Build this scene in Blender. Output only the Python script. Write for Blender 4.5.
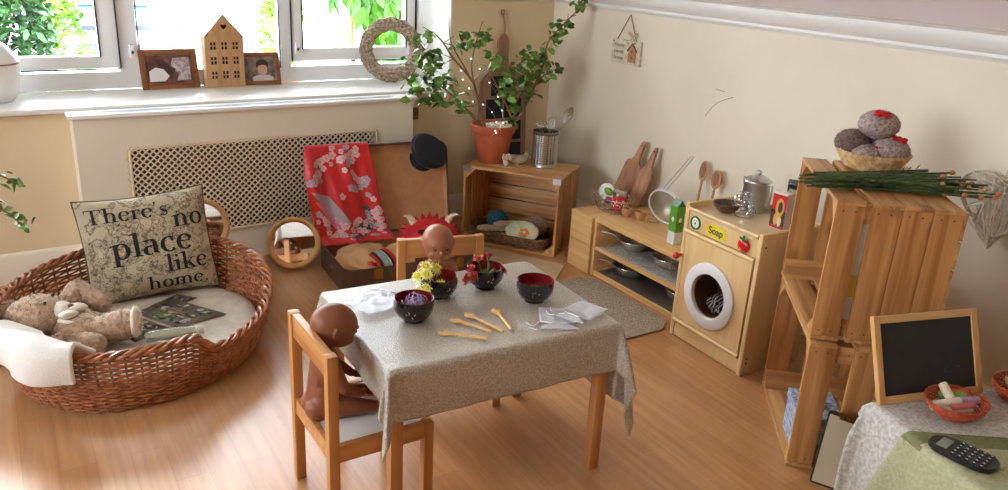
import bpy, bmesh, math, random
from mathutils import Vector, Matrix, Euler, noise
for o in list(bpy.data.objects): bpy.data.objects.remove(o)
SC = bpy.context.scene
COL = SC.collection
R3 = math.radians
# ------------------------------------------------------------------ camera
cam_d = bpy.data.cameras.new('camera'); cam = bpy.data.objects.new('camera', cam_d); COL.objects.link(cam)
_dn = Vector((-125, 2188, 800)).normalized()
_up = -_dn
_vr = Vector((-534, -330, 800)); _y = (_vr - _up*_up.dot(_vr)).normalized()
_x = _y.cross(_up)
# rows of the camera->world rotation
cx = Vector((_x[0], _y[0], _up[0])); cy = Vector((_x[1], _y[1], _up[1])); cz = Vector((_x[2], _y[2], _up[2]))
M = Matrix.Identity(4)
for i in range(3):
    M[i][0] = cx[i]; M[i][1] = -cy[i]; M[i][2] = -cz[i]
M[2][3] = 1.55
cam.matrix_world = M
cam_d.sensor_fit = 'HORIZONTAL'; cam_d.sensor_width = 36; cam_d.lens = 36*800/1008
cam_d.clip_start = .05; cam_d.clip_end = 200
SC.camera = cam
# ------------------------------------------------------------------ light
w = bpy.data.worlds.new('sky'); SC.world = w; w.use_nodes = True
bg = w.node_tree.nodes['Background']
bg.inputs[0].default_value = (.80, .90, 1, 1); bg.inputs[1].default_value = 13
sd = bpy.data.lights.new('sun', 'SUN'); sd.energy = 1.3; sd.angle = R3(16); sd.color = (1, .95, .86)
sun = bpy.data.objects.new('sun', sd); COL.objects.link(sun)
sun.rotation_euler = Vector((.18, -1.0, -.62)).to_track_quat('-Z', 'Y').to_euler()
sun.location = (0, 8, 6)
def portal(name, loc, direction, sx, sy):
    d = bpy.data.lights.new(name, 'AREA'); d.shape = 'RECTANGLE'; d.size = sx; d.size_y = sy
    d.cycles.is_portal = True
    o = bpy.data.objects.new(name, d); COL.objects.link(o); o.location = loc
    o.rotation_euler = Vector(direction).to_track_quat('-Z', 'Z').to_euler()
SC.view_settings.view_transform = 'Standard'; SC.view_settings.look = 'None'
SC.view_settings.exposure = 0.22; SC.view_settings.gamma = 1.0; SC.view_settings.use_curve_mapping = False
# ------------------------------------------------------------------ materials
def lin(c):
    return tuple((v/12.92 if v <= .04045 else ((v+.055)/1.055)**2.4) for v in (k/255 for k in c)) + (1,)
def mat(name, rgb, rough=.6, metal=0, bump=0, bscale=80, spec=.5, trans=0, alpha=1, coat=0, sheen=0, vary=0, vscale=20, rgb2=None):
    m = bpy.data.materials.new(name); m.use_nodes = True; nt = m.node_tree; N = nt.nodes; L = nt.links
    b = N['Principled BSDF']; b.inputs['Base Color'].default_value = lin(rgb); b.inputs['Roughness'].default_value = rough
    b.inputs['Metallic'].default_value = metal; b.inputs['Specular IOR Level'].default_value = spec
    b.inputs['Transmission Weight'].default_value = trans; b.inputs['Alpha'].default_value = alpha
    b.inputs['Coat Weight'].default_value = coat; b.inputs['Sheen Weight'].default_value = sheen
    tc = N.new('ShaderNodeTexCoord')
    if bump:
        n = N.new('ShaderNodeTexNoise'); n.inputs['Scale'].default_value = bscale; n.inputs['Detail'].default_value = 3
        L.new(tc.outputs['Object'], n.inputs['Vector'])
        bp = N.new('ShaderNodeBump'); bp.inputs['Strength'].default_value = bump; bp.inputs['Distance'].default_value = .004
        L.new(n.outputs['Fac'], bp.inputs['Height']); L.new(bp.outputs['Normal'], b.inputs['Normal'])
    if vary or rgb2:
        n = N.new('ShaderNodeTexNoise'); n.inputs['Scale'].default_value = vscale; n.inputs['Detail'].default_value = 4
        L.new(tc.outputs['Object'], n.inputs['Vector'])
        r = N.new('ShaderNodeValToRGB'); r.color_ramp.elements[0].position = .35; r.color_ramp.elements[1].position = .65
        c2 = rgb2 if rgb2 else tuple(max(0, v*(1-vary)) for v in rgb)
        r.color_ramp.elements[0].color = lin(c2); r.color_ramp.elements[1].color = lin(rgb)
        L.new(n.outputs['Fac'], r.inputs['Fac']); L.new(r.outputs['Color'], b.inputs['Base Color'])
    return m
def wood(name, c1, c2, axis='x', rough=.45, scale=30, knots=True, bump=.15):
    """long grain along the given object axis"""
    m = bpy.data.materials.new(name); m.use_nodes = True; nt = m.node_tree; N = nt.nodes; L = nt.links
    b = N['Principled BSDF']; b.inputs['Roughness'].default_value = rough; b.inputs['Specular IOR Level'].default_value = .4
    tc = N.new('ShaderNodeTexCoord'); mp = N.new('ShaderNodeMapping')
    s = {'x': (.06, 1, 1), 'y': (1, .06, 1), 'z': (1, 1, .06)}[axis]
    mp.inputs['Scale'].default_value = s
    oi = N.new('ShaderNodeObjectInfo')
    ad = N.new('ShaderNodeVectorMath'); ad.operation = 'ADD'
    L.new(tc.outputs['Object'], ad.inputs[0])
    mu = N.new('ShaderNodeMath'); mu.operation = 'MULTIPLY'; mu.inputs[1].default_value = 7.3
    L.new(oi.outputs['Random'], mu.inputs[0]); L.new(mu.outputs[0], ad.inputs[1])
    L.new(ad.outputs[0], mp.inputs['Vector'])
    n = N.new('ShaderNodeTexNoise'); n.inputs['Scale'].default_value = scale; n.inputs['Detail'].default_value = 6; n.inputs['Distortion'].default_value = .6
    L.new(mp.outputs[0], n.inputs['Vector'])
    r = N.new('ShaderNodeValToRGB'); r.color_ramp.elements[0].position = .32; r.color_ramp.elements[1].position = .66
    r.color_ramp.elements[0].color = lin(c2); r.color_ramp.elements[1].color = lin(c1)
    L.new(n.outputs['Fac'], r.inputs['Fac']); col = r.outputs['Color']
    if knots:
        v = N.new('ShaderNodeTexVoronoi'); v.inputs['Scale'].default_value = 6.5
        mp2 = N.new('ShaderNodeMapping'); mp2.inputs['Scale'].default_value = {'x': (.6, 1, 1), 'y': (1, .6, 1), 'z': (1, 1, .6)}[axis]
        L.new(ad.outputs[0], mp2.inputs[0]); L.new(mp2.outputs[0], v.inputs['Vector'])
        k = N.new('ShaderNodeValToRGB'); k.color_ramp.elements[0].position = .06; k.color_ramp.elements[1].position = .19
        k.color_ramp.elements[0].color = (.25, .18, .12, 1); k.color_ramp.elements[1].color = (1, 1, 1, 1)
        L.new(v.outputs['Distance'], k.inputs['Fac'])
        mx = N.new('ShaderNodeMix'); mx.data_type = 'RGBA'; mx.blend_type = 'MULTIPLY'; mx.inputs[0].default_value = .8
        L.new(col, mx.inputs[6]); L.new(k.outputs['Color'], mx.inputs[7]); col = mx.outputs[2]
    L.new(col, b.inputs['Base Color'])
    bp = N.new('ShaderNodeBump'); bp.inputs['Strength'].default_value = bump; bp.inputs['Distance'].default_value = .002
    L.new(n.outputs['Fac'], bp.inputs['Height']); L.new(bp.outputs['Normal'], b.inputs['Normal'])
    return m
MT = {}
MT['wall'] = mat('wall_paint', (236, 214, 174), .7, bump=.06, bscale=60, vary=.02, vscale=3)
MT['far_wall'] = mat('tan_far_wall', (176, 140, 104), .8)
MT['wall_r'] = mat('wall_paint_lit', (236, 224, 202), .7, bump=.06, bscale=60, vary=.02, vscale=3)  # same wall paint, lightened where the right wall catches more light
MT['upper_wall'] = mat('upper_wall_paint', (196, 176, 170), .7)
MT['white'] = mat('white_gloss_paint', (240, 238, 232), .35)
MT['cream_paint'] = mat('cream_gloss_paint', (240, 228, 206), .4)
MT['pvc'] = mat('white_window_plastic', (250, 251, 252), .25)
MT['rubber'] = mat('black_rubber', (25, 25, 28), .6)
MT['dark'] = mat('black_plastic', (22, 22, 24), .35)
MT['steel'] = mat('brushed_steel', (190, 188, 184), .28, metal=1)
MT['chrome'] = mat('polished_steel', (205, 205, 205), .12, metal=1)
MT['brass'] = mat('dull_brass', (170, 135, 80), .35, metal=1)
MT['pine_x'] = wood('pine_along_x', (216, 166, 110), (168, 112, 62), 'x')
MT['pine_y'] = wood('pine_along_y', (216, 166, 110), (168, 112, 62), 'y')
MT['pine_z'] = wood('pine_along_z', (210, 154, 96), (158, 100, 52), 'z')
MT['birch_x'] = wood('birch_x', (226, 184, 128), (210, 160, 100), 'x', knots=False)
MT['birch_y'] = wood('birch_y', (226, 184, 128), (210, 160, 100), 'y', knots=False)
MT['birch_z'] = wood('birch_z', (222, 176, 118), (206, 154, 94), 'z', knots=False)
MT['ply'] = wood('light_ply', (232, 200, 148), (220, 180, 124), 'z', knots=False, rough=.35, scale=14)
MT['plytop'] = wood('light_ply_top', (226, 204, 164), (214, 186, 140), 'x', knots=False, rough=.3, scale=14)
MT['orange_pine'] = wood('honey_pine', (204, 146, 88), (178, 116, 62), 'z', knots=False, rough=.4)
MT['orange_pine_x'] = wood('honey_pine_x', (204, 146, 88), (178, 116, 62), 'x', knots=False, rough=.4)
MT['orange_pine_y'] = wood('honey_pine_y', (204, 146, 88), (178, 116, 62), 'y', knots=False, rough=.4)
MT['beech'] = wood('beech', (200, 152, 112), (176, 126, 88), 'z', knots=False)
MT['dark_wood'] = wood('dark_wood', (110, 74, 48), (76, 48, 30), 'x', knots=False)
MT['leaf'] = mat('leaf_green', (132, 178, 78), .4, vary=.45, vscale=18)
MT['leaf'].node_tree.nodes['Principled BSDF'].inputs['Subsurface Weight'].default_value = 0
MT['stem'] = mat('stem_brown', (150, 110, 76), .7, bump=.4)
MT['terracotta'] = mat('terracotta', (196, 98, 58), .75, bump=.1, bscale=120, vary=.12, vscale=12)
MT['skin'] = mat('brown_doll_vinyl', (140, 84, 56), .42, spec=.35)
MT['skin2'] = mat('light_brown_doll_vinyl', (158, 98, 68), .42, spec=.35)
MT['red'] = mat('red_cloth', (196, 26, 30), .75, bump=.2)
MT['glass'] = None
def glass():
    m = bpy.data.materials.new('clear_glass'); m.use_nodes = True; nt = m.node_tree; N = nt.nodes; L = nt.links
    N.remove(N['Principled BSDF'])
    t = N.new('ShaderNodeBsdfTransparent'); g = N.new('ShaderNodeBsdfGlossy'); g.inputs['Roughness'].default_value = .02
    f = N.new('ShaderNodeFresnel'); f.inputs['IOR'].default_value = 1.4
    x = N.new('ShaderNodeMixShader'); L.new(f.outputs[0], x.inputs[0]); L.new(t.outputs[0], x.inputs[1]); L.new(g.outputs[0], x.inputs[2])
    L.new(x.outputs[0], N['Material Output'].inputs['Surface'])
    return m
MT['glass'] = glass()
# ------------------------------------------------------------------ mesh builder
def TR(loc=(0, 0, 0), rot=(0, 0, 0), sc=(1, 1, 1)):
    return Matrix.Translation(loc) @ Euler(rot).to_matrix().to_4x4() @ Matrix.Diagonal((*sc, 1))
class MB:
    def __init__(s): s.bm = bmesh.new(); s.mi = 0
    def _fin(s, vs, fs):
        for f in fs: f.material_index = s.mi; f.smooth = True
    def raw(s, verts, faces, M=None):
        vs = [s.bm.verts.new((M @ Vector(v)) if M is not None else v) for v in verts]; out = []
        for f in faces:
            try: out.append(s.bm.faces.new([vs[i] for i in f]))
            except ValueError: pass
        s._fin(vs, out); return vs, out
    def box(s, a, b, M=None, bev=0.0):
        """box from corner a to corner b"""
        x0, y0, z0 = a; x1, y1, z1 = b
        v = [(x0, y0, z0), (x1, y0, z0), (x1, y1, z0), (x0, y1, z0), (x0, y0, z1), (x1, y0, z1), (x1, y1, z1), (x0, y1, z1)]
        vs, fs = s.raw(v, [(0, 3, 2, 1), (4, 5, 6, 7), (0, 1, 5, 4), (1, 2, 6, 5), (2, 3, 7, 6), (3, 0, 4, 7)], M)
        if bev:
            es = list({e for f in fs for e in f.edges})
            r = bmesh.ops.bevel(s.bm, geom=es, offset=bev, segments=2, profile=.6, affect='EDGES')
            s._fin([], r['faces'])
    def cbox(s, c, d, M=None, bev=0.0):
        s.box(tuple(c[i]-d[i]/2 for i in range(3)), tuple(c[i]+d[i]/2 for i in range(3)), M, bev)
    def tube(s, pts, r, seg=8, closed=False, M=None, cap=True):
        P = [Vector(p) for p in pts]; n = len(P)
        rr = r if isinstance(r, (list, tuple)) else [r]*n
        rings = []; prev = None
        for i in range(n):
            if closed: t = P[(i+1) % n]-P[i-1]
            else: t = P[min(i+1, n-1)]-P[max(i-1, 0)]
            if t.length < 1e-9: t = Vector((0, 0, 1))
            t.normalize()
            if prev is None: a = Vector((0, 0, 1)) if abs(t.z) < .9 else Vector((1, 0, 0))
            else: a = prev
            u = (a - t*a.dot(t))
            if u.length < 1e-6: u = t.orthogonal()
            u.normalize(); prev = u; v = t.cross(u)
            ring = []
            for k in range(seg):
                q = P[i] + (u*math.cos(2*math.pi*k/seg)+v*math.sin(2*math.pi*k/seg))*rr[i]
                ring.append(s.bm.verts.new((M @ q) if M is not None else q))
            rings.append(ring)
        fs = []
        for i in range(n if closed else n-1):
            a, b = rings[i], rings[(i+1) % n]
            for k in range(seg):
                try: fs.append(s.bm.faces.new((a[k], a[(k+1) % seg], b[(k+1) % seg], b[k])))
                except ValueError: pass
        if cap and not closed:
            fs.append(s.bm.faces.new(rings[0][::-1])); fs.append(s.bm.faces.new(rings[-1]))
        s._fin([], fs)
    def lathe(s, prof, seg=32, M=None, squash=None):
        rings = []; fs = []
        for r, z in prof:
            if r < 1e-6: rings.append([s.bm.verts.new((M @ Vector((0, 0, z))) if M is not None else (0, 0, z))])
            else:
                ring = []
                for k in range(seg):
                    a = 2*math.pi*k/seg; q = Vector((r*math.cos(a), r*math.sin(a)*(squash or 1), z))
                    ring.append(s.bm.verts.new((M @ q) if M is not None else q))
                rings.append(ring)
        for a, b in zip(rings, rings[1:]):
            for k in range(seg):
                j = (k+1) % seg
                f = [a[k % len(a)], a[j % len(a)], b[j % len(b)], b[k % len(b)]]
                f2 = []
                for v in f:
                    if v not in f2: f2.append(v)
                if len(f2) > 2:
                    try: fs.append(s.bm.faces.new(f2))
                    except ValueError: pass
        s._fin([], fs)
    def blob(s, c, rad, M=None, sub=3, nz=0, nsc=10, rot=(0, 0, 0)):
        m = bmesh.new(); bmesh.ops.create_icosphere(m, subdivisions=sub, radius=1)
        T = TR(c, rot, rad if isinstance(rad, (tuple, list)) else (rad,)*3)
        if M is not None: T = M @ T
        m.verts.ensure_lookup_table(); ix = {}
        for v in m.verts:
            p = v.co.copy()
            if nz: p *= 1+nz*noise.noise(p*nsc)
            ix[v] = s.bm.verts.new(T @ p)
        fs = [s.bm.faces.new([ix[v] for v in f.verts]) for f in m.faces]
        s._fin([], fs); m.free()
    def prism(s, poly, z0, z1, M=None, bev=0):
        n = len(poly)
        v = [(x, y, z0) for x, y in poly]+[(x, y, z1) for x, y in poly]
        f = [tuple(range(n))[::-1], tuple(range(n, 2*n))]+[(i, (i+1) % n, n+(i+1) % n, n+i) for i in range(n)]
        vs, fs = s.raw(v, f, M)
        if bev:
            es = [e for e in {e for f in fs[:2] for e in f.edges}]
            r = bmesh.ops.bevel(s.bm, geom=es, offset=bev, segments=2, affect='EDGES'); s._fin([], r['faces'])
    def grid(s, fn, nu, nv, closed_u=False):
        vs = [[s.bm.verts.new(fn(i/nu, j/nv)) for j in range(nv+1)] for i in range(nu if closed_u else nu+1)]
        fs = []
        for i in range(nu):
            for j in range(nv):
                a = vs[i][j]; b = vs[(i+1) % len(vs)][j]; c = vs[(i+1) % len(vs)][j+1]; d = vs[i][j+1]
                try: fs.append(s.bm.faces.new((a, b, c, d)))
                except ValueError: pass
        s._fin([], fs); return vs
    def cap(s, M=None): pass
    def build(s, name, m, parent=None, loc=None, rz=0, sharp=38, normals=True, kind=None, label=None, flat=False):
        if normals: bmesh.ops.recalc_face_normals(s.bm, faces=s.bm.faces[:])
        if flat:
            for f in s.bm.faces: f.smooth = False
        for e in s.bm.edges:
            if len(e.link_faces) == 2 and e.calc_face_angle(0) > R3(sharp): e.smooth = False
        me = bpy.data.meshes.new(name); s.bm.to_mesh(me); s.bm.free()
        for x in (m if isinstance(m, (list, tuple)) else [m]): me.materials.append(MT[x] if isinstance(x, str) else x)
        o = bpy.data.objects.new(name, me); COL.objects.link(o)
        if parent is not None: o.parent = parent
        if loc is not None: o.location = loc
        if rz: o.rotation_euler = (0, 0, rz)
        if kind: o['kind'] = kind
        if label: o['label'] = label
        return o
def thing(name, label, cat, loc=(0, 0, 0), rz=0, group=None):
    o = bpy.data.objects.new(name, None); COL.objects.link(o); o.empty_display_size = .05
    o.location = loc; o.rotation_euler = (0, 0, rz); o['label'] = label; o['category'] = cat
    if group: o['group'] = group
    return o
def tag(o, label, cat, group=None, kind=None):
    o['label'] = label; o['category'] = cat
    if group: o['group'] = group
    if kind: o['kind'] = kind
    return o
def dup(root, loc=None, rot=None, label=None, group=None):
    r = root.copy(); COL.objects.link(r)
    if loc is not None: r.location = loc
    if rot is not None: r.rotation_euler = rot if isinstance(rot, (tuple, Euler)) else (0, 0, rot)
    if label: r['label'] = label
    if group: r['group'] = group
    for ch in list(root.children):
        c = ch.copy(); COL.objects.link(c); c.parent = r
        for g in ch.children:
            d = g.copy(); COL.objects.link(d); d.parent = c
    return r
def text_mesh(txt, size, depth=.0006, font_bold=False):
    """flat text in the xy plane, centred, as a bmesh-free mesh"""
    cu = bpy.data.curves.new('text', 'FONT'); cu.body = txt; cu.size = size; cu.extrude = depth
    cu.align_x = 'CENTER'; cu.align_y = 'CENTER'
    if font_bold: cu.offset = size*.012
    to = bpy.data.objects.new('text', cu); COL.objects.link(to)
    dg = bpy.context.evaluated_depsgraph_get()
    me = bpy.data.meshes.new_from_object(to.evaluated_get(dg)); bpy.data.objects.remove(to); bpy.data.curves.remove(cu)
    return me
def mod(o, typ, **k):
    m = o.modifiers.new(typ.lower(), typ)
    for a, b in k.items(): setattr(m, a, b)
    return m
def smooth_path(pts, n=8):
    P = [Vector(p) for p in pts]; out = []
    for i in range(len(P)-1):
        p0 = P[max(i-1, 0)]; p1 = P[i]; p2 = P[i+1]; p3 = P[min(i+2, len(P)-1)]
        for k in range(n):
            t = k/n; out.append(.5*((2*p1)+(-p0+p2)*t+(2*p0-5*p1+4*p2-p3)*t*t+(-p0+3*p1-3*p2+p3)*t**3))
    out.append(P[-1]); return out
# window wall frame: origin on the wall line below the left reference, x along the wall, y outwards (window side)
WA = math.atan2(.0355, .99937)
WO = Vector((2.95, 4.15, 0))
def W(u, off, z):
    """point on the window wall: u = world x on the wall face, off = outwards (+) or into the room (-)"""
    d = Vector((.99937, .0355, 0)); n = Vector((-.0355, .99937, 0))
    return WO + d*((u-2.95)/.99937) + n*off + Vector((0, 0, z))
WM = Matrix.Translation(WO) @ Matrix.Rotation(WA, 4, 'Z')       # local: x = u-2.95, y = off, z
# ------------------------------------------------------------------ shell
def floor_mat():
    m = bpy.data.materials.new('laminate_floor'); m.use_nodes = True; nt = m.node_tree; N = nt.nodes; L = nt.links
    b = N['Principled BSDF']; b.inputs['Roughness'].default_value = .30; b.inputs['Specular IOR Level'].default_value = .6
    tc = N.new('ShaderNodeTexCoord'); mp = N.new('ShaderNodeMapping'); mp.inputs['Rotation'].default_value = (0, 0, R3(90))
    L.new(tc.outputs['Object'], mp.inputs[0])
    br = N.new('ShaderNodeTexBrick'); br.inputs['Scale'].default_value = 1; br.offset = .37; br.offset_frequency = 2
    br.inputs['Brick Width'].default_value = .55; br.inputs['Row Height'].default_value = .098; br.inputs['Mortar Size'].default_value = .0008
    br.inputs['Color1'].default_value = lin((200, 150, 102)); br.inputs['Color2'].default_value = lin((188, 136, 88)); br.inputs['Mortar'].default_value = lin((168, 122, 82))
    L.new(mp.outputs[0], br.inputs['Vector'])
    mp2 = N.new('ShaderNodeMapping'); mp2.inputs['Scale'].default_value = (1, .05, 1); L.new(tc.outputs['Object'], mp2.inputs[0])
    n = N.new('ShaderNodeTexNoise'); n.inputs['Scale'].default_value = 45; n.inputs['Detail'].default_value = 5; n.inputs['Distortion'].default_value = .4
    L.new(mp2.outputs[0], n.inputs['Vector'])
    r = N.new('ShaderNodeValToRGB'); r.color_ramp.elements[0].position = .3; r.color_ramp.elements[1].position = .7
    r.color_ramp.elements[0].color = (.80, .74, .68, 1); r.color_ramp.elements[1].color = (1.06, 1.04, 1.02, 1)
    L.new(n.outputs['Fac'], r.inputs['Fac'])
    mx = N.new('ShaderNodeMix'); mx.data_type = 'RGBA'; mx.blend_type = 'MULTIPLY'; mx.inputs[0].default_value = 1
    L.new(br.outputs['Color'], mx.inputs[6]); L.new(r.outputs['Color'], mx.inputs[7]); L.new(mx.outputs[2], b.inputs['Base Color'])
    bp = N.new('ShaderNodeBump'); bp.inputs['Strength'].default_value = .08; bp.inputs['Distance'].default_value = .002
    L.new(n.outputs['Fac'], bp.inputs['Height']); L.new(bp.outputs['Normal'], b.inputs['Normal'])
    return m
MT['floor'] = floor_mat()
def struct(name, b, m, **k): return b.build(name, m, kind='structure', **k)
XL, XR, YB = -3.2, 2.95, -1.6
b = MB(); b.box((XL-.1, YB-.1, -.12), (XR+.1, 4.6, 0)); struct('floor', b, 'floor')
b = MB(); b.box((XL-.1, YB-.1, 2.5), (XR+.1, 4.7, 2.6)); struct('ceiling', b, 'white')
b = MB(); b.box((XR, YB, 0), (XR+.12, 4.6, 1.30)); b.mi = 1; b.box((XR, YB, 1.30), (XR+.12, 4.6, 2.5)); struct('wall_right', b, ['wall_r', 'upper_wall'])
b = MB(); b.box((XL, YB-.12, 0), (XR, YB, 2.5)); struct('wall_front', b, 'far_wall')
# far left wall with an unseen window added to brighten the right wall
LY0, LY1, LZ0, LZ1 = .5, 3.2, .9, 2.3
b = MB(); b.box((XL-.12, YB, 0), (XL, LY0, 2.5)); b.box((XL-.12, LY1, 0), (XL, 4.6, 2.5)); b.box((XL-.12, LY0, 0), (XL, LY1, LZ0)); b.box((XL-.12, LY0, LZ1), (XL, LY1, 2.5))
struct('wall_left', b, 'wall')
b = MB()
for y in (LY0, (LY0+LY1)/2-.03, LY1-.06): b.box((XL-.09, y, LZ0), (XL-.03, y+.06, LZ1))
for z in (LZ0, LZ1-.06): b.box((XL-.089, LY0, z), (XL-.031, LY1, z+.06))
lw = struct('added_window_2', b, 'pvc')
b = MB(); b.box((XL-.062, LY0+.02, LZ0+.02), (XL-.058, LY1-.02, LZ1-.02)); b.build('glass_pane', 'glass', lw)
portal('sky_portal_left', (XL-.15, 1.85, 1.6), (1, 0, 0), 2.7, 1.4)
# window wall: local x = u-2.95
def wl(u): return (u-2.95)/.99937
OX0, OX1, OZ0, OZ1 = wl(-2.9), wl(2.23), .78, 2.05
b = MB()
b.box((wl(XL), 0, 0), (OX0, .46, 2.5), WM); b.box((OX1, 0, 0), (0, .46, 2.5), WM)
b.box((OX0, 0, 0), (OX1, .46, OZ0-.002), WM); b.box((OX0, 0, OZ1), (OX1, .46, 2.5), WM)
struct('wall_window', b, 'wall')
# white reveal lining
b = MB(); b.box((OX1-.008, .002, OZ0), (OX1+.0, .40, OZ1), WM); b.box((OX0, .002, OZ0), (OX0+.008, .40, OZ1), WM); b.box((OX0, .002, OZ1-.008), (OX1, .4, OZ1), WM)
struct('trim_1', b, 'white')
# sill board
b = MB(); b.box((OX0-.03, -.045, .775), (OX1-.0, .40, .80), WM, bev=.008)
struct('window_sill', b, 'white')
# window frame
b = MB()
fu = [(-2.9, -2.81), (-1.90, -1.81), (-.95, -.87), (.55, .64), (1.375, 1.43), (2.215, 2.30)]
for a, c in fu: b.box((wl(a), .40, .80), (min(wl(c), OX1), .47, OZ1), WM)
for (a, c), z0, z1 in (((-2.9, 2.30), .80, .885), ((-2.9, 2.30), OZ1-.07, OZ1)): b.box((wl(a), .401, z0), (min(wl(c), OX1), .469, z1), WM)
b.mi = 1
for a in (.54, 1.378): pass
win = struct('window_1', b, ['pvc', 'rubber'])
def sash(u0, u1, st, zb, zg):
    s = MB()
    s.box((wl(u0), .385, zb), (wl(u0+st), .45, OZ1-.06), WM, bev=.006); s.box((wl(u1-st), .385, zb), (wl(u1), .45, OZ1-.06), WM, bev=.006)
    s.box((wl(u0), .386, zb), (wl(u1), .449, zg), WM, bev=.006); s.box((wl(u0), .386, OZ1-.13), (wl(u1), .449, OZ1-.06), WM, bev=.006)
    o = s.build('window_sash', 'pvc', win)
    g = MB()
    for x in (u0+st, u1-st): g.box((wl(x)-.003, .380, zg-.002), (wl(x)+.003, .387, OZ1-.13), WM)
    for x in (u0-.005, u1+.001): g.box((wl(x), .378, zb), (wl(x)+.004, .392, OZ1-.06), WM)
    g.box((wl(u0), .380, zb-.006), (wl(u1), .39, zb-.001), WM)
    g.build('window_seal', 'rubber', o)
    p = MB(); p.box((wl(u0+st), .416, zg), (wl(u1-st), .420, OZ1-.12), WM); p.build('glass_pane', 'glass', o)
    return o
for ga, gb in ((-2.81, -1.90), (-1.81, -.95)):
    p = MB(); p.box((wl(ga), .43, .885), (wl(gb), .434, OZ1-.07), WM); p.build('glass_pane', 'glass', win)
s1 = sash(-.86, .548, .085, .905, .965); s3 = sash(1.435, 2.20, .06, .915, .985)
p = MB(); p.box((wl(.64), .43, .885), (wl(1.375), .434, OZ1-.07), WM); p.build('glass_pane', 'glass', win)
p = MB()
for x in (.645, 1.368): p.box((wl(x)-.003, .395, .88), (wl(x)+.003, .402, OZ1-.07), WM)
p.build('window_seal', 'rubber', win)
for uu in (.605, 1.455):
    h = MB(); h.box((wl(uu)-.012, .35, .955), (wl(uu)+.012, .386, 1.02), WM, bev=.004); h.mi = 1
    h.blob((wl(uu), .348, .985), (.006, .003, .01), WM, 2); h.build('window_handle', ['pvc', 'dark'], win)
portal('sky_portal', W(-.33, .50, 1.42), (0.0355, -1, 0), 5.2, 1.25)
# dado rail on the right wall
b = MB()
prof = [(0, 1.285), (.012, 1.287), (.016, 1.296), (.022, 1.300), (.022, 1.312), (.03, 1.318), (.045, 1.335), (.055, 1.352), (.06, 1.365), (.06, 1.378), (.045, 1.384), (.02, 1.388), (0, 1.39)]
n = len(prof); vs = []
for y in (YB, 4.14): vs += [(XR-r, y, z) for r, z in prof]
b.raw(vs, [(i, i+1, n+i+1, n+i) for i in range(n-1)]+[tuple(range(n)), tuple(range(2*n-1, n-1, -1))])
struct('trim_2', b, 'white')
b = MB(); vs = []
for u in (2.262, 2.95): vs += [tuple(W(u, -r, z)) for r, z in prof]
b.raw(vs, [(i, i+1, n+i+1, n+i) for i in range(n-1)]+[tuple(range(n)), tuple(range(2*n-1, n-1, -1))])
struct('trim_3', b, 'cream_paint')
# skirting
sk = [(0, 0), (.018, 0), (.018, .11), (.013, .118), (.012, .128), (.006, .14), (0, .145)]
n = len(sk)
b = MB(); vs = []
for y in (YB, 4.14): vs += [(XR-r, y, z) for r, z in sk]
b.raw(vs, [(i, i+1, n+i+1, n+i) for i in range(n-1)]+[tuple(range(n)), tuple(range(2*n-1, n-1, -1))]); struct('baseboard_right', b, 'cream_paint')
b = MB()
for u0, u1 in ((XL, .252), (1.915, 2.95)):
    vs = []
    for u in (u0, u1): vs += [tuple(W(u, -r, z)) for r, z in sk]
    b.raw(vs, [(i, i+1, n+i+1, n+i) for i in range(n-1)]+[tuple(range(n)), tuple(range(2*n-1, n-1, -1))])
struct('baseboard_window', b, 'cream_paint')
# ------------------------------------------------------------------ outside
MT['grass'] = mat('bright_paving', (225, 222, 212), .8)
b = MB(); b.box((-30, 4.9, -1.3), (40, 60, -1.2)); struct('ground', b, 'grass')
MT['bush'] = mat('hedge_leaf', (70, 118, 62), .45, rgb2=(30, 62, 36), vscale=7)
MT['bush2'] = mat('yellow_green_leaf', (150, 190, 60), .45, rgb2=(64, 116, 30), vscale=5)  # yellow-green leaf colour with darker green mottling
MT['bigleaf'] = mat('broad_leaf', (92, 158, 40), .35, rgb2=(36, 92, 22), vscale=4)
def leafy(rng, blobs, n, size, asp=.5):
    """leaf quads over ellipsoid shells"""
    s = MB()
    for i in range(n):
        c, r = rng.choice(blobs)
        d = Vector((rng.gauss(0, 1), rng.gauss(0, 1), rng.gauss(0, 1))).normalized()
        p = Vector(c)+Vector((d.x*r[0], d.y*r[1], d.z*r[2]))*rng.uniform(.65, 1.02)
        L_ = size*rng.uniform(.6, 1.3)
        q = Euler((rng.uniform(-1, 1), rng.uniform(-1, 1), rng.uniform(0, 6.3))).to_matrix()
        a = q @ Vector((L_, 0, 0)); e = q @ Vector((0, L_*asp, 0)); nn = q @ Vector((0, 0, L_*.18))
        s.raw([p-a, p-a*.2+e*.9+nn, p+a*.55+e*.6, p+a, p+a*.55-e*.6, p-a*.2-e*.9+nn], [(0, 1, 5), (1, 2, 4, 5), (2, 3, 4)])
    return s
rg = random.Random(3)
t = thing('garden_bush', 'dense green bush in the garden behind the left window pane', 'bush', (-.2, 7.2, -1.2))
s = leafy(rg, [((-.1, .1, 2.2), (.5, .4, .6)), ((.3, .3, 1.9), (.35, .35, .75)), ((-.5, .3, 2.1), (.5, .4, .8)), ((0, 0, 1.3), (.6, .45, .7)), ((.1, .1, 2.6), (.45, .4, .4))], 13000, .045)
s.build('foliage', 'bush', t, normals=False)
s = MB(); s.tube(smooth_path([(0, .1, 0), (.05, .1, .7), (-.1, .15, 1.4)]), .05); s.tube([(0, .1, .3), (.3, .2, 1.2)], .03); s.build('trunk', 'stem', t)
t = thing('yellow_shrub', 'yellow-green shrub right of the dense garden bush', 'bush', (.52, 7.8, -1.2))
s = leafy(rg, [((0, 0, 1.7), (.22, .3, .6)), ((.0, .1, .9), (.25, .3, .6)), ((-.1, 0, 2.3), (.25, .3, .5))], 2600, .035)
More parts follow.
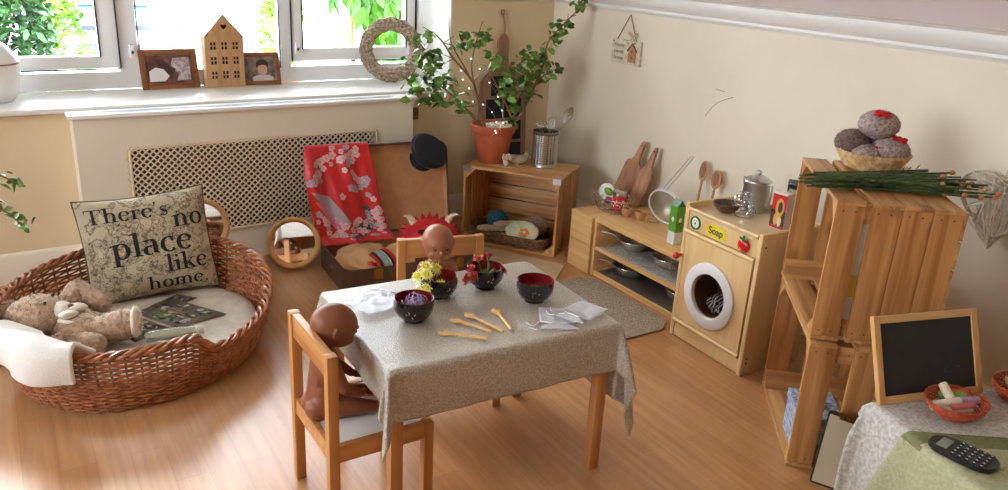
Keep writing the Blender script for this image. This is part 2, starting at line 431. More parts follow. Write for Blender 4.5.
s.build('foliage', 'bush2', t, normals=False)
s = MB(); s.tube([(0, 0, 0), (.02, 0, .8), (-.05, 0, 1.6)], .03); s.build('trunk', 'stem', t)
t = thing('climbing_plant', 'broad-leaved climbing plant hanging outside the right window pane', 'plant', (2.35, 5.6, -1.2))
s = MB(); rg = random.Random(8)
for i in range(420):
    c = Vector((rg.uniform(-.2, .55), rg.uniform(-.15, .25), rg.uniform(1.9, 3.0)))
    if c.x < .0 and c.z < 2.3: c.x += .25
    L_ = rg.uniform(.07, .12); q = Euler((rg.uniform(.9, 1.6), rg.uniform(-.4, .4), rg.uniform(-.8, .8))).to_matrix()
    a = q @ Vector((0, -L_, 0)); e = q @ Vector((L_*.38, 0, 0)); nn = q @ Vector((0, 0, L_*.15))
    s.raw([c, c+a*.25+e*.8, c+a*.7+e, c+a*1.15+e*.6, c+a*1.6, c+a*1.15-e*.6, c+a*.7-e, c+a*.25-e*.8, c+a*.7-nn], [(0, 1, 8), (1, 2, 8), (2, 3, 8), (3, 4, 8), (4, 5, 8), (5, 6, 8), (6, 7, 8), (7, 0, 8)])
s.build('foliage', 'bigleaf', t, normals=False)
s = MB()
for x in (-.05, .15, .35): s.tube(smooth_path([(x, .1, 0), (x+.06, .15, 1.2), (x-.05, .1, 2.2), (x+.08, .1, 3.1)]), .018)
s.build('stem', 'stem', t)
# neighbouring house far behind
MT['render_w'] = mat('white_render', (240, 238, 230), .8)
MT['blue_roof'] = mat('blue_sheet_roof', (120, 170, 215), .5)
MT['pink_tile'] = mat('rosy_roof_tiles', (190, 130, 130), .7, rgb2=(150, 96, 100), vscale=30)
MT['slate'] = mat('grey_slate', (95, 95, 105), .6, rgb2=(60, 62, 72), vscale=30)
t = thing('neighbour_house', 'white rendered house with blue canopy roof behind the middle window pane', 'building', (2.0, 15, -1.2))
s = MB(); s.box((-1.6, 0, 0), (3.0, 3, 1.62)); s.build('wall', 'render_w', t)
s = MB(); s.raw([(-1.5, -.6, 1.36), (.3, -.6, 1.36), (.3, 0, 1.60), (-1.5, 0, 1.60), (-1.5, -.6, 1.33), (.3, -.6, 1.33), (.3, 0, 1.57), (-1.5, 0, 1.57)], [(0, 1, 2, 3), (4, 7, 6, 5), (0, 4, 5, 1), (1, 5, 6, 2), (2, 6, 7, 3), (3, 7, 4, 0)]); s.build('canopy', 'blue_roof', t)
s = MB(); s.box((-1.6, -.1, 1.20), (.35, 0, 1.28)); s.box((.7, -.1, 1.2), (1.3, 0, 1.26)); s.build('gutter', 'slate', t)
s = MB(); s.raw([(-1.7, -.15, 1.62), (3.1, -.15, 1.62), (3.1, 1.6, 2.5), (-1.7, 1.6, 2.5), (-1.7, 3.2, 1.62), (3.1, 3.2, 1.62)], [(0, 1, 2, 3), (3, 2, 5, 4), (0, 3, 4), (1, 5, 2)]); s.build('roof', 'pink_tile', t)
for x0, z0, x1, z1 in ((-1.5, .9, -1.1, 1.03), (-1.5, .68, -1.1, .8), (-.85, .72, -.45, 1.02), (-.1, .82, .2, 1.0), (.6, .82, .85, 1.0)):
    s = MB(); s.box((x0, -.05, z0), (x1, .0, z1)); s.mi = 1; s.box((x0+.03, -.055, z0+.03), (x1-.03, -.045, z1-.03)); s.build('window', ['render_w', 'slate'], t)
t = thing('garden_shed', 'small dark-roofed shed behind the photo frames at the middle pane', 'shed', (3.1, 11, -1.2))
s = MB(); s.box((-.45, 0, 0), (.5, .8, 1.25)); s.build('wall', 'render_w', t)
s = MB(); s.raw([(-.5, -.05, 1.2), (.55, -.05, 1.2), (.55, .45, 1.6), (-.5, .45, 1.6), (-.5, .9, 1.2), (.55, .9, 1.2)], [(0, 1, 2, 3), (3, 2, 5, 4), (0, 3, 4), (1, 5, 2)]); s.build('roof', 'slate', t)
t = thing('potted_shrub', 'bushy shrub in a terracotta pot outside the middle window pane', 'shrub', (2.18, 7.2, -.3))
s = MB(); s.lathe([(0, .4), (.12, .4), (.17, .68), (.18, .70), (.15, .70), (.1, .6), (0, .6)], 24); s.build('pot', 'terracotta', t)
s = leafy(random.Random(4), [((0, 0, 1.05), (.2, .2, .36)), ((.05, 0, 1.4), (.22, .2, .3))], 900, .035); s.build('foliage', 'bush2', t, normals=False)
s = MB(); s.box((-.3, -.3, -.9), (.3, .3, .4), bev=.02); o = s.build('garden_plinth', 'render_w', None, loc=(2.18, 7.2, -.3)); tag(o, 'pale stone plinth carrying the terracotta pot outside', 'plinth')
# ------------------------------------------------------------------ radiator cover
t = thing('radiator_cover', 'cream radiator cover with perforated panel under the window sill', 'radiator cover', W(1.085, -.075, 0), WA)
RU0, RU1 = -.835, .835      # local x extents
s = MB()
RF = -.062                  # front face local y
gx0, gx1, gz0, gz1 = -.62, .615, .17, .615
s.box((RU0, RF, 0), (gx0, RF+.018, .765)); s.box((gx1, RF, 0), (RU1, RF+.018, .765)); s.box((gx0, RF, 0), (gx1, RF+.018, gz0)); s.box((gx0, RF, gz1), (gx1, RF+.018, .765))
s.box((RU0, RF+.018, 0), (RU0+.018, .073, .765)); s.box((RU1-.018, RF+.018, 0), (RU1, .073, .765))
s.build('casing', 'cream_paint', t)
s = MB()
s.box((RU0-.02, -.085, .766), (RU1+.02, .025, .786), bev=.006)
s.build('shelf', 'white', t)
s = MB()
for y in (-.06, -.035): s.box((RU0+.1, y, .7862), (RU1-.12, y+.012, .7875))
s.build('vent_slot', mat('pale_grey_slot', (150, 160, 180), .5), t)
MT['grille'] = mat('cream_hardboard', (234, 212, 180), .6)
s = MB(); p = .031; h = .0098
rows = int((gz1-gz0+.03)/p*2)
for r in range(rows):
    for c in range(int((gx1-gx0+.03)/p)+1):
        x = gx0-.008+c*p+(p/2 if r % 2 else 0); z = gz0-.008+r*p/2
        if x > gx1 or z > gz1+.005: continue
        H = p/2; y = RF-.0015
        O = [(x, z+H), (x+H, z), (x, z-H), (x-H, z)]
        I = []
        for k in range(8):
            a = math.pi/2-k*math.pi/4; rr = h*(1.0 if k % 2 == 0 else .80)
            I.append((x+rr*math.cos(a), z+rr*math.sin(a)))
        v = [(a, y, b_) for a, b_ in O]+[(a, y, b_) for a, b_ in I]
        f = []
        for k in range(4):
            f += [(k, 4+2*k, 4+2*k+1), (k, 4+2*k+1, (k+1) % 4), ((k+1) % 4, 4+2*k+1, 4+(2*k+2) % 8)]
        s.raw(v, f)
bmesh.ops.remove_doubles(s.bm, verts=s.bm.verts[:], dist=.0004)
o = s.build('grille', 'grille', t); mod(o, 'SOLIDIFY', thickness=.003, offset=0)
s = MB()
cr = .02
pts = []
for cx_, cz_, a0 in ((gx1-cr, gz1-cr, 0), (gx0+cr, gz1-cr, 90), (gx0+cr, gz0+cr, 180), (gx1-cr, gz0+cr, 270)):
    for k in range(5): a = R3(a0+k*22.5); pts.append((cx_+cr*math.cos(a), RF-.002, cz_+cr*math.sin(a)))
s.tube(pts, .006, 6, closed=True); s.build('grille_border', 'grille', t)
MT['radiator'] = mat('shade_brown_radiator', (70, 58, 48), .6)  # radiator coloured dark brown for the shade behind the grille holes
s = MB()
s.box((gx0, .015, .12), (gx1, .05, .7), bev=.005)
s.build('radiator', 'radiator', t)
# ------------------------------------------------------------------ sill things
def photo_mat(name, cols, sc):
    m = bpy.data.materials.new(name); m.use_nodes = True; nt = m.node_tree; N = nt.nodes; L = nt.links
    b = N['Principled BSDF']; b.inputs['Roughness'].default_value = .2
    tc = N.new('ShaderNodeTexCoord'); n = N.new('ShaderNodeTexNoise'); n.inputs['Scale'].default_value = sc; n.inputs['Detail'].default_value = 2
    L.new(tc.outputs['Object'], n.inputs['Vector'])
    r = N.new('ShaderNodeValToRGB'); r.color_ramp.interpolation = 'EASE'
    e = r.color_ramp.elements
    while len(e) < len(cols): e.new(.5)
    for i, c in enumerate(cols): e[i].position = .3+.4*i/(len(cols)-1); e[i].color = lin(c)
    L.new(n.outputs['Fac'], r.inputs['Fac']); L.new(r.outputs['Color'], b.inputs['Base Color'])
    return m
MT['oakframe'] = wood('oak_frame', (150, 98, 62), (120, 72, 42), 'x', knots=False)
def frame(label, u, wd, ht, yaw, tilt, base, bw=.028):
    t = thing('photo_frame', label, 'photo frame', tuple(W(u, base, .80)), WA+yaw)
    T = Matrix.Rotation(tilt, 4, 'X')
    s = MB()
    s.box((-wd/2, 0, 0), (-wd/2+bw, .016, ht), T, .003); s.box((wd/2-bw, 0, 0), (wd/2, .016, ht), T, .003)
    s.box((-wd/2+bw, .0005, 0), (wd/2-bw, .0155, bw), T, .003); s.box((-wd/2+bw, .0005, ht-bw), (wd/2-bw, .0155, ht), T, .003)
    s.box((-wd/2+.004, .0165, .004), (wd/2-.004, .02, ht-.004), T)
    s.build('frame', 'oakframe', t)
    return t, T
t, T = frame('larger brown photo frame left of the wooden house, swaddled newborn photo', .775, .285, .20, .05, R3(-12), .33)
s = MB(); s.box((-.12, .009, .026), (.12, .0095, .174), T); s.build('mount', mat('frame_mount', (190, 165, 130), .6), t)
s = MB(); s.box((-.112, .004, .030), (.112, .0058, .170), T)
s.mi = 1; s.prism([(.0, .10), (.02, .155), (.10, .158), (.10, .045), (.03, .042), (.045, .08)], 0, .0004, T @ TR((0, .0035, 0), (R3(90), 0, 0)))
s.mi = 2; s.prism([(-.102, .04), (-.03, .04), (-.005, .065), (-.03, .10), (-.07, .11), (-.102, .09)], 0, .0006, T @ TR((0, .0035, 0), (R3(90), 0, 0)))
s.mi = 3; s.prism([(-.03, .15), (.0, .12), (.03, .10), (.02, .08), (-.02, .07), (-.05, .11), (-.07, .15)], 0, .0005, T @ TR((0, .0035, 0), (R3(90), 0, 0)))
s.build('photograph', [mat('photo_brown', (140, 95, 85), .3, rgb2=(90, 55, 50), vscale=25), mat('photo_page', (215, 200, 200), .3, rgb2=(150, 130, 135), vscale=60), mat('photo_white', (235, 228, 225), .3), mat('photo_dark', (80, 55, 50), .3)], t)
t, T = frame('smaller brown photo frame right of the wooden house, portrait photo', 1.24, .215, .175, -.03, R3(-12), .33, .024)
s = MB(); s.box((-.088, .005, .02), (.088, .008, .155), T)
s.mi = 1; s.blob((.01, .004, .085), (.028, .001, .034), T, 2)
s.mi = 2; s.blob((.01, .0045, .11), (.036, .0012, .028), T, 2)
s.mi = 3; s.blob((.01, .0045, .035), (.06, .001, .022), T, 2)
s.build('photograph', [mat('photo_grey', (170, 150, 135), .3, rgb2=(100, 80, 70), vscale=20), mat('photo_skin', (205, 160, 135), .3), mat('photo_hair', (70, 48, 40), .3), mat('photo_shirt', (205, 190, 185), .3)], t)
# wooden house lantern with window cut-outs
t = thing('wooden_house', 'tall light wooden house ornament with heart and nine windows', 'ornament', tuple(W(1.045, .315, .80)), WA+.04)
MT['bamboo'] = wood('light_bamboo', (206, 162, 118), (188, 140, 96), 'z', knots=False)
wd, eh, ht = .20, .262, .375
holes = []
for zz in (.065, .140, .215):
    for xx in (-.058, 0, .058):
        for dx in (-.0085, .0085):
            for dz in (-.012, .010): holes.append((xx+dx-.006, zz+dz-.008, xx+dx+.006, zz+dz+.008))
xs = sorted({-wd/2, wd/2, *[h_[0] for h_ in holes], *[h_[2] for h_ in holes]}); zs = sorted({0, eh, *[h_[1] for h_ in holes], *[h_[3] for h_ in holes]})
s = MB()
for i in range(len(xs)-1):
    for j in range(len(zs)-1):
        mx_, mz_ = (xs[i]+xs[i+1])/2, (zs[j]+zs[j+1])/2
        if any(h_[0] < mx_ < h_[2] and h_[1] < mz_ < h_[3] for h_ in holes): continue
        s.raw([(xs[i], 0, zs[j]), (xs[i+1], 0, zs[j]), (xs[i+1], 0, zs[j+1]), (xs[i], 0, zs[j+1])], [(0, 1, 2, 3)])
# gable with heart-shaped hole
hp = []
for k in range(24):
    a = 2*math.pi*k/24; hx = 16*math.sin(a)**3; hz = 13*math.cos(a)-5*math.cos(2*a)-2*math.cos(3*a)-math.cos(4*a)
    hp.append((hx*.00105, .312+hz*.00105))
gp = []
tri = [(0, ht), (wd/2, eh), (-wd/2, eh)]
for k in range(24):
    a = math.pi/2-2*math.pi*k/24; d = Vector((math.cos(a), math.sin(a))); o_ = Vector((0, .312)); best = 9
    for i in range(3):
        A = Vector(tri[i]); B = Vector(tri[(i+1) % 3]); e = B-A; den = d.x*e.y-d.y*e.x
        if abs(den) < 1e-9: continue
        tt = ((A.x-o_.x)*e.y-(A.y-o_.y)*e.x)/den; uu = ((A.x-o_.x)*d.y-(A.y-o_.y)*d.x)/den
        if tt > 0 and -1e-6 <= uu <= 1+1e-6: best = min(best, tt)
    gp.append((o_.x+d.x*best, o_.y+d.y*best))
vv = [(x, 0, z) for x, z in gp]+[(x, 0, z) for x, z in hp]
s.raw(vv, [(k, (k+1) % 24, 24+(k+1) % 24, 24+k) for k in range(24)])
s.raw([(-wd/2, 0, eh), gp[0] and (gp[16][0], 0, gp[16][1]), (gp[15][0], 0, gp[15][1])], [(0, 1, 2)])
s.raw([(wd/2, 0, eh), (gp[8][0], 0, gp[8][1]), (gp[9][0], 0, gp[9][1])], [(0, 1, 2)])
bmesh.ops.remove_doubles(s.bm, verts=s.bm.verts[:], dist=.0002)
o = s.build('front_panel', 'bamboo', t, flat=True); mod(o, 'SOLIDIFY', thickness=.006, offset=-1)
s = MB(); s.prism([(-wd/2, 0), (wd/2, 0), (wd/2, eh), (0, ht), (-wd/2, eh)], 0, .005, TR((0, .065, 0), (R3(90), 0, 0))); s.build('back_panel', 'dark_wood', t)  # dark wood here stands in for the shade behind the cut-outs
s = MB(); s.box((-wd/2, .006, 0), (-wd/2+.005, .06, eh)); s.box((wd/2-.005, .006, 0), (wd/2, .06, eh)); s.box((-wd/2, .006, 0), (wd/2, .06, .005))
for q in (-1, 1):
    s.raw([(q*wd/2, .004, eh), (0, .004, ht), (0, .062, ht), (q*wd/2, .062, eh), (q*wd/2, .004, eh-.006), (0, .004, ht-.006), (0, .062, ht-.006), (q*wd/2, .062, eh-.006)], [(0, 1, 2, 3), (4, 7, 6, 5), (0, 4, 5, 1), (2, 6, 7, 3)])
s.build('side_panel', 'bamboo', t)
# willow wreath
t_ = MB(); rg = random.Random(5)
Rw, rw = .145, .034
MT['willow'] = mat('grey_brown_willow', (216, 194, 168), .7, rgb2=(122, 96, 76), vscale=70)
for k in range(38):
    ph = rg.uniform(0, 6.28); tw = 4; rr = rw*rg.uniform(.80, 1.15); pts = []
    for i in range(90):
        a = 2*math.pi*i/90; q = ph+tw*a
        pts.append(((Rw+rr*math.cos(q))*math.cos(a), rr*.8*math.sin(q), (Rw+rr*math.cos(q))*math.sin(a)))
    t_.tube(pts, rg.uniform(.0026, .0040), 5, closed=True)
o = t_.build('willow_wreath', 'willow'); o.location = W(1.985, .27, .80+.182); o.rotation_euler = (R3(-10), 0, WA+R3(-32))
tag(o, 'round woven willow wreath leaning at the right window pane', 'wreath')
# white jar at the left edge
t = thing('ceramic_jar', 'large white ceramic jar with domed lid at left end of sill', 'jar', tuple(W(-.01, .20, .80)))
MT['ceramic'] = mat('white_ceramic', (245, 243, 240), .3)
s = MB(); s.lathe([(0, 0), (.07, 0), (.095, .03), (.11, .09), (.115, .15), (.11, .17), (.1, .17), (.1, .1), (0, .02)], 36); s.build('body', 'ceramic', t)
s = MB(); s.lathe([(.108, .17), (.118, .178), (.112, .19), (.10, .21), (.07, .25), (.03, .275), (.0, .28)], 36); s.build('lid', 'ceramic', t)
s = MB(); s.tube([(.113*math.cos(a*.2618), .113*math.sin(a*.2618), .172) for a in range(24)], .004, 6, closed=True); s.build('rim', mat('brown_glaze', (170, 110, 80), .4), t)
# little tag hanging below the sill end
s = MB(); s.box((-.018, -.005, -.07), (.018, .003, 0), bev=.003); s.mi = 1; s.tube([(0, 0, 0), (0, 0, .055)], .0015, 5)
o = s.build('hanging_tag', [mat('tag_wood', (130, 90, 60), .6), 'ceramic']); o.location = W(1.995, -.025, .70); o.rotation_euler = (0, 0, WA+.2); tag(o, 'small brown wooden tag hanging beside the end of the radiator cover', 'tag')
# ------------------------------------------------------------------ foliage helper for room plants
def leaf_cluster(s, rng, centre, n, spread, size, asp=.55, droop=.3):
    for i in range(n):
        p = Vector(centre)+Vector([rng.gauss(0, 1)*q for q in spread])
        L_ = size*rng.uniform(.6, 1.25); q = Euler((rng.uniform(-.9, .9)+droop, rng.uniform(-.9, .9), rng.uniform(0, 6.3))).to_matrix()
        a = q @ Vector((L_/2, 0, 0)); e = q @ Vector((0, L_*asp/2, 0)); nn = q @ Vector((0, 0, L_*.10))
        s.raw([p-a, p-a*.45+e*.8+nn, p+a*.2+e+nn, p+a*.7+e*.5, p+a, p+a*.7-e*.5, p+a*.2-e+nn, p-a*.45-e*.8+nn, p+a*.2-nn*.4, p-a*.45-nn*.2],
              [(0, 1, 9), (1, 2, 8, 9), (2, 3, 8), (3, 4, 8), (4, 5, 8), (5, 6, 8), (6, 7, 9, 8), (7, 0, 9)])
t = thing('trailing_plant', 'green leafy sprigs reaching in at the left edge near the basket', 'plant', (-.22, 3.25, 0))
s = MB(); rg = random.Random(12)
for c in ((.20, 0, .69), (.235, 0, .675), (.22, .0, .54), (.19, 0, .57), (.16, .02, .60), (.23, 0, .52), (.17, 0, .72), (.1, 0, .6), (.05, 0, .7)): leaf_cluster(s, rg, c, 5, (.012, .012, .014), .045, droop=.6)
s.build('foliage', 'leaf', t, normals=False)
s = MB(); s.tube(smooth_path([(0, 0, .5), (.08, 0, .66), (.16, 0, .72), (.235, 0, .675)]), .003, 6); s.tube(smooth_path([(0, 0, .5), (.1, 0, .60), (.18, 0, .58), (.225, 0, .52)]), .003, 6)
s.build('stem', 'stem', t)
s = MB(); s.lathe([(0, .30), (.06, .30), (.085, .46), (.09, .48), (.075, .48), (.05, .46), (0, .46)], 28); s.build('pot', 'terracotta', t)
s = MB(); s.lathe([(0, 0), (.10, 0), (.10, .015), (.018, .03), (.018, .27), (.08, .285), (.08, .30), (0, .30)], 28); s.build('plant_stand', 'dark_wood', t)
# ------------------------------------------------------------------ child's table
TC = Vector((1.136, 1.937, 0)); TA = R3(-2.6); HX, HY, TZ = .366, .272, .52
def T2W(x, y, z=TZ):
    c, s_ = math.cos(TA), math.sin(TA); return Vector((TC.x+x*c-y*s_, TC.y+x*s_+y*c, z))
def W2T(x, y):
    c, s_ = math.cos(-TA), math.sin(-TA); X, Y = x-TC.x, y-TC.y; return X*c-Y*s_, X*s_+Y*c
t = thing('play_table', "low wooden children's table standing under the grey linen cloth", 'table', TC, TA)
s = MB(); s.box((-HX+.004, -HY+.004, .495), (HX-.004, HY-.004, .5165), bev=.006); s.build('tabletop', 'orange_pine_x', t)
for x in (-1, 1):
    for y in (-1, 1):
        s = MB(); s.cbox((x*(HX-.026), y*(HY-.026), .2475), (.036, .036, .495), bev=.003); s.build('leg', 'orange_pine', t)
s = MB()
for y in (-1, 1): s.cbox((0, y*(HY-.026), .46), (2*HX-.09, .018, .065))
for x in (-1, 1): s.cbox((x*(HX-.026), 0, .46), (.018, 2*HY-.09, .065))
s.build('apron', 'orange_pine_x', t)
def linen(name, rgb, rgb2, rough=.5, spec=.5, sc=160, bump=.9):
    m = mat(name, rgb, rough, bump=bump, bscale=sc, spec=spec, rgb2=rgb2, vscale=sc*.8, coat=.5)
    m.node_tree.nodes['Principled BSDF'].inputs['Coat Roughness'].default_value = .38
    return m
MT['cloth'] = linen('grey_crushed_linen', (204, 192, 176), (158, 145, 130), .33, 1.0, 240, .6)
def cloth_fn(hx, hy, l, r, f, bk, top, rad=.012, fold=.012, ph=0, flare=.10):
    def fn(u, v):
        s_ = -hx-l+u*(2*hx+l+r); q = -hy-f+v*(2*hy+f+bk)
        dx = max(0, abs(s_)-hx)*(1 if s_ > 0 else -1); dy = max(0, abs(q)-hy)*(1 if q > 0 else -1)
        bx = max(-hx, min(hx, s_)); by = max(-hy, min(hy, q))
        d = math.hypot(dx, dy)
        if d < 1e-6:
            e = .0012*noise.noise(Vector((s_*9, q*9, ph)))
            return Vector((bx, by, top+e))
        nx, ny = dx/d, dy/d
        if d < rad*1.57:
            a = d/rad; out = rad*math.sin(a); dn = rad*(1-math.cos(a))
        else: out = rad; dn = rad+(d-rad*1.57)
        corner = min(abs(dx), abs(dy))
        w_ = fold*min(1, dn/.10)*(math.sin(26*(bx*.8+by)+ph)+.5*math.sin(51*(bx-by)+ph*2))
        ang = math.atan2(abs(dy), abs(dx))
        w_ += corner*.55*math.sin(ang*6+.6) if corner > 0 else 0
        dn *= 1+1.7*corner
        out += flare*dn*.35+w_*.6+corner*.55
        out = max(out, rad*.9 if dn > rad else out)
        return Vector((bx+nx*out, by+ny*out, top-dn))
    return fn
s = MB(); s.grid(cloth_fn(HX, HY, .115, .275, .160, .15, .5205, fold=.004, flare=.02, ph=.7), 110, 90)
o = s.build('tablecloth', 'cloth', sharp=180); o.location = TC; o.rotation_euler = (0, 0, TA); mod(o, 'SOLIDIFY', thickness=.0022, offset=0)
tag(o, 'grey crushed linen tablecloth draped over the low play table', 'tablecloth')
# ------------------------------------------------------------------ chairs
def make_chair(label, loc, rz, group=None):
    t = thing('child_chair', label, 'chair', loc, rz, group)
    hw = .162; d0, d1 = -.152, .160; p = .03
    for y in (-1, 1):
        s = MB(); s.box((d0, y*hw-(p if y > 0 else 0), 0), (d0+p, y*hw+(0 if y > 0 else p), .56), bev=.0025); s.build('leg', 'orange_pine', t)
        s = MB(); s.box((d1-p, y*hw-(p if y > 0 else 0), 0), (d1, y*hw+(0 if y > 0 else p), .285), bev=.0025); s.build('leg', 'orange_pine', t)
    s = MB(); s.box((d0+.005, -hw+p, .487), (d0+p-.004, hw-p, .559), bev=.002); s.build('backrest', 'orange_pine_y', t)
    s = MB()
    for y in (-1, 1): s.box((d0+p, y*(hw-.004)-(.018 if y > 0 else 0), .235), (d1-p, y*(hw-.004)+(0 if y > 0 else .018), .286))
    s.box((d0+.005, -hw+p, .235), (d0+.023, hw-p, .286)); s.box((d1-.023, -hw+p, .235), (d1-.005, hw-p, .286))
    s.build('seat_frame', 'orange_pine_x', t)
    s = MB(); s.box((d0+.023, -hw+.0225, .276), (d1-.023, hw-.0225, .2835)); s.build('seat', 'white', t)
    return t
c1 = make_chair('pine child chair in the foreground at the left end of the table, doll seated', (.765, 1.905, 0), R3(0))
c2 = dup(c1, (1.272, 2.312, 0), R3(-103.5), 'pine child chair behind the table, red dragon costume behind its backrest')
# ------------------------------------------------------------------ dolls
def capsule(s, a, b_, ra, rb, M=None, n=6):
    a, b_ = Vector(a), Vector(b_); L_ = (b_-a).length; k = max(2, int(L_/.006))
    pts = [a+(b_-a)*i/k for i in range(k+1)]; s.tube(pts, [ra+(rb-ra)*i/k for i in range(k+1)], 14, M=M)
    s.blob(a, ra, M, 2); s.blob(b_, rb, M, 2)
def hand(s, wrist, direc, palmn, sgn, sc=1.0, M=None):
    """palm and five curled fingers"""
    w_ = Vector(wrist); d = Vector(direc).normalized(); nrm = Vector(palmn); nrm = (nrm-d*nrm.dot(d)).normalized(); sd_ = d.cross(nrm)*sgn
    s.blob(w_+d*.016*sc, (.013*sc,)*3, M, 2); s.blob(w_+d*.024*sc+sd_*.004*sc, .0105*sc, M, 2); s.blob(w_+d*.024*sc-sd_*.006*sc, .0095*sc, M, 2)
    for i, (o_, L_, r_) in enumerate(((.0105, .020, .0036), (.0038, .024, .0039), (-.0032, .023, .0038), (-.0100, .018, .0034))):
        p0 = w_+d*.028*sc+sd_*o_*sc; dd = (d+sd_*o_*14).normalized()
        p1 = p0+dd*L_*.5*sc+nrm*.001*sc; p2 = p1+(dd-nrm*-.45).normalized()*L_*.55*sc
        capsule(s, p0, p1, r_*1.05*sc, r_*sc, M); capsule(s, p1, p2, r_*sc, r_*.8*sc, M)
    p0 = w_+d*.012*sc+sd_*.010*sc; p1 = p0+(d*.7+sd_*.9).normalized()*.012*sc; p2 = p1+(d+sd_*.25).normalized()*.010*sc
    capsule(s, p0, p1, .0048*sc, .0042*sc, M); capsule(s, p1, p2, .0042*sc, .0034*sc, M)
def make_doll(label, loc, rz, material, torso, lean, head_pitch, head_yaw, arms, legs, head_fwd=.012):
    t = thing('baby_doll', label, 'doll', loc, rz)
    s = MB()
    hipz = .043; up = Vector((math.sin(lean), 0, math.cos(lean)))
    base = Vector((0, 0, hipz)); neck = base+up*torso
    s.blob((-.012, .022, .036), (.040, .034, .036), None, 3); s.blob((-.012, -.022, .036), (.040, .034, .036), None, 3)
    s.blob((0, 0, .05), (.044, .056, .044), None, 3)
    s.blob(base+up*.045+Vector((.006, 0, 0)), (.046, .052, .048), None, 3)
    s.blob(base+up*(torso*.66), (.038, .052, .044), None, 3)
    capsule(s, base, base+up*(torso-.03), .045, .040)
    capsule(s, base+up*(torso-.025)+Vector((0, -.034, 0)), base+up*(torso-.025)+Vector((0, .034, 0)), .024, .024)
    capsule(s, neck-up*.02, neck+up*.03, .022, .021)
    hc = neck+up*.062+Vector((head_fwd, 0, 0))
    HM = Matrix.Translation(hc) @ Euler((0, head_pitch, head_yaw)).to_matrix().to_4x4()
    s.blob((-.004, 0, .010), (.066, .056, .058), HM, 4); s.blob((.014, 0, -.018), (.046, .047, .038), HM, 3)
    for q in (-1, 1):
        s.blob((.036, q*.022, -.020), (.020, .019, .018), HM, 3)
        s.blob((.052, q*.020, .018), (.010, .015, .006), HM, 2)
        # ear
        s.tube([HM @ Vector(p) for p in ((-.002, q*.054, .010), (-.010, q*.059, .014), (-.014, q*.060, .002), (-.010, q*.058, -.010), (-.003, q*.053, -.014))], .0045, 8)
        s.blob((-.006, q*.053, 0), (.007, .004, .012), HM, 2)
    s.blob((.061, 0, -.006), (.0075, .0065, .006), HM, 2); s.blob((.056, 0, .004), (.006, .0045, .009), HM, 2)
    s.blob((.055, 0, -.0225), (.006, .011, .0032), HM, 2); s.blob((.054, 0, -.0300), (.006, .009, .0036), HM, 2); s.blob((.049, 0, -.040), (.010, .012, .008), HM, 2)
    for q, (el, wr, hd, pn) in zip((1, -1), arms):
        sh = base+up*(torso-.022)+Vector((.004, q*.050, 0))
        capsule(s, sh, el, .0215, .0175); capsule(s, el, wr, .0185, .012); hand(s, wr, hd, pn, q, 1.0)
    for q, (kn, an, fd) in zip((1, -1), legs):
        hp_ = Vector((.012, q*.030, .036)); kn, an = Vector(kn), Vector(an)
        capsule(s, hp_, kn, .033, .026); capsule(s, kn, an, .026, .0155)
        fd = Vector(fd).normalized(); hd_ = (an-kn).normalized()
        capsule(s, an+hd_*.006, an+fd*.036+hd_*.008, .0155, .012)
        side = fd.cross(hd_).normalized()
        for k in range(5): s.blob(an+fd*(.048-.0015*k)+hd_*.008+side*(k-2)*.0052*-q, .0052-.0005*k, None, 2)
    o = s.build('body', material, t, sharp=180, normals=False)
    mod(o, 'REMESH', mode='VOXEL', voxel_size=.0022, use_smooth_shade=True); mod(o, 'SMOOTH', factor=.5, iterations=4)
    for q in (-1, 1):
        e = MB(); e.blob((.0515, q*.0205, .004), (.0075, .0085, .0065), HM, 3); e.mi = 1; e.blob((.0572, q*.0205, .004), (.0028, .0038, .0040), HM, 2)
        e.build('eye', [mat('doll_eye_white', (120, 84, 66), .25), mat('doll_iris', (26, 14, 10), .1)], t)
    e = MB(); e.blob((.0586, 0, -.0258), (.0035, .0085, .0012), HM, 2); e.build('mouth', mat('doll_lips', (104, 44, 38), .4), t)
    return t
make_doll('brown bald baby doll seated on the foreground chair facing the table', (.656, 1.925, .284), R3(-4), 'skin', .165, R3(6), R3(16), R3(-4),
          [((.060, .062, .125), (.105, .048, .088), (.9, -.1, -.25), (0, 0, -1)), ((.050, -.060, .105), (.100, -.045, .070), (.95, .15, -.1), (0, 0, -1))],
          [((.085, .040, .032), (.150, .052, .022), (.45, .2, .85)), ((.085, -.045, .032), (.150, -.048, .020), (.45, -.2, .85))], head_fwd=.02)
make_doll('brown bald baby doll on the chair behind the table, facing forward', (1.235, 2.36, .284), R3(-92), 'skin2', .192, R3(4), R3(6), R3(-14),
          [((.030, .085, .130), (.075, .075, .085), (.8, -.2, -.4), (0, 0, -1)), ((.030, -.085, .130), (.075, -.075, .085), (.8, .2, -.4), (0, 0, -1))],
          [((.09, .045, .032), (.150, .055, .022), (.4, .2, .85)), ((.09, -.045, .032), (.150, -.055, .022), (.4, -.2, .85))], head_fwd=.008)
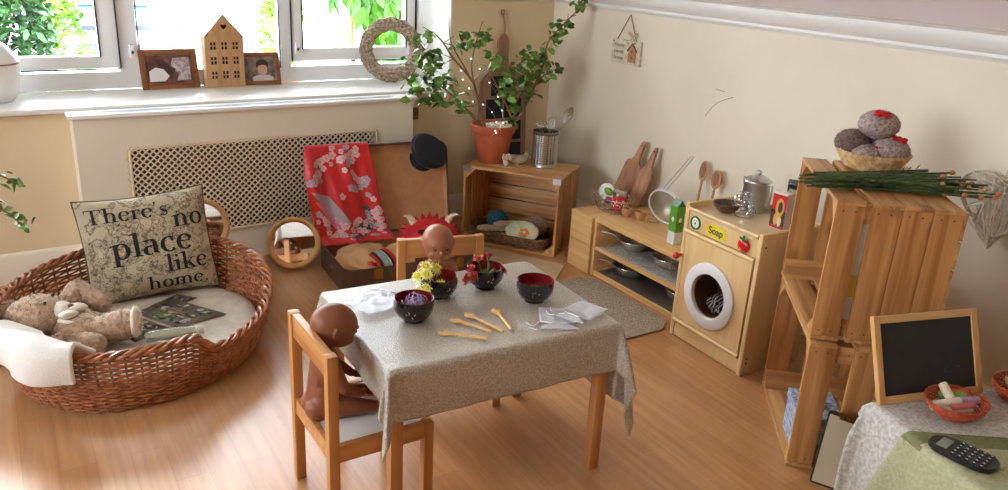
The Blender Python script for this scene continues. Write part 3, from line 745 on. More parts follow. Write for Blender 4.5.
# ------------------------------------------------------------------ bowls
MT['lacq_black'] = mat('black_lacquer', (20, 14, 16), .18, coat=.4); MT['lacq_red'] = mat('red_lacquer', (122, 14, 18), .3, coat=.3)
MT['marking'] = mat('pale_brush_marks', (205, 180, 165), .5)
def make_bowl(label, loc, rz=0):
    t = thing('lacquer_bowl', label, 'bowl', loc, rz, 'black and red lacquer bowls on the table')
    s = MB(); s.lathe([(0, .004), (.028, .004), (.028, 0), (.032, 0), (.033, .006), (.046, .014), (.057, .030), (.0600, .047), (.0585, .064), (.0573, .0645)], 40); s.build('outside', 'lacq_black', t)
    s = MB(); s.lathe([(.0573, .0645), (.056, .064), (.0570, .047), (.054, .031), (.043, .0165), (.025, .010), (0, .009)], 40); s.build('inside', 'lacq_red', t)
    s = MB(); rg = random.Random(int(rz*10)+3)
    for q in range(5):
        a0 = 2*math.pi*q/5
        for k in range(5):
            a = a0+rg.uniform(-.22, .22); z = rg.uniform(.030, .046); L_ = rg.uniform(.03, .07); dz = rg.uniform(-.006, .006)
            s.tube([((.0603-abs(z+dz*j-.045)*.10)*math.cos(a+L_*j), (.0603-abs(z+dz*j-.045)*.10)*math.sin(a+L_*j), z+dz*j) for j in (0, .5, 1)], .0008, 5)
    s.build('brush_decoration', 'marking', t)
    t.scale = (1, 1, 1.10)
    return t
BZ = .522
bw1 = make_bowl('black lacquer bowl filled with lilac shredded paper', (.946, 1.93, BZ), .3)
bw2 = dup(bw1, (1.090, 2.05, BZ), 1.1, 'black lacquer bowl with yellow flowers over its rim')
bw3 = dup(bw1, (1.262, 2.055, BZ), 2.0, 'black lacquer bowl holding red carnation buds')
bw4 = dup(bw1, (1.350, 1.895, BZ), 2.9, 'black lacquer bowl holding small brown chips')
# shredded paper
s = MB(); rg = random.Random(2)
for i in range(70):
    a = rg.uniform(0, 6.28); r = rg.uniform(.01, .042); z = rg.uniform(.03, .078-.4*r); pts = []
    c = Vector((r*math.cos(a)*.7, r*math.sin(a)*.7, z)); ax = Vector((rg.gauss(0, 1), rg.gauss(0, 1), rg.gauss(0, .5))).normalized(); e = ax.orthogonal().normalized(); f_ = ax.cross(e); R_ = rg.uniform(.010, .022)
    m_ = [c+(e*math.cos(k*.55)+f_*math.sin(k*.55))*R_+ax*k*.0006 for k in range(9)]
    m_ = [Vector((p.x, p.y, max(p.z, .02))) if math.hypot(p.x, p.y) < .048 else Vector((p.x*.048/math.hypot(p.x, p.y), p.y*.048/math.hypot(p.x, p.y), max(p.z, .05))) for p in m_]
    vv = []; 
    for p in m_: vv += [p+ax*.0014, p-ax*.0014]
    s.raw(vv, [(2*k, 2*k+1, 2*k+3, 2*k+2) for k in range(8)])
o = s.build('shredded_paper', mat('lilac_paper', (176, 156, 190), .6), normals=False, loc=(.946, 1.93, BZ)); tag(o, 'tangle of lilac shredded paper in the leftmost lacquer bowl', 'shredded paper', kind='stuff')
# yellow flowers
MT['petal_y'] = mat('yellow_petal', (250, 242, 140), .5); MT['petal_y2'] = mat('yellow_centre', (226, 208, 50), .6); MT['stalk'] = mat('green_stalk', (96, 130, 52), .5)
def daisy(label, c, nrm, size, base):
    size *= 1.25; t = thing('yellow_flower', label, 'flower', base, 0, 'yellow flowers in the lacquer bowl')
    c = Vector(c)-Vector(base); q = Vector(nrm).normalized().to_track_quat('Z', 'Y').to_matrix().to_4x4(); T = Matrix.Translation(c) @ q
    s = MB(); rg = random.Random(int(size*9999)+int(c.x*999))
    for ring, (n, L_, up) in enumerate(((15, 1.0, .15), (12, .78, .45), (8, .5, .8))):
        for k in range(n):
            a = 2*math.pi*(k+.5*ring)/n+rg.uniform(-.1, .1); l = size*L_*rg.uniform(.85, 1.1)
            P = Matrix.Rotation(a, 4, 'Z')
            z = lambda x: up*x*.8-(.6*x*x/size if ring == 0 else 0)
            wv = size*.13
            pts = [(.003, -wv*.4, 0), (l*.5, -wv, z(l*.5)), (l, 0, z(l)), (l*.5, wv, z(l*.5)), (.003, wv*.4, 0), (l*.5, 0, z(l*.5)-.0012)]
            s.raw(pts, [(0, 1, 5), (1, 2, 5), (2, 3, 5), (3, 4, 5), (4, 0, 5)], T @ P)
    s.build('petals', 'petal_y', t, normals=False)
    s = MB(); s.blob((0, 0, .004), (size*.25, size*.25, .004), T, 2); s.build('centre', 'petal_y2', t)
    s = MB(); e = Vector((0, 0, .014)); s.tube(smooth_path([c, c-Vector(nrm).normalized()*.012, (c+e)/2, e]), .0014, 6); s.build('stalk', 'stalk', t)
B2 = (1.090, 2.05, BZ)
for i, (dx, dy, dz, nr, sz, lb) in enumerate([(-.070, -.005, .030, (-.6, -.6, .5), .021, 'lowest left yellow flower hanging over the bowl rim'), (-.062, .02, .072, (-.6, -.5, .8), .022, 'left yellow flower above the bowl rim'),
        (-.035, .02, .100, (-.3, -.5, .9), .021, 'topmost yellow flower in the lacquer bowl'), (-.005, .012, .094, (.3, -.5, .9), .021, 'right yellow flower above the bowl rim'),
        (-.045, -.01, .084, (-.2, -.7, .6), .019, 'small central yellow flower between the upper blooms'), (-.012, -.040, .056, (-.1, -.7, .6), .020, 'yellow flower lying low inside the front of the bowl'), (-.055, -.03, .05, (-.4, -.8, .3), .018, 'small yellow flower against the front left of the rim')]):
    daisy(lb, (B2[0]+dx, B2[1]+dy, B2[2]+dz), nr, sz, B2)
# red carnation buds
MT['petal_r'] = mat('carnation_red', (222, 84, 92), .55, rgb2=(186, 40, 52), vscale=90)
B3 = (1.262, 2.055, BZ)
for i, (dx, dy, dz, lb) in enumerate([(-.078, -.025, .048, 'red carnation bud furthest left over the bowl rim'), (-.056, -.008, .070, 'red carnation bud second from left in bowl'), (-.022, .01, .095, 'upright red carnation bud at the back centre of bowl'), (.024, .022, .094, 'tallest red carnation bud at the right back of bowl'), (.045, -.03, .060, 'red carnation bud leaning on the right rim of bowl'), (-.06, -.035, .055, 'red carnation bud low at the left front of bowl')]):
    t = thing('carnation', lb, 'flower', B3, 0, 'red carnation buds in the lacquer bowl'); c = Vector((dx, dy, dz)); e = Vector((dx*.15, dy*.15, .016)); d = (c-e).normalized()
    s = MB(); rg = random.Random(i); T = Matrix.Translation(c) @ d.to_track_quat('Z', 'Y').to_matrix().to_4x4()
    for k in range(16):
        a = k*2.4; r = .002+.0006*k; P = Matrix.Rotation(a, 4, 'Z') @ Matrix.Translation((r, 0, 0)) @ Matrix.Rotation(.2+.05*k, 4, 'Y')
        s.raw([(0, -.003, 0), (0, -.0058, .009), (.001, -.002, .0125), (0, .001, .0105), (.001, .004, .0125), (0, .006, .008), (0, .003, 0)], [(0, 1, 2, 3, 4, 5, 6)], T @ P)
    s.build('petals', 'petal_r', t, normals=False)
    s = MB(); s.lathe([(0, -.011), (.0035, -.010), (.0052, -.004), (.005, .002), (0, .003)], 10, T); s.tube(smooth_path([c-d*.01, (c+e)/2+Vector((0, 0, -.004)), e]), .0016, 6); s.build('stalk', 'stalk', t)
# leaves in carnation bowl
s = MB(); rg = random.Random(9)
for i in range(26):
    a = rg.uniform(0, 6.28); r = rg.uniform(.0, .03); p = Vector((r*math.cos(a), r*math.sin(a), .03)); q = Vector((math.cos(a)*.03, math.sin(a)*.03, rg.uniform(.02, .045))); sd_ = Vector((-math.sin(a), math.cos(a), 0))*.002
    s.raw([p-sd_, p+q*.5-sd_*1.4+Vector((0, 0, .006)), p+q, p+q*.5+sd_*1.4+Vector((0, 0, .006)), p+sd_], [(0, 1, 2, 3, 4)])
o = s.build('green_trimmings', 'stalk', normals=False, loc=B3); tag(o, 'narrow green leaf trimmings filling the carnation bowl', 'leaves', kind='stuff')
# chips
MT['chip'] = mat('brown_wood_chip', (150, 74, 56), .6, rgb2=(120, 50, 36), vscale=60)
rg = random.Random(21)
s = MB(); s.blob((0, 0, 0), (.042, .042, .013), None, 3, nz=.3, nsc=4); o = s.build('chip_heap', 'chip', loc=(1.350, 1.895, BZ+.026)); tag(o, 'heap of fine brown chips filling the bottom of the rightmost lacquer bowl', 'wood chips', kind='stuff')
for i in range(14):
    a = i*2.4; r = .0085*math.sqrt(i); s = MB()
    s.prism([(.009*math.cos(k*1.05), .007*math.sin(k*1.05)) for k in range(6)], -.0012, .0012, TR((0, 0, 0), (rg.uniform(-.5, .5), rg.uniform(-.5, .5), rg.uniform(0, 3))))
    o = s.build('wood_chip', 'chip', loc=(1.350+r*math.cos(a), 1.895+r*math.sin(a), BZ+.036+.03*r+(.005 if i % 3 == 0 else 0)))
    tag(o, 'small flat brown chip lying in the rightmost lacquer bowl', 'wood chip', 'brown chips in the rightmost lacquer bowl')
# wooden spoons with a little face on the head
MT['spoonwood'] = wood('pale_spoon_wood', (236, 196, 138), (218, 168, 104), 'x', knots=False, rough=.4)
def make_spoon(label, head, tail):
    h_ = Vector((head[0], head[1], 0)); e = Vector((tail[0], tail[1], 0)); d = e-h_; L_ = d.length; rz = math.atan2(d.y, d.x)
    t = thing('wooden_spoon', label, 'spoon', (h_.x, h_.y, BZ+.0035), rz, 'small wooden spoons on the grey tablecloth')
    s = MB(); n = 16
    prof = [(-.004, .001), (.0, .0115), (.006, .0155), (.014, .0168), (.022, .0145), (.030, .0085), (.038, .0048), (L_*.6, .0042), (L_-.012, .0050), (L_-.004, .0052), (L_, .001)]
    rings = []
    for x, r in prof: rings.append([s.bm.verts.new((x, r*math.cos(2*math.pi*k/n), max(-.003, (min(r, .0052))*math.sin(2*math.pi*k/n))+.0025)) for k in range(n)])
    fs = []
    for a, b_ in zip(rings, rings[1:]):
        for k in range(n): fs.append(s.bm.faces.new((a[k], a[(k+1) % n], b_[(k+1) % n], b_[k])))
    fs.append(s.bm.faces.new(rings[0])); fs.append(s.bm.faces.new(rings[-1][::-1])); s._fin([], fs)
    s.build('body', 'spoonwood', t)
    s = MB()
    for y in (-.005, .005): s.blob((.010, y, .0078), (.0012, .0016, .0006), None, 1)
    s.blob((.012, 0, .0080), (.0008, .0012, .0006), None, 1); s.tube([(.007, -.0045, .0078), (.005, 0, .0078), (.007, .0045, .0078)], .0006, 4); s.build('drawn_face', 'dark_wood', t)
make_spoon('wooden spoon furthest left and nearest the table front edge', (.970, 1.812), (1.075, 1.716))
make_spoon('wooden spoon second from left on the tablecloth', (1.043, 1.872), (1.108, 1.748))
make_spoon('wooden spoon third from left on the tablecloth', (1.100, 1.885), (1.138, 1.735))
make_spoon('rightmost of the wooden spoons, lying turned toward the others', (1.194, 1.876), (1.165, 1.735))
# organza bags
def organza():
    m = bpy.data.materials.new('white_organza'); m.use_nodes = True; nt = m.node_tree; N = nt.nodes; L = nt.links
    b_ = N['Principled BSDF']; b_.inputs['Base Color'].default_value = lin((240, 240, 248)); b_.inputs['Roughness'].default_value = .35; b_.inputs['Sheen Weight'].default_value = .3
    b_.inputs['Alpha'].default_value = .45
    return m
MT['organza'] = organza()
def bag(label, c, rz, wx, wy, off=0):
    t = thing('organza_bag', label, 'bag', (c[0], c[1], BZ+.001+off), rz)
    def fn(u, v):
        x = (u-.5)*wx; y = (v-.5)*wy; pinch = 1-.55*math.exp(-((v-.80)/.06)**2)
        return Vector((x*pinch, y, .004+.004*noise.noise(Vector((x*40, y*40, off*99)))+.004*math.exp(-((v-.8)/.08)**2)))
    s = MB(); s.grid(fn, 16, 22); o = s.build('pouch', 'organza', t, sharp=180); mod(o, 'SOLIDIFY', thickness=.0012)
    s = MB(); y0 = .30*wy
    s.tube(smooth_path([(-.2*wx, y0, .009), (0, y0+.002, .011), (.22*wx, y0, .009), (.5*wx, y0-.02, .003), (.7*wx, y0+.01, .002), (.9*wx, y0-.01, .002)]), .0013, 6)
    s.tube(smooth_path([(.2*wx, y0, .009), (.45*wx, y0+.02, .003), (.62*wx, y0+.035, .002), (.85*wx, y0+.02, .002)]), .0013, 6)
    s.build('drawstring', 'ceramic', t)
bag('upper white organza bag at the left end of the table beside lilac paper', (.900, 2.115), R3(-62), .10, .17)
bag('lower white organza bag at the left end of the table, nearest the seated doll', (.890, 2.045), R3(-75), .09, .15, .009)
bag('white organza bag at right end of the table, nearer the rightmost bowl', (1.335, 1.745), R3(150), .11, .15)
bag('white organza bag at the front right corner of the table', (1.415, 1.735), R3(110), .10, .15, .008)
# ------------------------------------------------------------------ wicker dog basket
BC = Vector((.352, 3.071, 0)); BR_ = .60; BA, BB = .499, .430
MT['wicker'] = mat('red_brown_wicker', (188, 118, 72), .45, rgb2=(136, 76, 44), vscale=34, coat=.25)
def bk(th, k, z):
    """basket wall point: th angle, k horizontal scale"""
    e = 2/2.08; c, s_ = math.cos(th), math.sin(th)
    x = BA*k*math.copysign(abs(c)**e, c); y = BB*k*math.copysign(abs(s_)**e, s_)
    return Vector((x*math.cos(BR_)-y*math.sin(BR_), x*math.sin(BR_)+y*math.cos(BR_), z))
def rimz(th):
    w_ = th+BR_; z = .280+.036*math.cos(w_-1.3)
    d = (w_-R3(-72)+math.pi) % (2*math.pi)-math.pi
    z -= .085/(1+math.exp(-(d-R3(4))/R3(2.2)))*(1/(1+math.exp((d-R3(62))/R3(10))))
    return z
t = thing('wicker_basket', 'large oval reddish wicker pet basket with dipped front on the floor', 'basket', BC)
s = MB(); nst = 60; rows = 25
for j in range(rows):
    pts = []; n = 240
    for i in range(n):
        th = 2*math.pi*i/n; zt = rimz(th)-.012; f_ = j/(rows-1); z = .008+(zt-.008)*f_
        k = .872+(1-.872)*math.sin(f_*math.pi/2)**.9*1.0
        k += .0135*math.sin(nst*th/2+math.pi*j)
        pts.append(bk(th, k, z))
    s.tube(pts, .0045, 6, closed=True)
s.build('woven_wall', 'wicker', t)
s = MB()
for i in range(nst):
    th = 2*math.pi*(i+.5)/nst*1.0
    s.tube([bk(th, .872+.128*math.sin(f_*math.pi/2)**.9, .004+(rimz(th)-.006)*f_) for f_ in (0, .15, .3, .5, .75, 1)], .0045, 5)
s.build('stake', 'wicker', t)['kind'] = 'stuff'
s = MB()
for q in range(3):
    n = 420; pts = []
    for i in range(n):
        th = 2*math.pi*i/n; p = bk(th, 1.0, rimz(th)); o_ = bk(th, 1.035, 0)-bk(th, 1, 0); o_.normalize(); a = 24*th+q*2.094
        pts.append(p+o_*.013*math.cos(a)+Vector((0, 0, .008*math.sin(a))))
    s.tube(pts, .0078, 6, closed=True)
s.build('braided_rim', 'wicker', t)
s = MB(); s.lathe([(0, .006), (.82, .006), (.872, .012), (.86, .02), (0, .02)], 64)
for v in s.bm.verts:
    th = math.atan2(v.co.y, v.co.x); r = math.hypot(v.co.x, v.co.y); v.co = bk(th, r, v.co.z)
s.build('base', 'wicker', t)
# mattress pad
MT['pad'] = mat('cream_pad', (226, 216, 200), .85, bump=.5, bscale=200, vary=.08)
s = MB(); s.lathe([(0, .024), (.82, .024), (.87, .05), (.90, .085), (.885, .112), (.82, .122), (.4, .126), (0, .126)], 64)
for v in s.bm.verts:
    th = math.atan2(v.co.y, v.co.x); r = math.hypot(v.co.x, v.co.y); v.co = bk(th, r, v.co.z)
o = s.build('basket_cushion', 'pad', loc=BC, sharp=180); tag(o, 'flat oval cream cushion lying in the bottom of the wicker basket', 'cushion')
PZ = .127
# ------------------------------------------------------------------ pillow with lettering
def stroke(p0, p1, w0, w1=None, n=10):
    w1 = w0 if w1 is None else w1; p0, p1 = Vector(p0), Vector(p1); d = (p1-p0).normalized(); sd_ = Vector((-d.y, d.x))
    return [[(p0+(p1-p0)*i/n)+sd_*(w0+(w1-w0)*i/n)/2*q for q in (1, -1)] for i in range(n+1)]
def arc(c, rx, ry, a0, a1, thick, thin, n=22, tilt=0):
    out = []
    for i in range(n+1):
        a = R3(a0+(a1-a0)*i/n); w_ = thin+(thick-thin)*abs(math.cos(a-R3(tilt)))**1.3
        d = Vector((math.cos(a), math.sin(a))); p = Vector((c[0]+rx*math.cos(a), c[1]+ry*math.sin(a)))
        out.append([p+d*w_/2, p-d*w_/2])
    return out
TK, TN = .13, .035
def V(x, y0, y1, ser='', w=TK):
    o_ = [stroke((x, y0), (x, y1), w)]
    if 'b' in ser: o_.append(stroke((x-.15, y0+.018), (x+.15, y0+.018), TN))
    if 't' in ser: o_.append(stroke((x-.18, y1-.055), (x, y1-.015), TN, TN*1.6, 4))
    if 'T' in ser: o_.append(stroke((x-.15, y1-.018), (x+.15, y1-.018), TN))
    return o_
GL = {
 'T': (.78, V(.38, 0, .7, 'b')+[stroke((.04, .68), (.72, .68), TN*1.3), stroke((.055, .69), (.045, .52), TN*1.6, TN*.6, 4), stroke((.705, .69), (.715, .52), TN*1.6, TN*.6, 4)]),
 'h': (.64, V(.15, 0, .74, 'bt')+V(.47, 0, .30, 'b')+[arc((.31, .30), .16, .16, 0, 150, TK, TN)]),
 'e': (.52, [arc((.26, .235), .19, .225, 15, 320, TK, TN), stroke((.10, .26), (.44, .26), TN), ]),
 'r': (.46, V(.15, 0, .46, 'bt')+[arc((.31, .29), .16, .16, 45, 160, TN*1.6, TN), [[q+Vector((.39, .395)) for q in p] for p in arc((0, 0), .022, .022, 0, 360, .044, .044, 10)]]),
 "'": (.24, [stroke((.12, .74), (.09, .54), .10, .03, 5)]),
 's': (.44, [arc((.21, .345), .125, .11, 30, 270, TN*1.6, TN*1.5), arc((.21, .125), .135, .115, 90, -150, TN*1.8, TN*1.5), stroke((.12, .30), (.30, .17), TK*.9, TK*.9, 8), stroke((.33, .46), (.325, .34), TN, TN, 3), stroke((.075, 0), (.075, .13), TN, TN, 3)]),
 'n': (.64, V(.15, 0, .46, 'bt')+V(.47, 0, .30, 'b')+[arc((.31, .30), .16, .16, 0, 150, TK, TN)]),
 'o': (.56, [arc((.27, .235), .19, .225, 0, 360, TK, TN, 34)]),
 'p': (.60, V(.15, -.22, .46, 'bt')+[arc((.31, .235), .18, .225, -140, 140, TK, TN, 28)]),
 'l': (.30, V(.15, 0, .74, 'bt')),
 'a': (.52, V(.37, .04, .33)+[arc((.23, .33), .14, .13, 0, 150, TK, TN), arc((.21, .135), .135, .125, 60, 300, TK, TN), stroke((.22, .265), (.37, .285), TN, TN, 4), stroke((.37, .06), (.48, .02), TN*1.4, TN, 4)]),
 'c': (.48, [arc((.26, .235), .19, .225, 45, 318, TK, TN), [[q+Vector((.37, .36)) for q in p] for p in arc((0, 0), .022, .022, 0, 360, .05, .05, 10)]]),
 'i': (.30, V(.15, 0, .46, 'bt')+[[[q+Vector((.145, .63)) for q in p] for p in arc((0, 0), .03, .03, 0, 360, .06, .06, 12)]]),
 'k': (.60, V(.15, 0, .74, 'bt')+[stroke((.19, .19), (.46, .44), TN*1.2), stroke((.27, .27), (.50, .02), TK*.8, TK*.8), stroke((.38, .018), (.60, .018), TN), stroke((.36, .445), (.56, .445), TN)]),
 'm': (.94, V(.15, 0, .46, 'bt')+V(.46, 0, .30, 'b')+V(.77, 0, .30, 'b')+[arc((.305, .30), .155, .16, 0, 150, TK, TN), arc((.615, .30), .155, .16, 0, 150, TK, TN)]),
 '.': (.24, [[[q+Vector((.12, .05)) for q in p] for p in arc((0, 0), .03, .03, 0, 360, .06, .06, 12)]]),
}
PW, PH = .50, .44
def pil(x, y, side=1, off=0):
    """x,y in -1..1 -> pillow surface point (local: x across, z up, y thickness)"""
    e = (max(0, 1-abs(x)**2.6)*max(0, 1-abs(y)**2.6))**.55
    pin = 1-.07*(abs(y)**2)*(1-abs(x)**2); pin2 = 1-.09*(abs(x)**2)*(1-abs(y)**2)
    X = x*PW/2*(1-.05*(1-abs(y)**2)*abs(x)**3); Z = y*PH/2*(1-.08*(1-abs(x)**2)*abs(y)**3)
    wr = .006*noise.noise(Vector((x*2.2, y*2.2, side)))*min(1, e*3)+.003*noise.noise(Vector((x*5+3, y*5, side)))*min(1, e*3)
    return Vector((X, -side*(.075*e+wr+off), Z))
t = thing('map_pillow', "square beige map-print pillow lettered There's no place like home", 'pillow', (.440, 3.345, PZ-.070), R3(-3)+WA)
TP = Matrix.Translation((0, .045, PH/2+.055)) @ Euler((R3(-17), R3(-3), 0)).to_matrix().to_4x4()
def map_mat():
    m = bpy.data.materials.new('antique_map_print'); m.use_nodes = True; nt = m.node_tree; N = nt.nodes; L = nt.links
    b_ = N['Principled BSDF']; b_.inputs['Roughness'].default_value = .8
    tc = N.new('ShaderNodeTexCoord'); n = N.new('ShaderNodeTexNoise'); n.inputs['Scale'].default_value = 9; n.inputs['Detail'].default_value = 9; n.inputs['Roughness'].default_value = .62
    L.new(tc.outputs['Object'], n.inputs['Vector'])
    r = N.new('ShaderNodeValToRGB'); e = r.color_ramp.elements
    for _ in range(6): e.new(.5)
    vals = [(0, (176, 160, 134)), (.44, (190, 174, 146)), (.478, (182, 166, 138)), (.49, (54, 46, 40)), (.502, (160, 144, 118)), (.545, (208, 192, 162)), (.556, (78, 68, 56)), (.57, (204, 188, 158))]
    for i, (p, c) in enumerate(vals): e[i].position = p; e[i].color = lin(c)
    L.new(n.outputs['Fac'], r.inputs['Fac'])
    n2 = N.new('ShaderNodeTexNoise'); n2.inputs['Scale'].default_value = 120; n2.inputs['Detail'].default_value = 2; L.new(tc.outputs['Object'], n2.inputs['Vector'])
    r2 = N.new('ShaderNodeValToRGB'); r2.color_ramp.elements[0].position = .38; r2.color_ramp.elements[1].position = .46; r2.color_ramp.elements[0].color = (.45, .42, .4, 1); r2.color_ramp.elements[1].color = (1, 1, 1, 1)
    L.new(n2.outputs['Fac'], r2.inputs['Fac'])
    mx = N.new('ShaderNodeMix'); mx.data_type = 'RGBA'; mx.blend_type = 'MULTIPLY'
    n3 = N.new('ShaderNodeTexNoise'); n3.inputs['Scale'].default_value = 6; L.new(tc.outputs['Object'], n3.inputs['Vector'])
    r3 = N.new('ShaderNodeValToRGB'); r3.color_ramp.elements[0].position = .46; r3.color_ramp.elements[1].position = .6; L.new(n3.outputs['Fac'], r3.inputs['Fac'])
    L.new(r3.outputs['Color'], mx.inputs[0]); L.new(r.outputs['Color'], mx.inputs[6]); L.new(r2.outputs['Color'], mx.inputs[7]); L.new(mx.outputs[2], b_.inputs['Base Color'])
    return m
MT['map'] = map_mat()
s = MB()
for sd_ in (1, -1): s.grid(lambda u, v: TP @ pil(2*u-1, 2*v-1, sd_), 44, 40)
bmesh.ops.remove_doubles(s.bm, verts=s.bm.verts[:], dist=.0004)
s.build('cover', 'map', t, sharp=180)
s = MB(); n = 60; per = [(-1+2*k/n, -1) for k in range(n)]+[(1, -1+2*k/n) for k in range(n)]+[(1-2*k/n, 1) for k in range(n)]+[(-1, 1-2*k/n) for k in range(n)]
s.tube([TP @ pil(x, y, 1) for x, y in per], .003, 6, closed=True); s.build('piping', mat('dark_piping', (92, 78, 62), .8), t)
s = MB()
def word(txt, x0, y0, size):
    """x0,y0 (in metres from pillow centre) baseline start"""
    x = x0
    for ch in txt:
        adv, strokes = GL[ch]
        for st in strokes:
            vs = []
            for a, b_ in st:
                for q in (a, (a+b_)/2, b_):
                    X = x+q.x*size; Y = y0+q.y*size; vs.append(TP @ pil(X/(PW/2), Y/(PH/2), 1, .0016))
            s.raw(vs, [(3*k+j, 3*k+j+1, 3*k+j+4, 3*k+j+3) for k in range(len(st)-1) for j in (0, 1)])
        x += adv*size
word("There's", -.222, .118, .088); word('no', .100, .062, .108); word('place', -.150, -.034, .131); word('like', .045, -.118, .100); word('home.', -.035, -.188, .083)
s.build('lettering', mat('black_print', (26, 22, 20), .7), t, normals=False)
# ------------------------------------------------------------------ teddy bear
MT['fur'] = mat('tan_plush', (206, 170, 138), .95, bump=1.0, bscale=150, vary=.25, vscale=60, sheen=.5)
MT['furw'] = mat('white_plush', (228, 216, 200), .9, bump=.6, bscale=120, sheen=.4)
t = thing('teddy_bear', 'tan plush teddy bear lying on its back in the wicker basket', 'teddy bear', (-.005, 2.96, 0))
def furry(parts, name, m, tufts, seed, label=None):
    s = MB()
    for p in parts:
        if len(p) == 2: s.blob(p[0], p[1], None, 4, nz=.05, nsc=7)
        elif len(p) == 3: s.blob(p[0], p[1], None, 4, nz=.05, nsc=7, rot=p[2])
        else: capsule(s, p[0], p[1], p[2], p[3])
    rg = random.Random(seed)
    s.bm.faces.ensure_lookup_table(); fl = list(s.bm.faces); 
    for k in range(tufts):
        f = rg.choice(fl); 
        c = f.calc_center_median(); nn = f.normal if f.normal.length else Vector((0, 0, 1)); f.normal_update(); nn = f.normal
        d = (nn+Vector((rg.gauss(0, .5), rg.gauss(0, .5), rg.gauss(0, .5)))).normalized(); sd_ = d.orthogonal().normalized()*.0016
        s.raw([c-sd_, c+sd_, c+d*rg.uniform(.006, .011)], [(0, 1, 2)])
    o = s.build(name, m, t, sharp=180, normals=False)
    if label: o['label'] = label
    return o
furry([((.015, .125, .225), (.108, .092, .080)), ((-.075, .175, .235), (.045, .025, .048), (0, 0, .7)), ((.0, .065, .165), (.03, .022, .04), (.6, 0, 0)),
       ((.145, .03, .185), (.085, .075, .06)), ((.09, .08, .195), (.055, .055, .05)),
       ((.10, .15, .235), (.155, .215, .270), .036, .042), ((.155, .215, .270), (.225, .15, .225), .042, .036),
       ((.075, -.01, .18), (.03, -.055, .175), .032, .034),
       ((.19, .0, .185), (.285, -.02, .205), .052, .058), ((.12, -.03, .17), (.17, -.085, .175), .040, .042),
       ], 'body', 'fur', 5200, 4)
furry([((.315, -.030, .21), (.020, .054, .058), (0, 0, -.35))], 'foot_pad', 'furw', 250, 7, 'cream foot pad')
furry([((.088, .085, .250), (.040, .040, .034))], 'muzzle', 'furw', 150, 8, 'cream muzzle')
s = MB(); s.blob((.118, .070, .268), (.015, .012, .010), None, 2); s.build('nose', mat('brown_nose', (86, 58, 46), .6), t)
s = MB(); s.blob((.07, .13, .298), .006, None, 2); s.blob((.04, .07, .296), .006, None, 2); s.build('eyes', 'dark', t)
s = MB(); c_ = Vector((.125, .060, .225))
for q in (-1, 1): s.blob(c_+Vector((.018*q, .026*q, .028)), (.044, .026, .016), None, 3, rot=(.2*q, .3, .9))
s.blob(c_+Vector((0, 0, .034)), .011, None, 2); s.tube([c_+Vector((.05*math.cos(a*.5), .055*math.sin(a*.5), .01*math.sin(a))) for a in range(13)], .009, 8); s.build('bow', mat('cream_ribbon', (232, 222, 204), .6), t)
# towel
MT['towel'] = mat('white_terry', (238, 232, 224), .95, bump=1, bscale=180, sheen=.3)
t_ = MB()
# polyline across the rim (inside -> over -> outside)
def towel(u, v):
    th = R3(180+16)+R3(46)*u     # angle along rim
    th -= BR_
    lift = .012*noise.noise(Vector((u*3, v*3, 1)))
    p = bk(th, 1, rimz(th)); o_ = (bk(th, 1.02, 0)-bk(th, 1, 0)).normalized()
    prof = [(-.13, -.055), (-.09, -.025), (-.04, .014), (0, .030), (.030, .014), (.038, -.02), (.036, -.045-.045*u)]
    k = v*(len(prof)-1); i = min(int(k), len(prof)-2); f_ = k-i
    a = prof[i][0]+(prof[i+1][0]-prof[i][0])*f_; z = prof[i][1]+(prof[i+1][1]-prof[i][1])*f_
    return p+o_*(a+.012*math.sin(u*9+v*2)*(.4+v)+(.012 if u > .45 else 0)*min(1, max(0, (u-.45)*12)))+Vector((0, 0, z+lift+.006*math.sin(u*11+v*3)+(.010 if u > .45 else 0)*min(1, max(0, (u-.45)*12))))
t_.grid(towel, 40, 36)
o = t_.build('towel', 'towel', loc=BC, sharp=180); mod(o, 'SOLIDIFY', thickness=.020, offset=1); mod(o, 'SUBSURF', levels=1, render_levels=1)
tag(o, 'folded white terry towel hanging over the left rim of the wicker basket', 'towel')
# picture cards
def card(label, corners, z, seed):
    c = sum((Vector((x, y, 0)) for x, y in corners), Vector())/4; s = MB()
    s.prism([(x-c.x, y-c.y) for x, y in corners], 0, .0018); s.mi = 0
    rg = random.Random(seed); A, B_, C_, D_ = [Vector((x-c.x, y-c.y, .0019)) for x, y in corners]
    P = lambda u, v: (A*(1-u)+B_*u)*(1-v)+(D_*(1-u)+C_*u)*v
    for k in range(60):
        s.mi = rg.choice((1, 2, 3, 4, 1, 4, 2, 3)); u, v = rg.uniform(.03, .8), rg.uniform(.03, .8); du, dv = rg.uniform(.05, .22), rg.uniform(.05, .2)
        poly = [P(min(.98, max(.02, u+du*(.5+.5*math.cos(a)*rg.uniform(.6, 1)))), min(.98, max(.02, v+dv*(.5+.5*math.sin(a)*rg.uniform(.6, 1))))) for a in [x*.9 for x in range(7)]]
        s.raw([p+Vector((0, 0, k*.00001)) for p in poly], [tuple(range(7))])
    for k in range(5):
        s.mi = 5; p = P(.3+.1*k, .25); s.tube([p, P(.35+.08*k, .6)], .0009, 4)
    o = s.build('picture_card', [mat('card_grey', (126, 120, 112), .5), mat('card_dark', (44, 38, 40), .5), mat('card_green', (72, 130, 40), .5), mat('card_navy', (52, 54, 96), .5), mat('card_pale', (196, 190, 176), .35), mat('card_orange', (200, 130, 96), .35)], normals=False, loc=(c.x, c.y, z))
    tag(o, label, 'picture card')
card('large picture card nearest the right end of the basket cushion', [(.338, 3.185), (.487, 3.275), (.652, 3.03), (.455, 2.985)][::1], PZ+.003, 3)
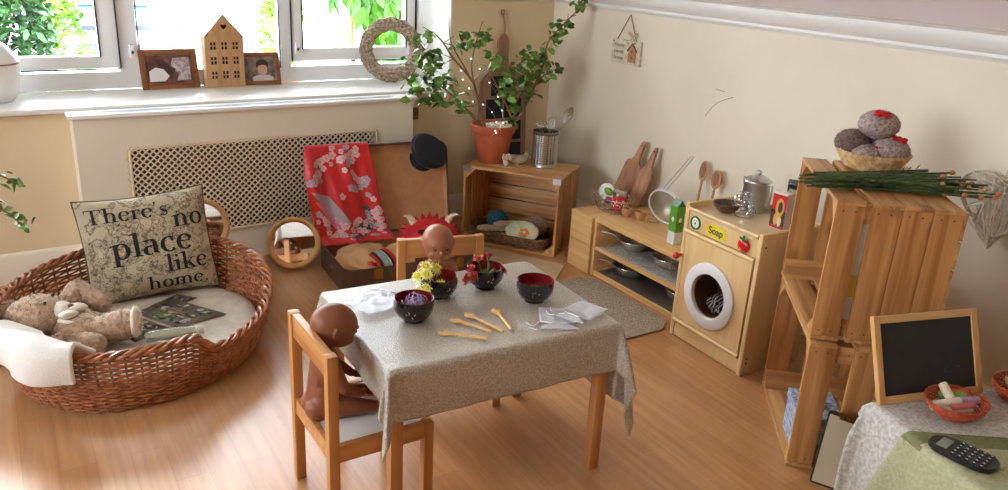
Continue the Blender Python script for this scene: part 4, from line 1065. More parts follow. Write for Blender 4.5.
card('smaller picture card beside the teddy bear foot in the basket', [(.215, 3.14), (.335, 3.165), (.43, 3.0), (.30, 2.93)], PZ+.001, 6)
card('picture card partly hidden behind the larger card at the pillow base', [(.40, 3.235), (.52, 3.315), (.585, 3.24), (.46, 3.17)], PZ, 9)
# bottle
t = thing('glass_bottle', 'clear glass bottle with pale cap lying on the basket cushion', 'bottle', (.335, 2.905, PZ+.024), R3(-4))
bm_ = bpy.data.materials.new('greenish_glass'); bm_.use_nodes = True; b_ = bm_.node_tree.nodes['Principled BSDF']; b_.inputs['Base Color'].default_value = lin((214, 224, 204)); b_.inputs['Transmission Weight'].default_value = .75; b_.inputs['Roughness'].default_value = .12
s = MB(); s.lathe([(0, -.005), (.016, -.003), (.021, .01), (.023, .05), (.022, .12), (.017, .15), (.0135, .165), (.0135, .175), (0, .175)], 28, TR((0, 0, 0), (0, R3(90), 0))); s.build('body', bm_, t)
s = MB(); s.lathe([(0, .174), (.0165, .174), (.0172, .18), (.0172, .197), (.015, .20), (0, .20)], 24, TR((0, 0, 0), (0, R3(90), 0))); s.build('cap', mat('olive_white_cap', (206, 204, 186), .4), t)
# ------------------------------------------------------------------ round mirrors
def mirror(label, loc, rz, tilt, R_=.118):
    t = thing('round_mirror', label, 'mirror', loc, rz); T = Matrix.Translation((0, 0, R_*math.cos(tilt)+.005)) @ Matrix.Rotation(-tilt, 4, 'X') @ Matrix.Rotation(R3(90), 4, 'X')
    s = MB(); s.lathe([(R_-.026, -.012), (R_-.004, -.012), (R_, -.008), (R_, .018), (R_-.004, .022), (R_-.012, .022), (R_-.026, .006), (R_-.026, -.012)], 64, T); s.build('frame', 'birch_z', t)
    s = MB(); s.lathe([(0, .001), (R_-.024, .001), (R_-.024, -.004), (0, -.004)], 64, T); s.build('mirror_glass', mat('mirror_silver', (235, 235, 235), .02, metal=1), t)
    return t
mirror('round wooden-framed mirror on the floor beside the suitcase', (1.150, 3.715, 0), R3(-14), R3(14), .130)
mirror('round wooden-framed mirror half hidden behind the map pillow', (.700, 3.66, .165), R3(-4), R3(10), .130)
s = MB(); s.box((-.10, -.06, 0), (.10, .06, .165), bev=.004); o = s.build('wooden_block', 'birch_x', loc=(.700, 3.69, 0)); tag(o, 'wooden block behind the basket carrying the half hidden mirror', 'block')
# ------------------------------------------------------------------ suitcase
MT['case_out'] = mat('brown_leatherette', (92, 66, 52), .5, bump=.3, bscale=200)
MT['case_in'] = mat('tan_lining', (206, 150, 104), .8, vary=.06)
SX, SD, SH = .735, .46, .125
t = thing('open_suitcase', 'open vintage brown suitcase with tan lining in front of the radiator cover', 'suitcase', (1.245, 3.262, 0), R3(-4))
def rrect(x0, y0, x1, y1, r, n=6):
    out = []
    for cx_, cy_, a0 in ((x1-r, y1-r, 0), (x0+r, y1-r, 90), (x0+r, y0+r, 180), (x1-r, y0+r, 270)):
        for k in range(n+1): a = R3(a0+90*k/n); out.append((cx_+r*math.cos(a), cy_+r*math.sin(a)))
    return out
def tray(s, T, h, r=.055, th=.008):
    o_ = rrect(0, 0, SX, SD, r); i_ = rrect(th, th, SX-th, SD-th, r-th); n = len(o_)
    s.mi = 0; s.raw([(x, y, 0) for x, y in o_]+[(x, y, h) for x, y in o_], [tuple(range(n))[::-1]]+[(k, (k+1) % n, n+(k+1) % n, n+k) for k in range(n)], T)
    s.mi = 1; s.raw([(x, y, th) for x, y in i_]+[(x, y, h) for x, y in i_], [tuple(range(n))]+[(n+k, n+(k+1) % n, (k+1) % n, k) for k in range(n)], T)
    s.mi = 0; s.raw([(x, y, h) for x, y in o_]+[(x, y, h) for x, y in i_], [(k, (k+1) % n, n+(k+1) % n, n+k) for k in range(n)], T)
    s.tube([T @ Vector((x, y, h)) for x, y in o_], .004, 6, closed=True)
s = MB(); tray(s, Matrix.Identity(4), SH); s.build('base', ['case_out', 'case_in'], t, normals=True)
TL = Matrix.Translation((SX, SD+.002, SH+.006)) @ Matrix.Rotation(R3(78), 4, 'X') @ Matrix.Translation((-SX, 0, 0))
LT = Matrix.Translation((0, SD+.004, SH+.004)) @ Matrix.Rotation(R3(80), 4, 'X') @ Matrix.Translation((0, .0, -.055))
s = MB(); tray(s, LT, .055); s.build('lid', ['case_out', 'case_in'], t)
s = MB()
s.bm.free()
for x in (.16, .58):
    s = MB(); s.box((x-.022, -.008, .07), (x+.022, .002, .118), bev=.003); s.box((x-.012, -.013, .09), (x+.012, -.004, .125), bev=.003); s.build('latch', 'brass', t)
s = MB(); s.tube(smooth_path([(.33, -.003, .07), (.34, -.03, .06), (.42, -.03, .06), (.43, -.003, .07)]), .007, 8); s.build('handle', 'case_out', t)
MT['kimono'] = mat('scarlet_satin', (205, 24, 30), .42, sheen=.3, bump=.1, bscale=8)
def lidpt(x, y, off):    # local lid coordinates (y up the lid, off in front of the rim plane)
    return LT @ Vector((x, y, .055+off))
MW = t_case = t
case_M = Matrix.Translation((1.245, 3.262, 0)) @ Matrix.Rotation(R3(-4), 4, 'Z')
def kim(u, v, off=0):
    """u across 0..1, v 0 top .. 1 bottom"""
    x0, x1 = -.030-.02*math.sin(v*5)+.01*v, .345-.06*(1-v)+.045*v
    x = x0+(x1-x0)*u
    fold = .014*math.sin(u*13+v*2.5)+.010*math.sin(u*25-v*4)+.006*noise.noise(Vector((u*4, v*4, 0)))
    if v < .06: yy = SD+.012; of = -.05+v/.06*.062
    elif v < .78: yy = SD+.012-(v-.06)/.72*(SD-.005); of = .014+.012*(v)
    else: yy = .017-(v-.78)*.20; of = .024+(v-.78)/.22*.055
    return case_M @ (lidpt(x, yy, of+fold*(min(1, v*3))+off))
tk = thing('silk_kimono', 'scarlet floral kimono draped over the left half of suitcase lid', 'kimono', (0, 0, 0))
s = MB(); s.grid(kim, 60, 70); o = s.build('fabric', 'kimono', tk, sharp=180); mod(o, 'SOLIDIFY', thickness=.004, offset=0)
s = MB(); rg = random.Random(31)
def kflower(u, v, r, mi):
    s.mi = mi
    for k in range(5):
        a = k*1.2566+rg.uniform(-.2, .2); ur, vr = r/.36, r/.60; c = (u+ur*.62*math.cos(a), v+vr*.62*math.sin(a))
        pts = [kim(min(1, max(0, c[0]+ur*.5*math.cos(b)*1)), min(.99, max(.065, c[1]+vr*.5*math.sin(b))), .0045) for b in [x*1.047 for x in range(6)]]
        s.raw(pts, [tuple(range(6))])
    s.mi = 3; pts = [kim(min(1, max(0, u+r/.36*.2*math.cos(b))), min(.99, max(.065, v+r/.6*.2*math.sin(b))), .0052) for b in [x*1.047 for x in range(6)]]; s.raw(pts, [tuple(range(6))])
for (u, v, n, sp) in ((.50, .17, 10, .09), (.62, .12, 5, .08), (.20, .22, 6, .07), (.12, .32, 5, .05), (.72, .40, 8, .09), (.80, .36, 4, .06), (.85, .62, 7, .06), (.30, .74, 9, .08), (.45, .82, 7, .08), (.15, .66, 5, .06), (.75, .80, 8, .09), (.6, .70, 4, .05), (.9, .72, 5, .05)):
    for k in range(int(n*1.4)): kflower(min(.95, max(.04, u+rg.gauss(0, sp))), min(.97, max(.08, v+rg.gauss(0, sp*.6))), rg.uniform(.011, .020), rg.choice((0, 0, 1)))
def kpatch(pts, mi, off=.0047, n=8):
    s.mi = mi
    A, B_, C_, D_ = pts
    vs = [kim(*[(A[q]*(1-i/n)+B_[q]*i/n)*(1-j/n)+(D_[q]*(1-i/n)+C_[q]*i/n)*j/n for q in (0, 1)], off) for i in range(n+1) for j in range(n+1)]
    s.raw(vs, [(i*(n+1)+j, i*(n+1)+j+1, (i+1)*(n+1)+j+1, (i+1)*(n+1)+j) for i in range(n) for j in range(n)])
kpatch([(.05, .42), (.30, .47), (.50, .70), (.38, .73)], 1, .0042); kpatch([(.08, .5), (.2, .52), (.36, .73), (.3, .76)], 2, .0050)
kpatch([(.52, .74), (.74, .66), (.88, .74), (.66, .80)], 4, .0042); kpatch([(.72, .58), (.80, .56), (.84, .66), (.78, .68)], 4); kpatch([(.45, .84), (.7, .82), (.68, .88), (.42, .90)], 4)
s.build('floral_print', [mat('blossom_pink', (226, 176, 176), .5), mat('blossom_grey', (176, 160, 170), .5), mat('plume_pink', (214, 120, 130), .5), mat('gold_dot', (196, 120, 70), .5), mat('leaf_teal', (66, 74, 62), .5)], tk, normals=False)
# hat hanging on the lid corner
MT['navy'] = mat('dark_navy_wool', (22, 24, 34), .85, bump=.3)
t = thing('peaked_hat', 'dark navy cap with silver braid hooked on right corner of suitcase lid', 'hat', (0, 0, 0))
HMx = Matrix.Translation(case_M @ lidpt(.605, SD-.050, .055)) @ Euler((R3(48), R3(38), R3(-30))).to_matrix().to_4x4()
s = MB(); s.lathe([(0, .045), (.06, .044), (.095, .034), (.108, .014), (.10, .0), (.078, -.018), (.072, -.034), (.068, -.034), (.07, -.015), (0, .02)], 44, HMx, squash=.82); s.build('crown', 'navy', t)
s = MB()
def peak(u, v):
    a = R3(215+110*u); r = .07+.048*v*math.sin(math.pi*u)**.6; return HMx @ Vector((r*math.cos(a), r*.82*math.sin(a), -.034-.022*v*math.sin(math.pi*u)))
s.grid(peak, 20, 6); o = s.build('peak', 'navy', t); mod(o, 'SOLIDIFY', thickness=.003)
s = MB()
for k in range(64):
    a = 2*math.pi*k/64; s.blob(HMx @ Vector((.103*math.cos(a), .0845*math.sin(a), -.006)), .0034, None, 1)
s.build('silver_braid', 'steel', t)
# dragon costume
t = thing('dragon_costume', 'red dragon costume hood with spiked frill and cream horns in the suitcase', 'costume', (1.77, 3.43, SH-.015), R3(-18))
s = MB(); s.blob((0, 0, .07), (.125, .10, .085), None, 4, nz=.08, nsc=3)
s.build('hood', 'red', t, sharp=180)
s = MB(); pts = []
N_ = 15
for k in range(N_*2+1):
    a = R3(-8+196*k/(N_*2)); r = .150 if k % 2 == 0 else .118; pts.append((r*1.12*math.cos(a), r*1.0*math.sin(a)))
pts += [(.105*math.cos(R3(180-180*k/16)), .095*math.sin(R3(180-180*k/16))) for k in range(17)]
# frill as strip
for off in (0,):
    vs = []; m_ = N_*2+1
    for k in range(m_):
        a = R3(-8+196*k/(N_*2)); r = .160 if k % 2 else .128
        vs += [(.100*1.12*math.cos(a), .02+.01*math.sin(a*3), .02+.098*math.sin(a)), (r*1.10*math.cos(a), .045+.01*math.sin(a*5), .02+r*.98*math.sin(a))]
    s.raw(vs, [(2*k, 2*k+1, 2*k+3, 2*k+2) for k in range(m_-1)])
o = s.build('spiked_frill', 'red', t, sharp=180); mod(o, 'SOLIDIFY', thickness=.012)
for q in (-1, 1):
    s = MB(); s.tube(smooth_path([(q*.085, .02, .13), (q*.105, .02, .158), (q*.122, .01, .172), (q*.140, .0, .174)]), [.020-.0175*k/24 for k in range(25)], 10)
    s.build('horn', MT.setdefault('felt', mat('cream_felt', (220, 196, 172), .8)), t)
s = MB()
for q in (-1, 1): s.blob((q*.06, -.075, .115), (.020, .012, .012), None, 2)
s.build('eyes', mat('felt_black', (50, 26, 26), .8), t)
s = MB(); s.blob((-.03, -.095, .075), (.055, .02, .035), None, 3); s.build('muzzle', mat('pale_red_felt', (206, 120, 104), .8), t)
s = MB()
s.blob((.0, -.10, .035), (.17, .075, .035), None, 4, nz=.25, nsc=3); s.build('body_fabric', 'red', t, sharp=180)
# folded clothes in the suitcase
MT['khaki'] = mat('khaki_cloth', (196, 152, 106), .85, bump=.2, bscale=30)
def bundle(name, label, cat, c, rad, rz, m, seed, amp=.22, z=0):
    s = MB(); s.blob((0, 0, 0), rad, None, 5, nz=amp, nsc=2.2)
    for v in s.bm.verts:
        v.co.z += .006*noise.noise(v.co*30+Vector((seed, 0, 0)))
        if v.co.z < -rad[2]*.7: v.co.z = -rad[2]*.7
    o = s.build(name, m, loc=c, rz=rz, sharp=180); tag(o, label, cat); return o
bundle('khaki_garment', 'khaki garment folded at the left end inside the suitcase', 'clothes', (1.42, 3.45, .085), (.15, .15, .075), .1, 'khaki', 1)
# striped waistband garment
s = MB()
def band(u, v):
    x = -.05+.11*u; a = R3(-20+200*v); r = .062+.006*noise.noise(Vector((u*3, v*4, 0))); return Vector((x, -r*1.5*math.cos(a), r*.85*math.sin(a)))
for i, (u0, u1, mi) in enumerate(((0, .14, 0), (.14, .26, 1), (.26, .32, 0), (.32, .64, 2), (.64, .70, 3), (.70, .84, 1), (.84, 1, 0))):
    s.mi = mi; s.grid(lambda u, v: band(u0+(u1-u0)*u, v), 3, 26)
o = s.build('striped_belt', [mat('sash_red', (180, 40, 40), .7), mat('sash_black', (40, 30, 30), .7), mat('sash_blue', (128, 170, 170), .7), mat('sash_cream', (214, 190, 160), .7)], loc=(1.455, 3.375, .10), rz=R3(8), sharp=180)
mod(o, 'SOLIDIFY', thickness=.006); tag(o, 'red, black and pale blue striped cloth belt lying on the khaki garment', 'belt')
bundle('spotted_scarf', 'red white-spotted scarf at the front edge of the open suitcase', 'scarf', (1.40, 3.325, .10), (.034, .022, .030), .3, mat('spotted_red', (206, 36, 44), .7), 2, .35)
bundle('tan_garment', 'tan garment beside the striped sash in middle of the suitcase', 'clothes', (1.60, 3.42, .085), (.085, .12, .065), -.2, 'khaki', 5)
bundle('red_garment', 'red garment under the dragon hood at the right end of the suitcase', 'clothes', (1.93, 3.30, .075), (.085, .08, .06), .2, 'red', 8)
# ------------------------------------------------------------------ wooden crates
CW, CD, CH = .555, .36, .44
crate_mesh = {}
def make_crate(label, M, group='slatted wooden crates', gap0=.012, n=4):
    """open front at local y=0, opening CW wide x CH high"""
    t = thing('wooden_crate', label, 'crate', (0, 0, 0), 0, group); t.matrix_world = M
    sl = .012; sw = .084
    gap = (CD-n*sw-gap0)/(n-1)
    ys = [i*(sw+gap)+(gap0 if i else 0) for i in range(n)]
    def put(name, key, fn, m, T):
        if key not in crate_mesh:
            s = MB(); fn(s); o = s.build(name, m, t); crate_mesh[key] = o
        else:
            o = crate_mesh[key].copy(); COL.objects.link(o); o.parent = t
        o.matrix_local = T; return o
    T_ = Matrix.Translation
    for i, y in enumerate(ys):
        for z in (0, CH-sl): put('slat', 'long', lambda s: s.box((-.004, 0, 0), (CW+.004, .0835, sl), bev=.002), 'pine_x', T_((0, y, z)))
        for x in (0, CW-.014): put('end_slat', 'end', lambda s: s.box((0, 0, 0), (.014, .0835, CH-2*sl), bev=.002), 'pine_z', T_((x, y, sl)))
    k = 5; hh = (CH-.004)/k
    for i in range(k): put('back_slat', 'back', lambda s: s.box((0, 0, 0), (CW, .009, hh-.007), bev=.0015), 'pine_x', T_((0, CD-.009+.009, .004+i*hh)))
    for x, q in ((.014, 1), (CW-.014, -1)):
        for z, r in ((sl, 1), (CH-sl, -1)):
            put('corner_batten', 'bat%d%d' % (q, r), lambda s: s.prism([(0, 0), (q*.055, 0), (0, r*.055)], 0, CD-.004, TR((0, 0, 0), (R3(90), 0, 0)) @ TR((0, 0, 0), (0, R3(0), 0)) @ Matrix.Diagonal((1, 1, -1, 1))), 'pine_y', T_((x, 0.002, z)))
    s = MB()
    for x in (.004, .0085):
        pass
    for z in (CH+.0004,):
        for y in ys:
            for x in (.012, CW-.012):
                for d in (.022, .058): s.lathe([(0, .0006), (.0022, .0006), (.0024, 0)], 8, TR((x, y+d, z)))
    for x, q in ((-.0004, -1), (CW+.0004, 1)):
        for y in ys:
            for z in (.03, CH-.03):
                for d in (.022, .058): s.lathe([(0, .0006), (.0022, .0006), (.0024, 0)], 8, TR((x, y+d, z), (0, R3(90)*q, 0)))
    if 'nails' in crate_mesh:
        s.bm.free(); o = crate_mesh['nails'].copy(); COL.objects.link(o); o.parent = t
    else: crate_mesh['nails'] = s.build('nail_heads', 'dark', t)
    crate_mesh['nails']['kind'] = 'stuff'; 
    for ch in t.children:
        if ch.name.startswith('nail'): ch['kind'] = 'stuff'
    return t
def CM(x, y, z, ang): return Matrix.Translation((x, y, z)) @ Matrix.Rotation(ang, 4, 'Z')
# corner crate: local x runs from front-left to front-right
a1 = math.atan2(-.485, .365)
CR1 = CM(2.118, 3.728, 0, a1)
cr = make_crate('wooden crate on its side in the room corner carrying the potted plant', CR1)
for x in (.0, CW-.035):
    s = MB(); s.box((x-.004, -.002, CH-.001), (x+.042, .03, CH+.0015)); s.box((x-.004, -.0025, CH-.03), (x+.042, .0, CH+.001)); s.build('tin_corner', 'steel', cr)
P1 = lambda x, y, z: CR1 @ Vector((x, y, z))
# wicker tray with yarn
MT['tray_w'] = mat('dark_wicker', (150, 110, 78), .7, rgb2=(98, 68, 46), vscale=60)
t = thing('wicker_tray', 'shallow brown wicker tray standing inside the corner crate', 'tray', P1(.265, .13, .013), a1)
s = MB(); w_, d_ = .21, .115
for j in range(6):
    z = .006+j*.011; k = 1+.10*j/5; pts = []
    for i in range(120):
        a = 2*math.pi*i/120; c, q = math.cos(a), math.sin(a); e = .42
        pts.append((w_*k*math.copysign(abs(c)**e, c)+.003*math.sin(30*a+math.pi*j), d_*k*math.copysign(abs(q)**e, q)+.003*math.sin(30*a+math.pi*j), z))
    s.tube(pts, .0056, 6, closed=True)
s.build('woven_side', 'tray_w', t)
s = MB(); s.box((-w_+.01, -d_+.01, .002), (w_-.01, d_-.01, .008)); s.build('base', 'tray_w', t)
def yarn(label, c, r, col, col2, seed, sq=1):
    s = MB(); rg = random.Random(seed); s.blob((0, 0, 0), r*.93, None, 3)
    for k in range(26):
        q = Euler((rg.uniform(0, 6), rg.uniform(0, 6), rg.uniform(0, 6))).to_matrix(); w0 = rg.uniform(-.25, .25)
        s.tube([q @ (Vector((math.cos(a*.35)*math.sqrt(1-w0*w0), math.sin(a*.35)*math.sqrt(1-w0*w0), w0))*r*1.0) for a in range(18)], r*.045, 5, closed=True)
    for v in s.bm.verts: v.co.z *= sq
    o = s.build('yarn_ball', mat('yarn_%d' % seed, col, .9, bump=.8, bscale=260, rgb2=col2, vscale=90), loc=c, sharp=180); tag(o, label, 'yarn'); return o
yarn('teal wool ball at the left of the tray in the corner crate', P1(.15, .17, .105), .062, (58, 116, 128), (30, 74, 86), 1, .8)
yarn('dusty pink wool ball at the right back of the crate tray', P1(.385, .19, .10), .058, (186, 148, 134), (150, 110, 100), 2)
MT['oatmeal'] = mat('oatmeal_knit', (206, 182, 152), .9, bump=1, bscale=140, vary=.15, vscale=80)
def softdisc(name, label, cat, c, pts, th, m, rz=0, tilt=(0, 0)):
    s = MB(); n = len(pts); cc = Vector((sum(p[0] for p in pts)/n, sum(p[1] for p in pts)/n, 0)); rings = []
    for k, z in ((.0, th), (.5, th*.95), (.85, th*.6), (1, 0), (.85, -th*.5), (0, -th*.6)):
        if k == 0: rings.append([s.bm.verts.new((cc.x, cc.y, z))]*n)
        else: rings.append([s.bm.verts.new((cc.x+(p[0]-cc.x)*k, cc.y+(p[1]-cc.y)*k, z+.004*noise.noise(Vector((p[0]*50, p[1]*50, k)))) ) for p in pts])
    fs = []
    for a, b_ in zip(rings, rings[1:]):
        for k in range(n):
            j = (k+1) % n; f = []
            for v in (a[k], a[j], b_[j], b_[k]):
                if v not in f: f.append(v)
            if len(f) > 2: fs.append(s.bm.faces.new(f))
    s._fin([], fs); o = s.build(name, m, loc=c, sharp=180); o.rotation_euler = (tilt[0], tilt[1], rz); mod(o, 'SUBSURF', levels=1, render_levels=1); tag(o, label, cat); return o
softdisc('knitted_slipper', 'flat oatmeal knitted slipper lying front left in the crate tray', 'slipper', P1(.17, .075, .082), [(.105, 0), (.09, .028), (.04, .03), (.0, .022), (-.05, .034), (-.10, .025), (-.115, 0), (-.10, -.028), (-.05, -.036), (0, -.024), (.04, -.03), (.09, -.028)], .014, 'oatmeal', a1+.5, (.25, 0))
softdisc('knitted_slipper', 'upper oatmeal knitted slipper leaning on the wool behind', 'slipper', P1(.235, .105, .110), [(.09, 0), (.08, .024), (.03, .026), (.0, .02), (-.04, .03), (-.09, .02), (-.1, 0), (-.09, -.024), (-.04, -.03), (0, -.02), (.03, -.026), (.08, -.024)], .014, 'oatmeal', a1+.9, (.3, .1))
# quilted heart pad
t = thing('quilted_mitt', 'cream quilted mitt with orange flower print at front of the crate tray', 'mitt', P1(.335, .075, .092), a1); t.scale = (1.2, 1.2, 1.2)
s = MB()
def mitt(u, v):
    a = 2*math.pi*u; r = .074*(1+.10*math.cos(2*a)); k = math.sin(v*math.pi/2)
    return Vector((r*k*math.cos(a), .018*math.cos(v*math.pi/2)*-1-.004*math.cos(8*a)*k, r*.78*k*math.sin(a)))
TM = TR((0, 0, 0), (R3(-42), 0, 0))
s.grid(lambda u, v: TM @ mitt(u, v), 48, 10, closed_u=True); s.grid(lambda u, v: TM @ (mitt(u, v)*Vector((1, 1, 1)) if False else Vector((mitt(u, v).x, -mitt(u, v).y*.8, mitt(u, v).z))), 48, 10, closed_u=True)
s.build('body', mat('quilt_print', (226, 214, 170), .85, rgb2=(196, 206, 176), vscale=24, bump=.3, bscale=50), t, sharp=180)
s = MB()
for k in range(5):
    a = k*1.2566; s.blob(TM @ Vector((.018+.016*math.cos(a), -.0175, -.012+.014*math.sin(a))), (.011, .004, .010), None, 2)
s.build('orange_flower', mat('orange_print', (226, 140, 70), .8), t)
s = MB(); rg = random.Random(77)
for i in range(60):
    a = rg.uniform(0, 6.28); c = Vector((.22+rg.gauss(0, .035), .055+rg.gauss(0, .015), .045+rg.uniform(0, .018))); pts = [c+Vector((.02*math.cos(a+k*.5), .02*math.sin(a+k*.5), .004*math.sin(k*1.3+i))) for k in range(7)]
    s.tube([P1(*p) for p in pts], .0016, 4)
o = s.build('loose_wool', mat('cream_wool', (196, 170, 130), .9)); tag(o, 'tangle of loose cream wool in the crate tray under the slippers', 'wool', kind='stuff')
# terracotta pot with branching plant
PB = Vector((2.318, 3.765, CH))
t = thing('potted_plant', 'leafy jade-like branching plant in a terracotta pot on the corner crate', 'plant', PB)
s = MB(); s.lathe([(0, 0), (.080, 0), (.083, .004), (.110, .165), (.118, .167), (.122, .172), (.124, .208), (.120, .212), (.113, .208), (.108, .17), (.10, .165), (0, .165)], 44); s.build('pot', 'terracotta', t)
s = MB(); s.lathe([(0, .172), (.108, .168)], 30); s.build('soil', mat('soil', (70, 50, 38), .95, bump=1), t)
s = MB()
br = {
 'a': [(-.05, -.02, .16), (-.13, -.04, .235), (-.215, -.04, .325), (-.345, -.045, .43), (-.455, -.05, .50)],
 'b': [(-.04, 0, .16), (-.095, -.02, .28), (-.16, -.03, .45), (-.29, -.045, .578), (-.355, -.05, .66), (-.41, -.05, .71)],
 'c': [(-.17, -.03, .46), (-.225, -.04, .54), (-.30, -.03, .66), (-.312, -.02, .785)],
 'd': [(-.11, -.02, .34), (-.165, -.02, .52), (-.135, 0, .65), (-.098, 0, .765)],
 'e': [(.03, -.01, .16), (.10, -.02, .24), (.0, -.03, .41), (-.08, -.04, .53)],
 'f': [(.05, 0, .16), (.135, -.03, .235), (.22, -.045, .40), (.283, -.045, .55), (.306, -.04, .66), (.425, -.04, .775), (.535, -.03, .86)],
 'g': [(.04, .01, .16), (.16, 0, .28), (.26, -.04, .45), (.33, -.05, .50)],
 'h': [(-.02, -.04, .16), (-.10, -.07, .22), (-.16, -.09, .27), (-.24, -.10, .33)],
 'i': [(.10, -.02, .30), (.19, -.05, .45), (.20, -.05, .56)],
}
for k, pts in br.items():
    P = smooth_path(pts, 6); n = len(P); r0 = {'a': .0085, 'b': .009, 'f': .0085, 'e': .008}.get(k, .006)
    s.tube(P, [r0*(1-.72*i/(n-1)) for i in range(n)], 7)
rg = random.Random(14)
for k in ('a', 'b', 'f', 'g', 'e'):
    for p in br[k][2:]:
        p = Vector(p); 
        for q in range(2): s.tube([p, p+Vector((rg.uniform(-.06, .06), rg.uniform(-.04, .04), rg.uniform(-.02, .07)))], .002, 4)
s.build('branches', 'stem', t)
s = MB()
CL = [((-.43, -.05, .52), 26, .04), ((-.50, -.05, .43), 22, .035), ((-.455, -.06, .59), 22, .035), ((-.40, -.05, .46), 20, .04), ((-.46, -.03, .66), 12, .03), ((-.34, -.05, .47), 14, .035), ((-.43, -.05, .36), 9, .02), ((-.37, -.05, .40), 10, .03),
      ((-.20, -.03, .68), 10, .025), ((-.08, -.01, .68), 12, .025), ((-.24, -.03, .64), 6, .02), ((-.14, -.03, .64), 5, .02), ((.17, -.05, .545), 36, .045), ((.24, -.05, .50), 30, .045), ((.13, -.05, .44), 22, .04), ((.06, -.05, .40), 16, .035), ((.25, -.05, .58), 16, .03), ((.19, -.05, .36), 14, .03), ((.03, -.05, .50), 12, .03),
      ((-.245, -.09, .32), 9, .018), ((.50, -.03, .84), 9, .018), ((.535, -.03, .865), 8, .014), ((.42, -.04, .76), 12, .022), ((.36, -.04, .71), 12, .024), ((.345, -.05, .67), 7, .02), ((.385, -.05, .50), 7, .012), ((.10, -.06, .30), 10, .025), ((-.29, -.05, .37), 10, .03), ((.12, -.03, .225), 6, .02), ((-.05, -.04, .57), 8, .03)]
for c, n, sp in CL: leaf_cluster(s, rg, c, int(n*1.6), (sp*1.1, sp*.8, sp*.9), .050, asp=.62, droop=.4)
s.build('foliage', 'leaf', t, normals=False)
# fairy lights
ml = bpy.data.materials.new('fairy_glow'); ml.use_nodes = True; b_ = ml.node_tree.nodes['Principled BSDF']; b_.inputs['Emission Color'].default_value = (.9, .95, 1, 1); b_.inputs['Emission Strength'].default_value = 4
t = thing('fairy_lights', 'string of tiny white fairy lights wound through the potted plant', 'fairy lights', PB)
LP = smooth_path([(-.06, -.12, .20), (-.05, -.10, .26), (-.10, -.08, .33), (-.19, -.09, .36), (-.22, -.08, .45), (-.27, -.08, .50), (-.20, -.07, .58), (-.12, -.06, .50), (-.04, -.07, .40), (.0, -.08, .30), (-.02, -.12, .22), (-.09, -.12, .17)], 8)
s = MB(); s.tube(LP, .0007, 4); s.build('wire', 'steel', t)
for i in range(0, len(LP), 6):
    s = MB(); s.blob(LP[i], .0034, None, 1); s.build('bulb', ml, t)
# crumpled white cloth in the pot
s = MB(); s.blob((0, 0, 0), (.075, .06, .03), None, 5, nz=.5, nsc=3.5)
for v in s.bm.verts: v.co += Vector((0, 0, .012*noise.noise(v.co*60)))
o = s.build('crumpled_cloth', mat('white_muslin', (226, 214, 196), .85), loc=PB+Vector((.01, -.035, .195)), sharp=180); tag(o, 'crumpled white muslin cloth lying in top of the terracotta pot', 'cloth')
# ceramic birds
MT['birdc'] = mat('glazed_grey_white', (196, 180, 158), .35, rgb2=(150, 130, 110), vscale=30)
def bird(label, c, rz, sc=1, m='birdc'):
    t = thing('bird_ornament', label, 'bird ornament', c, rz)
    def prof(x): return
    s = MB(); pts = [(-.058, .046), (-.05, .0445), (-.035, .037), (-.015, .028), (.01, .024), (.03, .028), (.045, .04), (.052, .050), (.060, .050)]; r = [.002, .006, .014, .021, .0235, .020, .013, .010, .003]
    P = smooth_path([(x*sc, 0, z*sc) for x, z in pts], 4); rr = [];
    for i in range(len(P)): k = i/4; j = min(int(k), len(r)-2); rr.append((r[j]+(r[j+1]-r[j])*(k-j))*sc)
    s.tube(P, rr, 16); s.blob((.046*sc, 0, .050*sc), .012*sc, None, 2); s.build('body', m, t, sharp=180)
    s = MB(); s.tube([(.056*sc, 0, .051*sc), (.070*sc, 0, .048*sc)], [.003*sc, .0006], 8); s.build('beak', mat('beak_brown', (90, 60, 44), .5), t)
    s = MB(); s.lathe([(0, 0), (.014*sc, 0), (.010*sc, .006*sc), (.008*sc, .014*sc), (0, .014*sc)], 16); s.build('foot', m, t); return t
bird('pale grey ceramic bird on the corner crate in front of the pot', (2.405, 3.640, CH+.0015), R3(-26)+0.0, 1.15)
t = thing('fabric_rabbit', 'small floppy cream fabric figure leaning on the front of the pot', 'figurine', (2.325, 3.628, CH+.0015))
s = MB(); s.blob((0, 0, .018), (.016, .014, .018), None, 3, nz=.2, nsc=3); s.blob((0, 0, .045), .015, None, 3, nz=.1)
for q in (-1, 1): s.tube(smooth_path([(q*.006, 0, .056), (q*.016, -.004, .066), (q*.022, -.008, .05), (q*.020, -.01, .034)]), .0055, 8)
s.build('body', mat('cream_fabric', (214, 194, 176), .85, bump=.6), t)
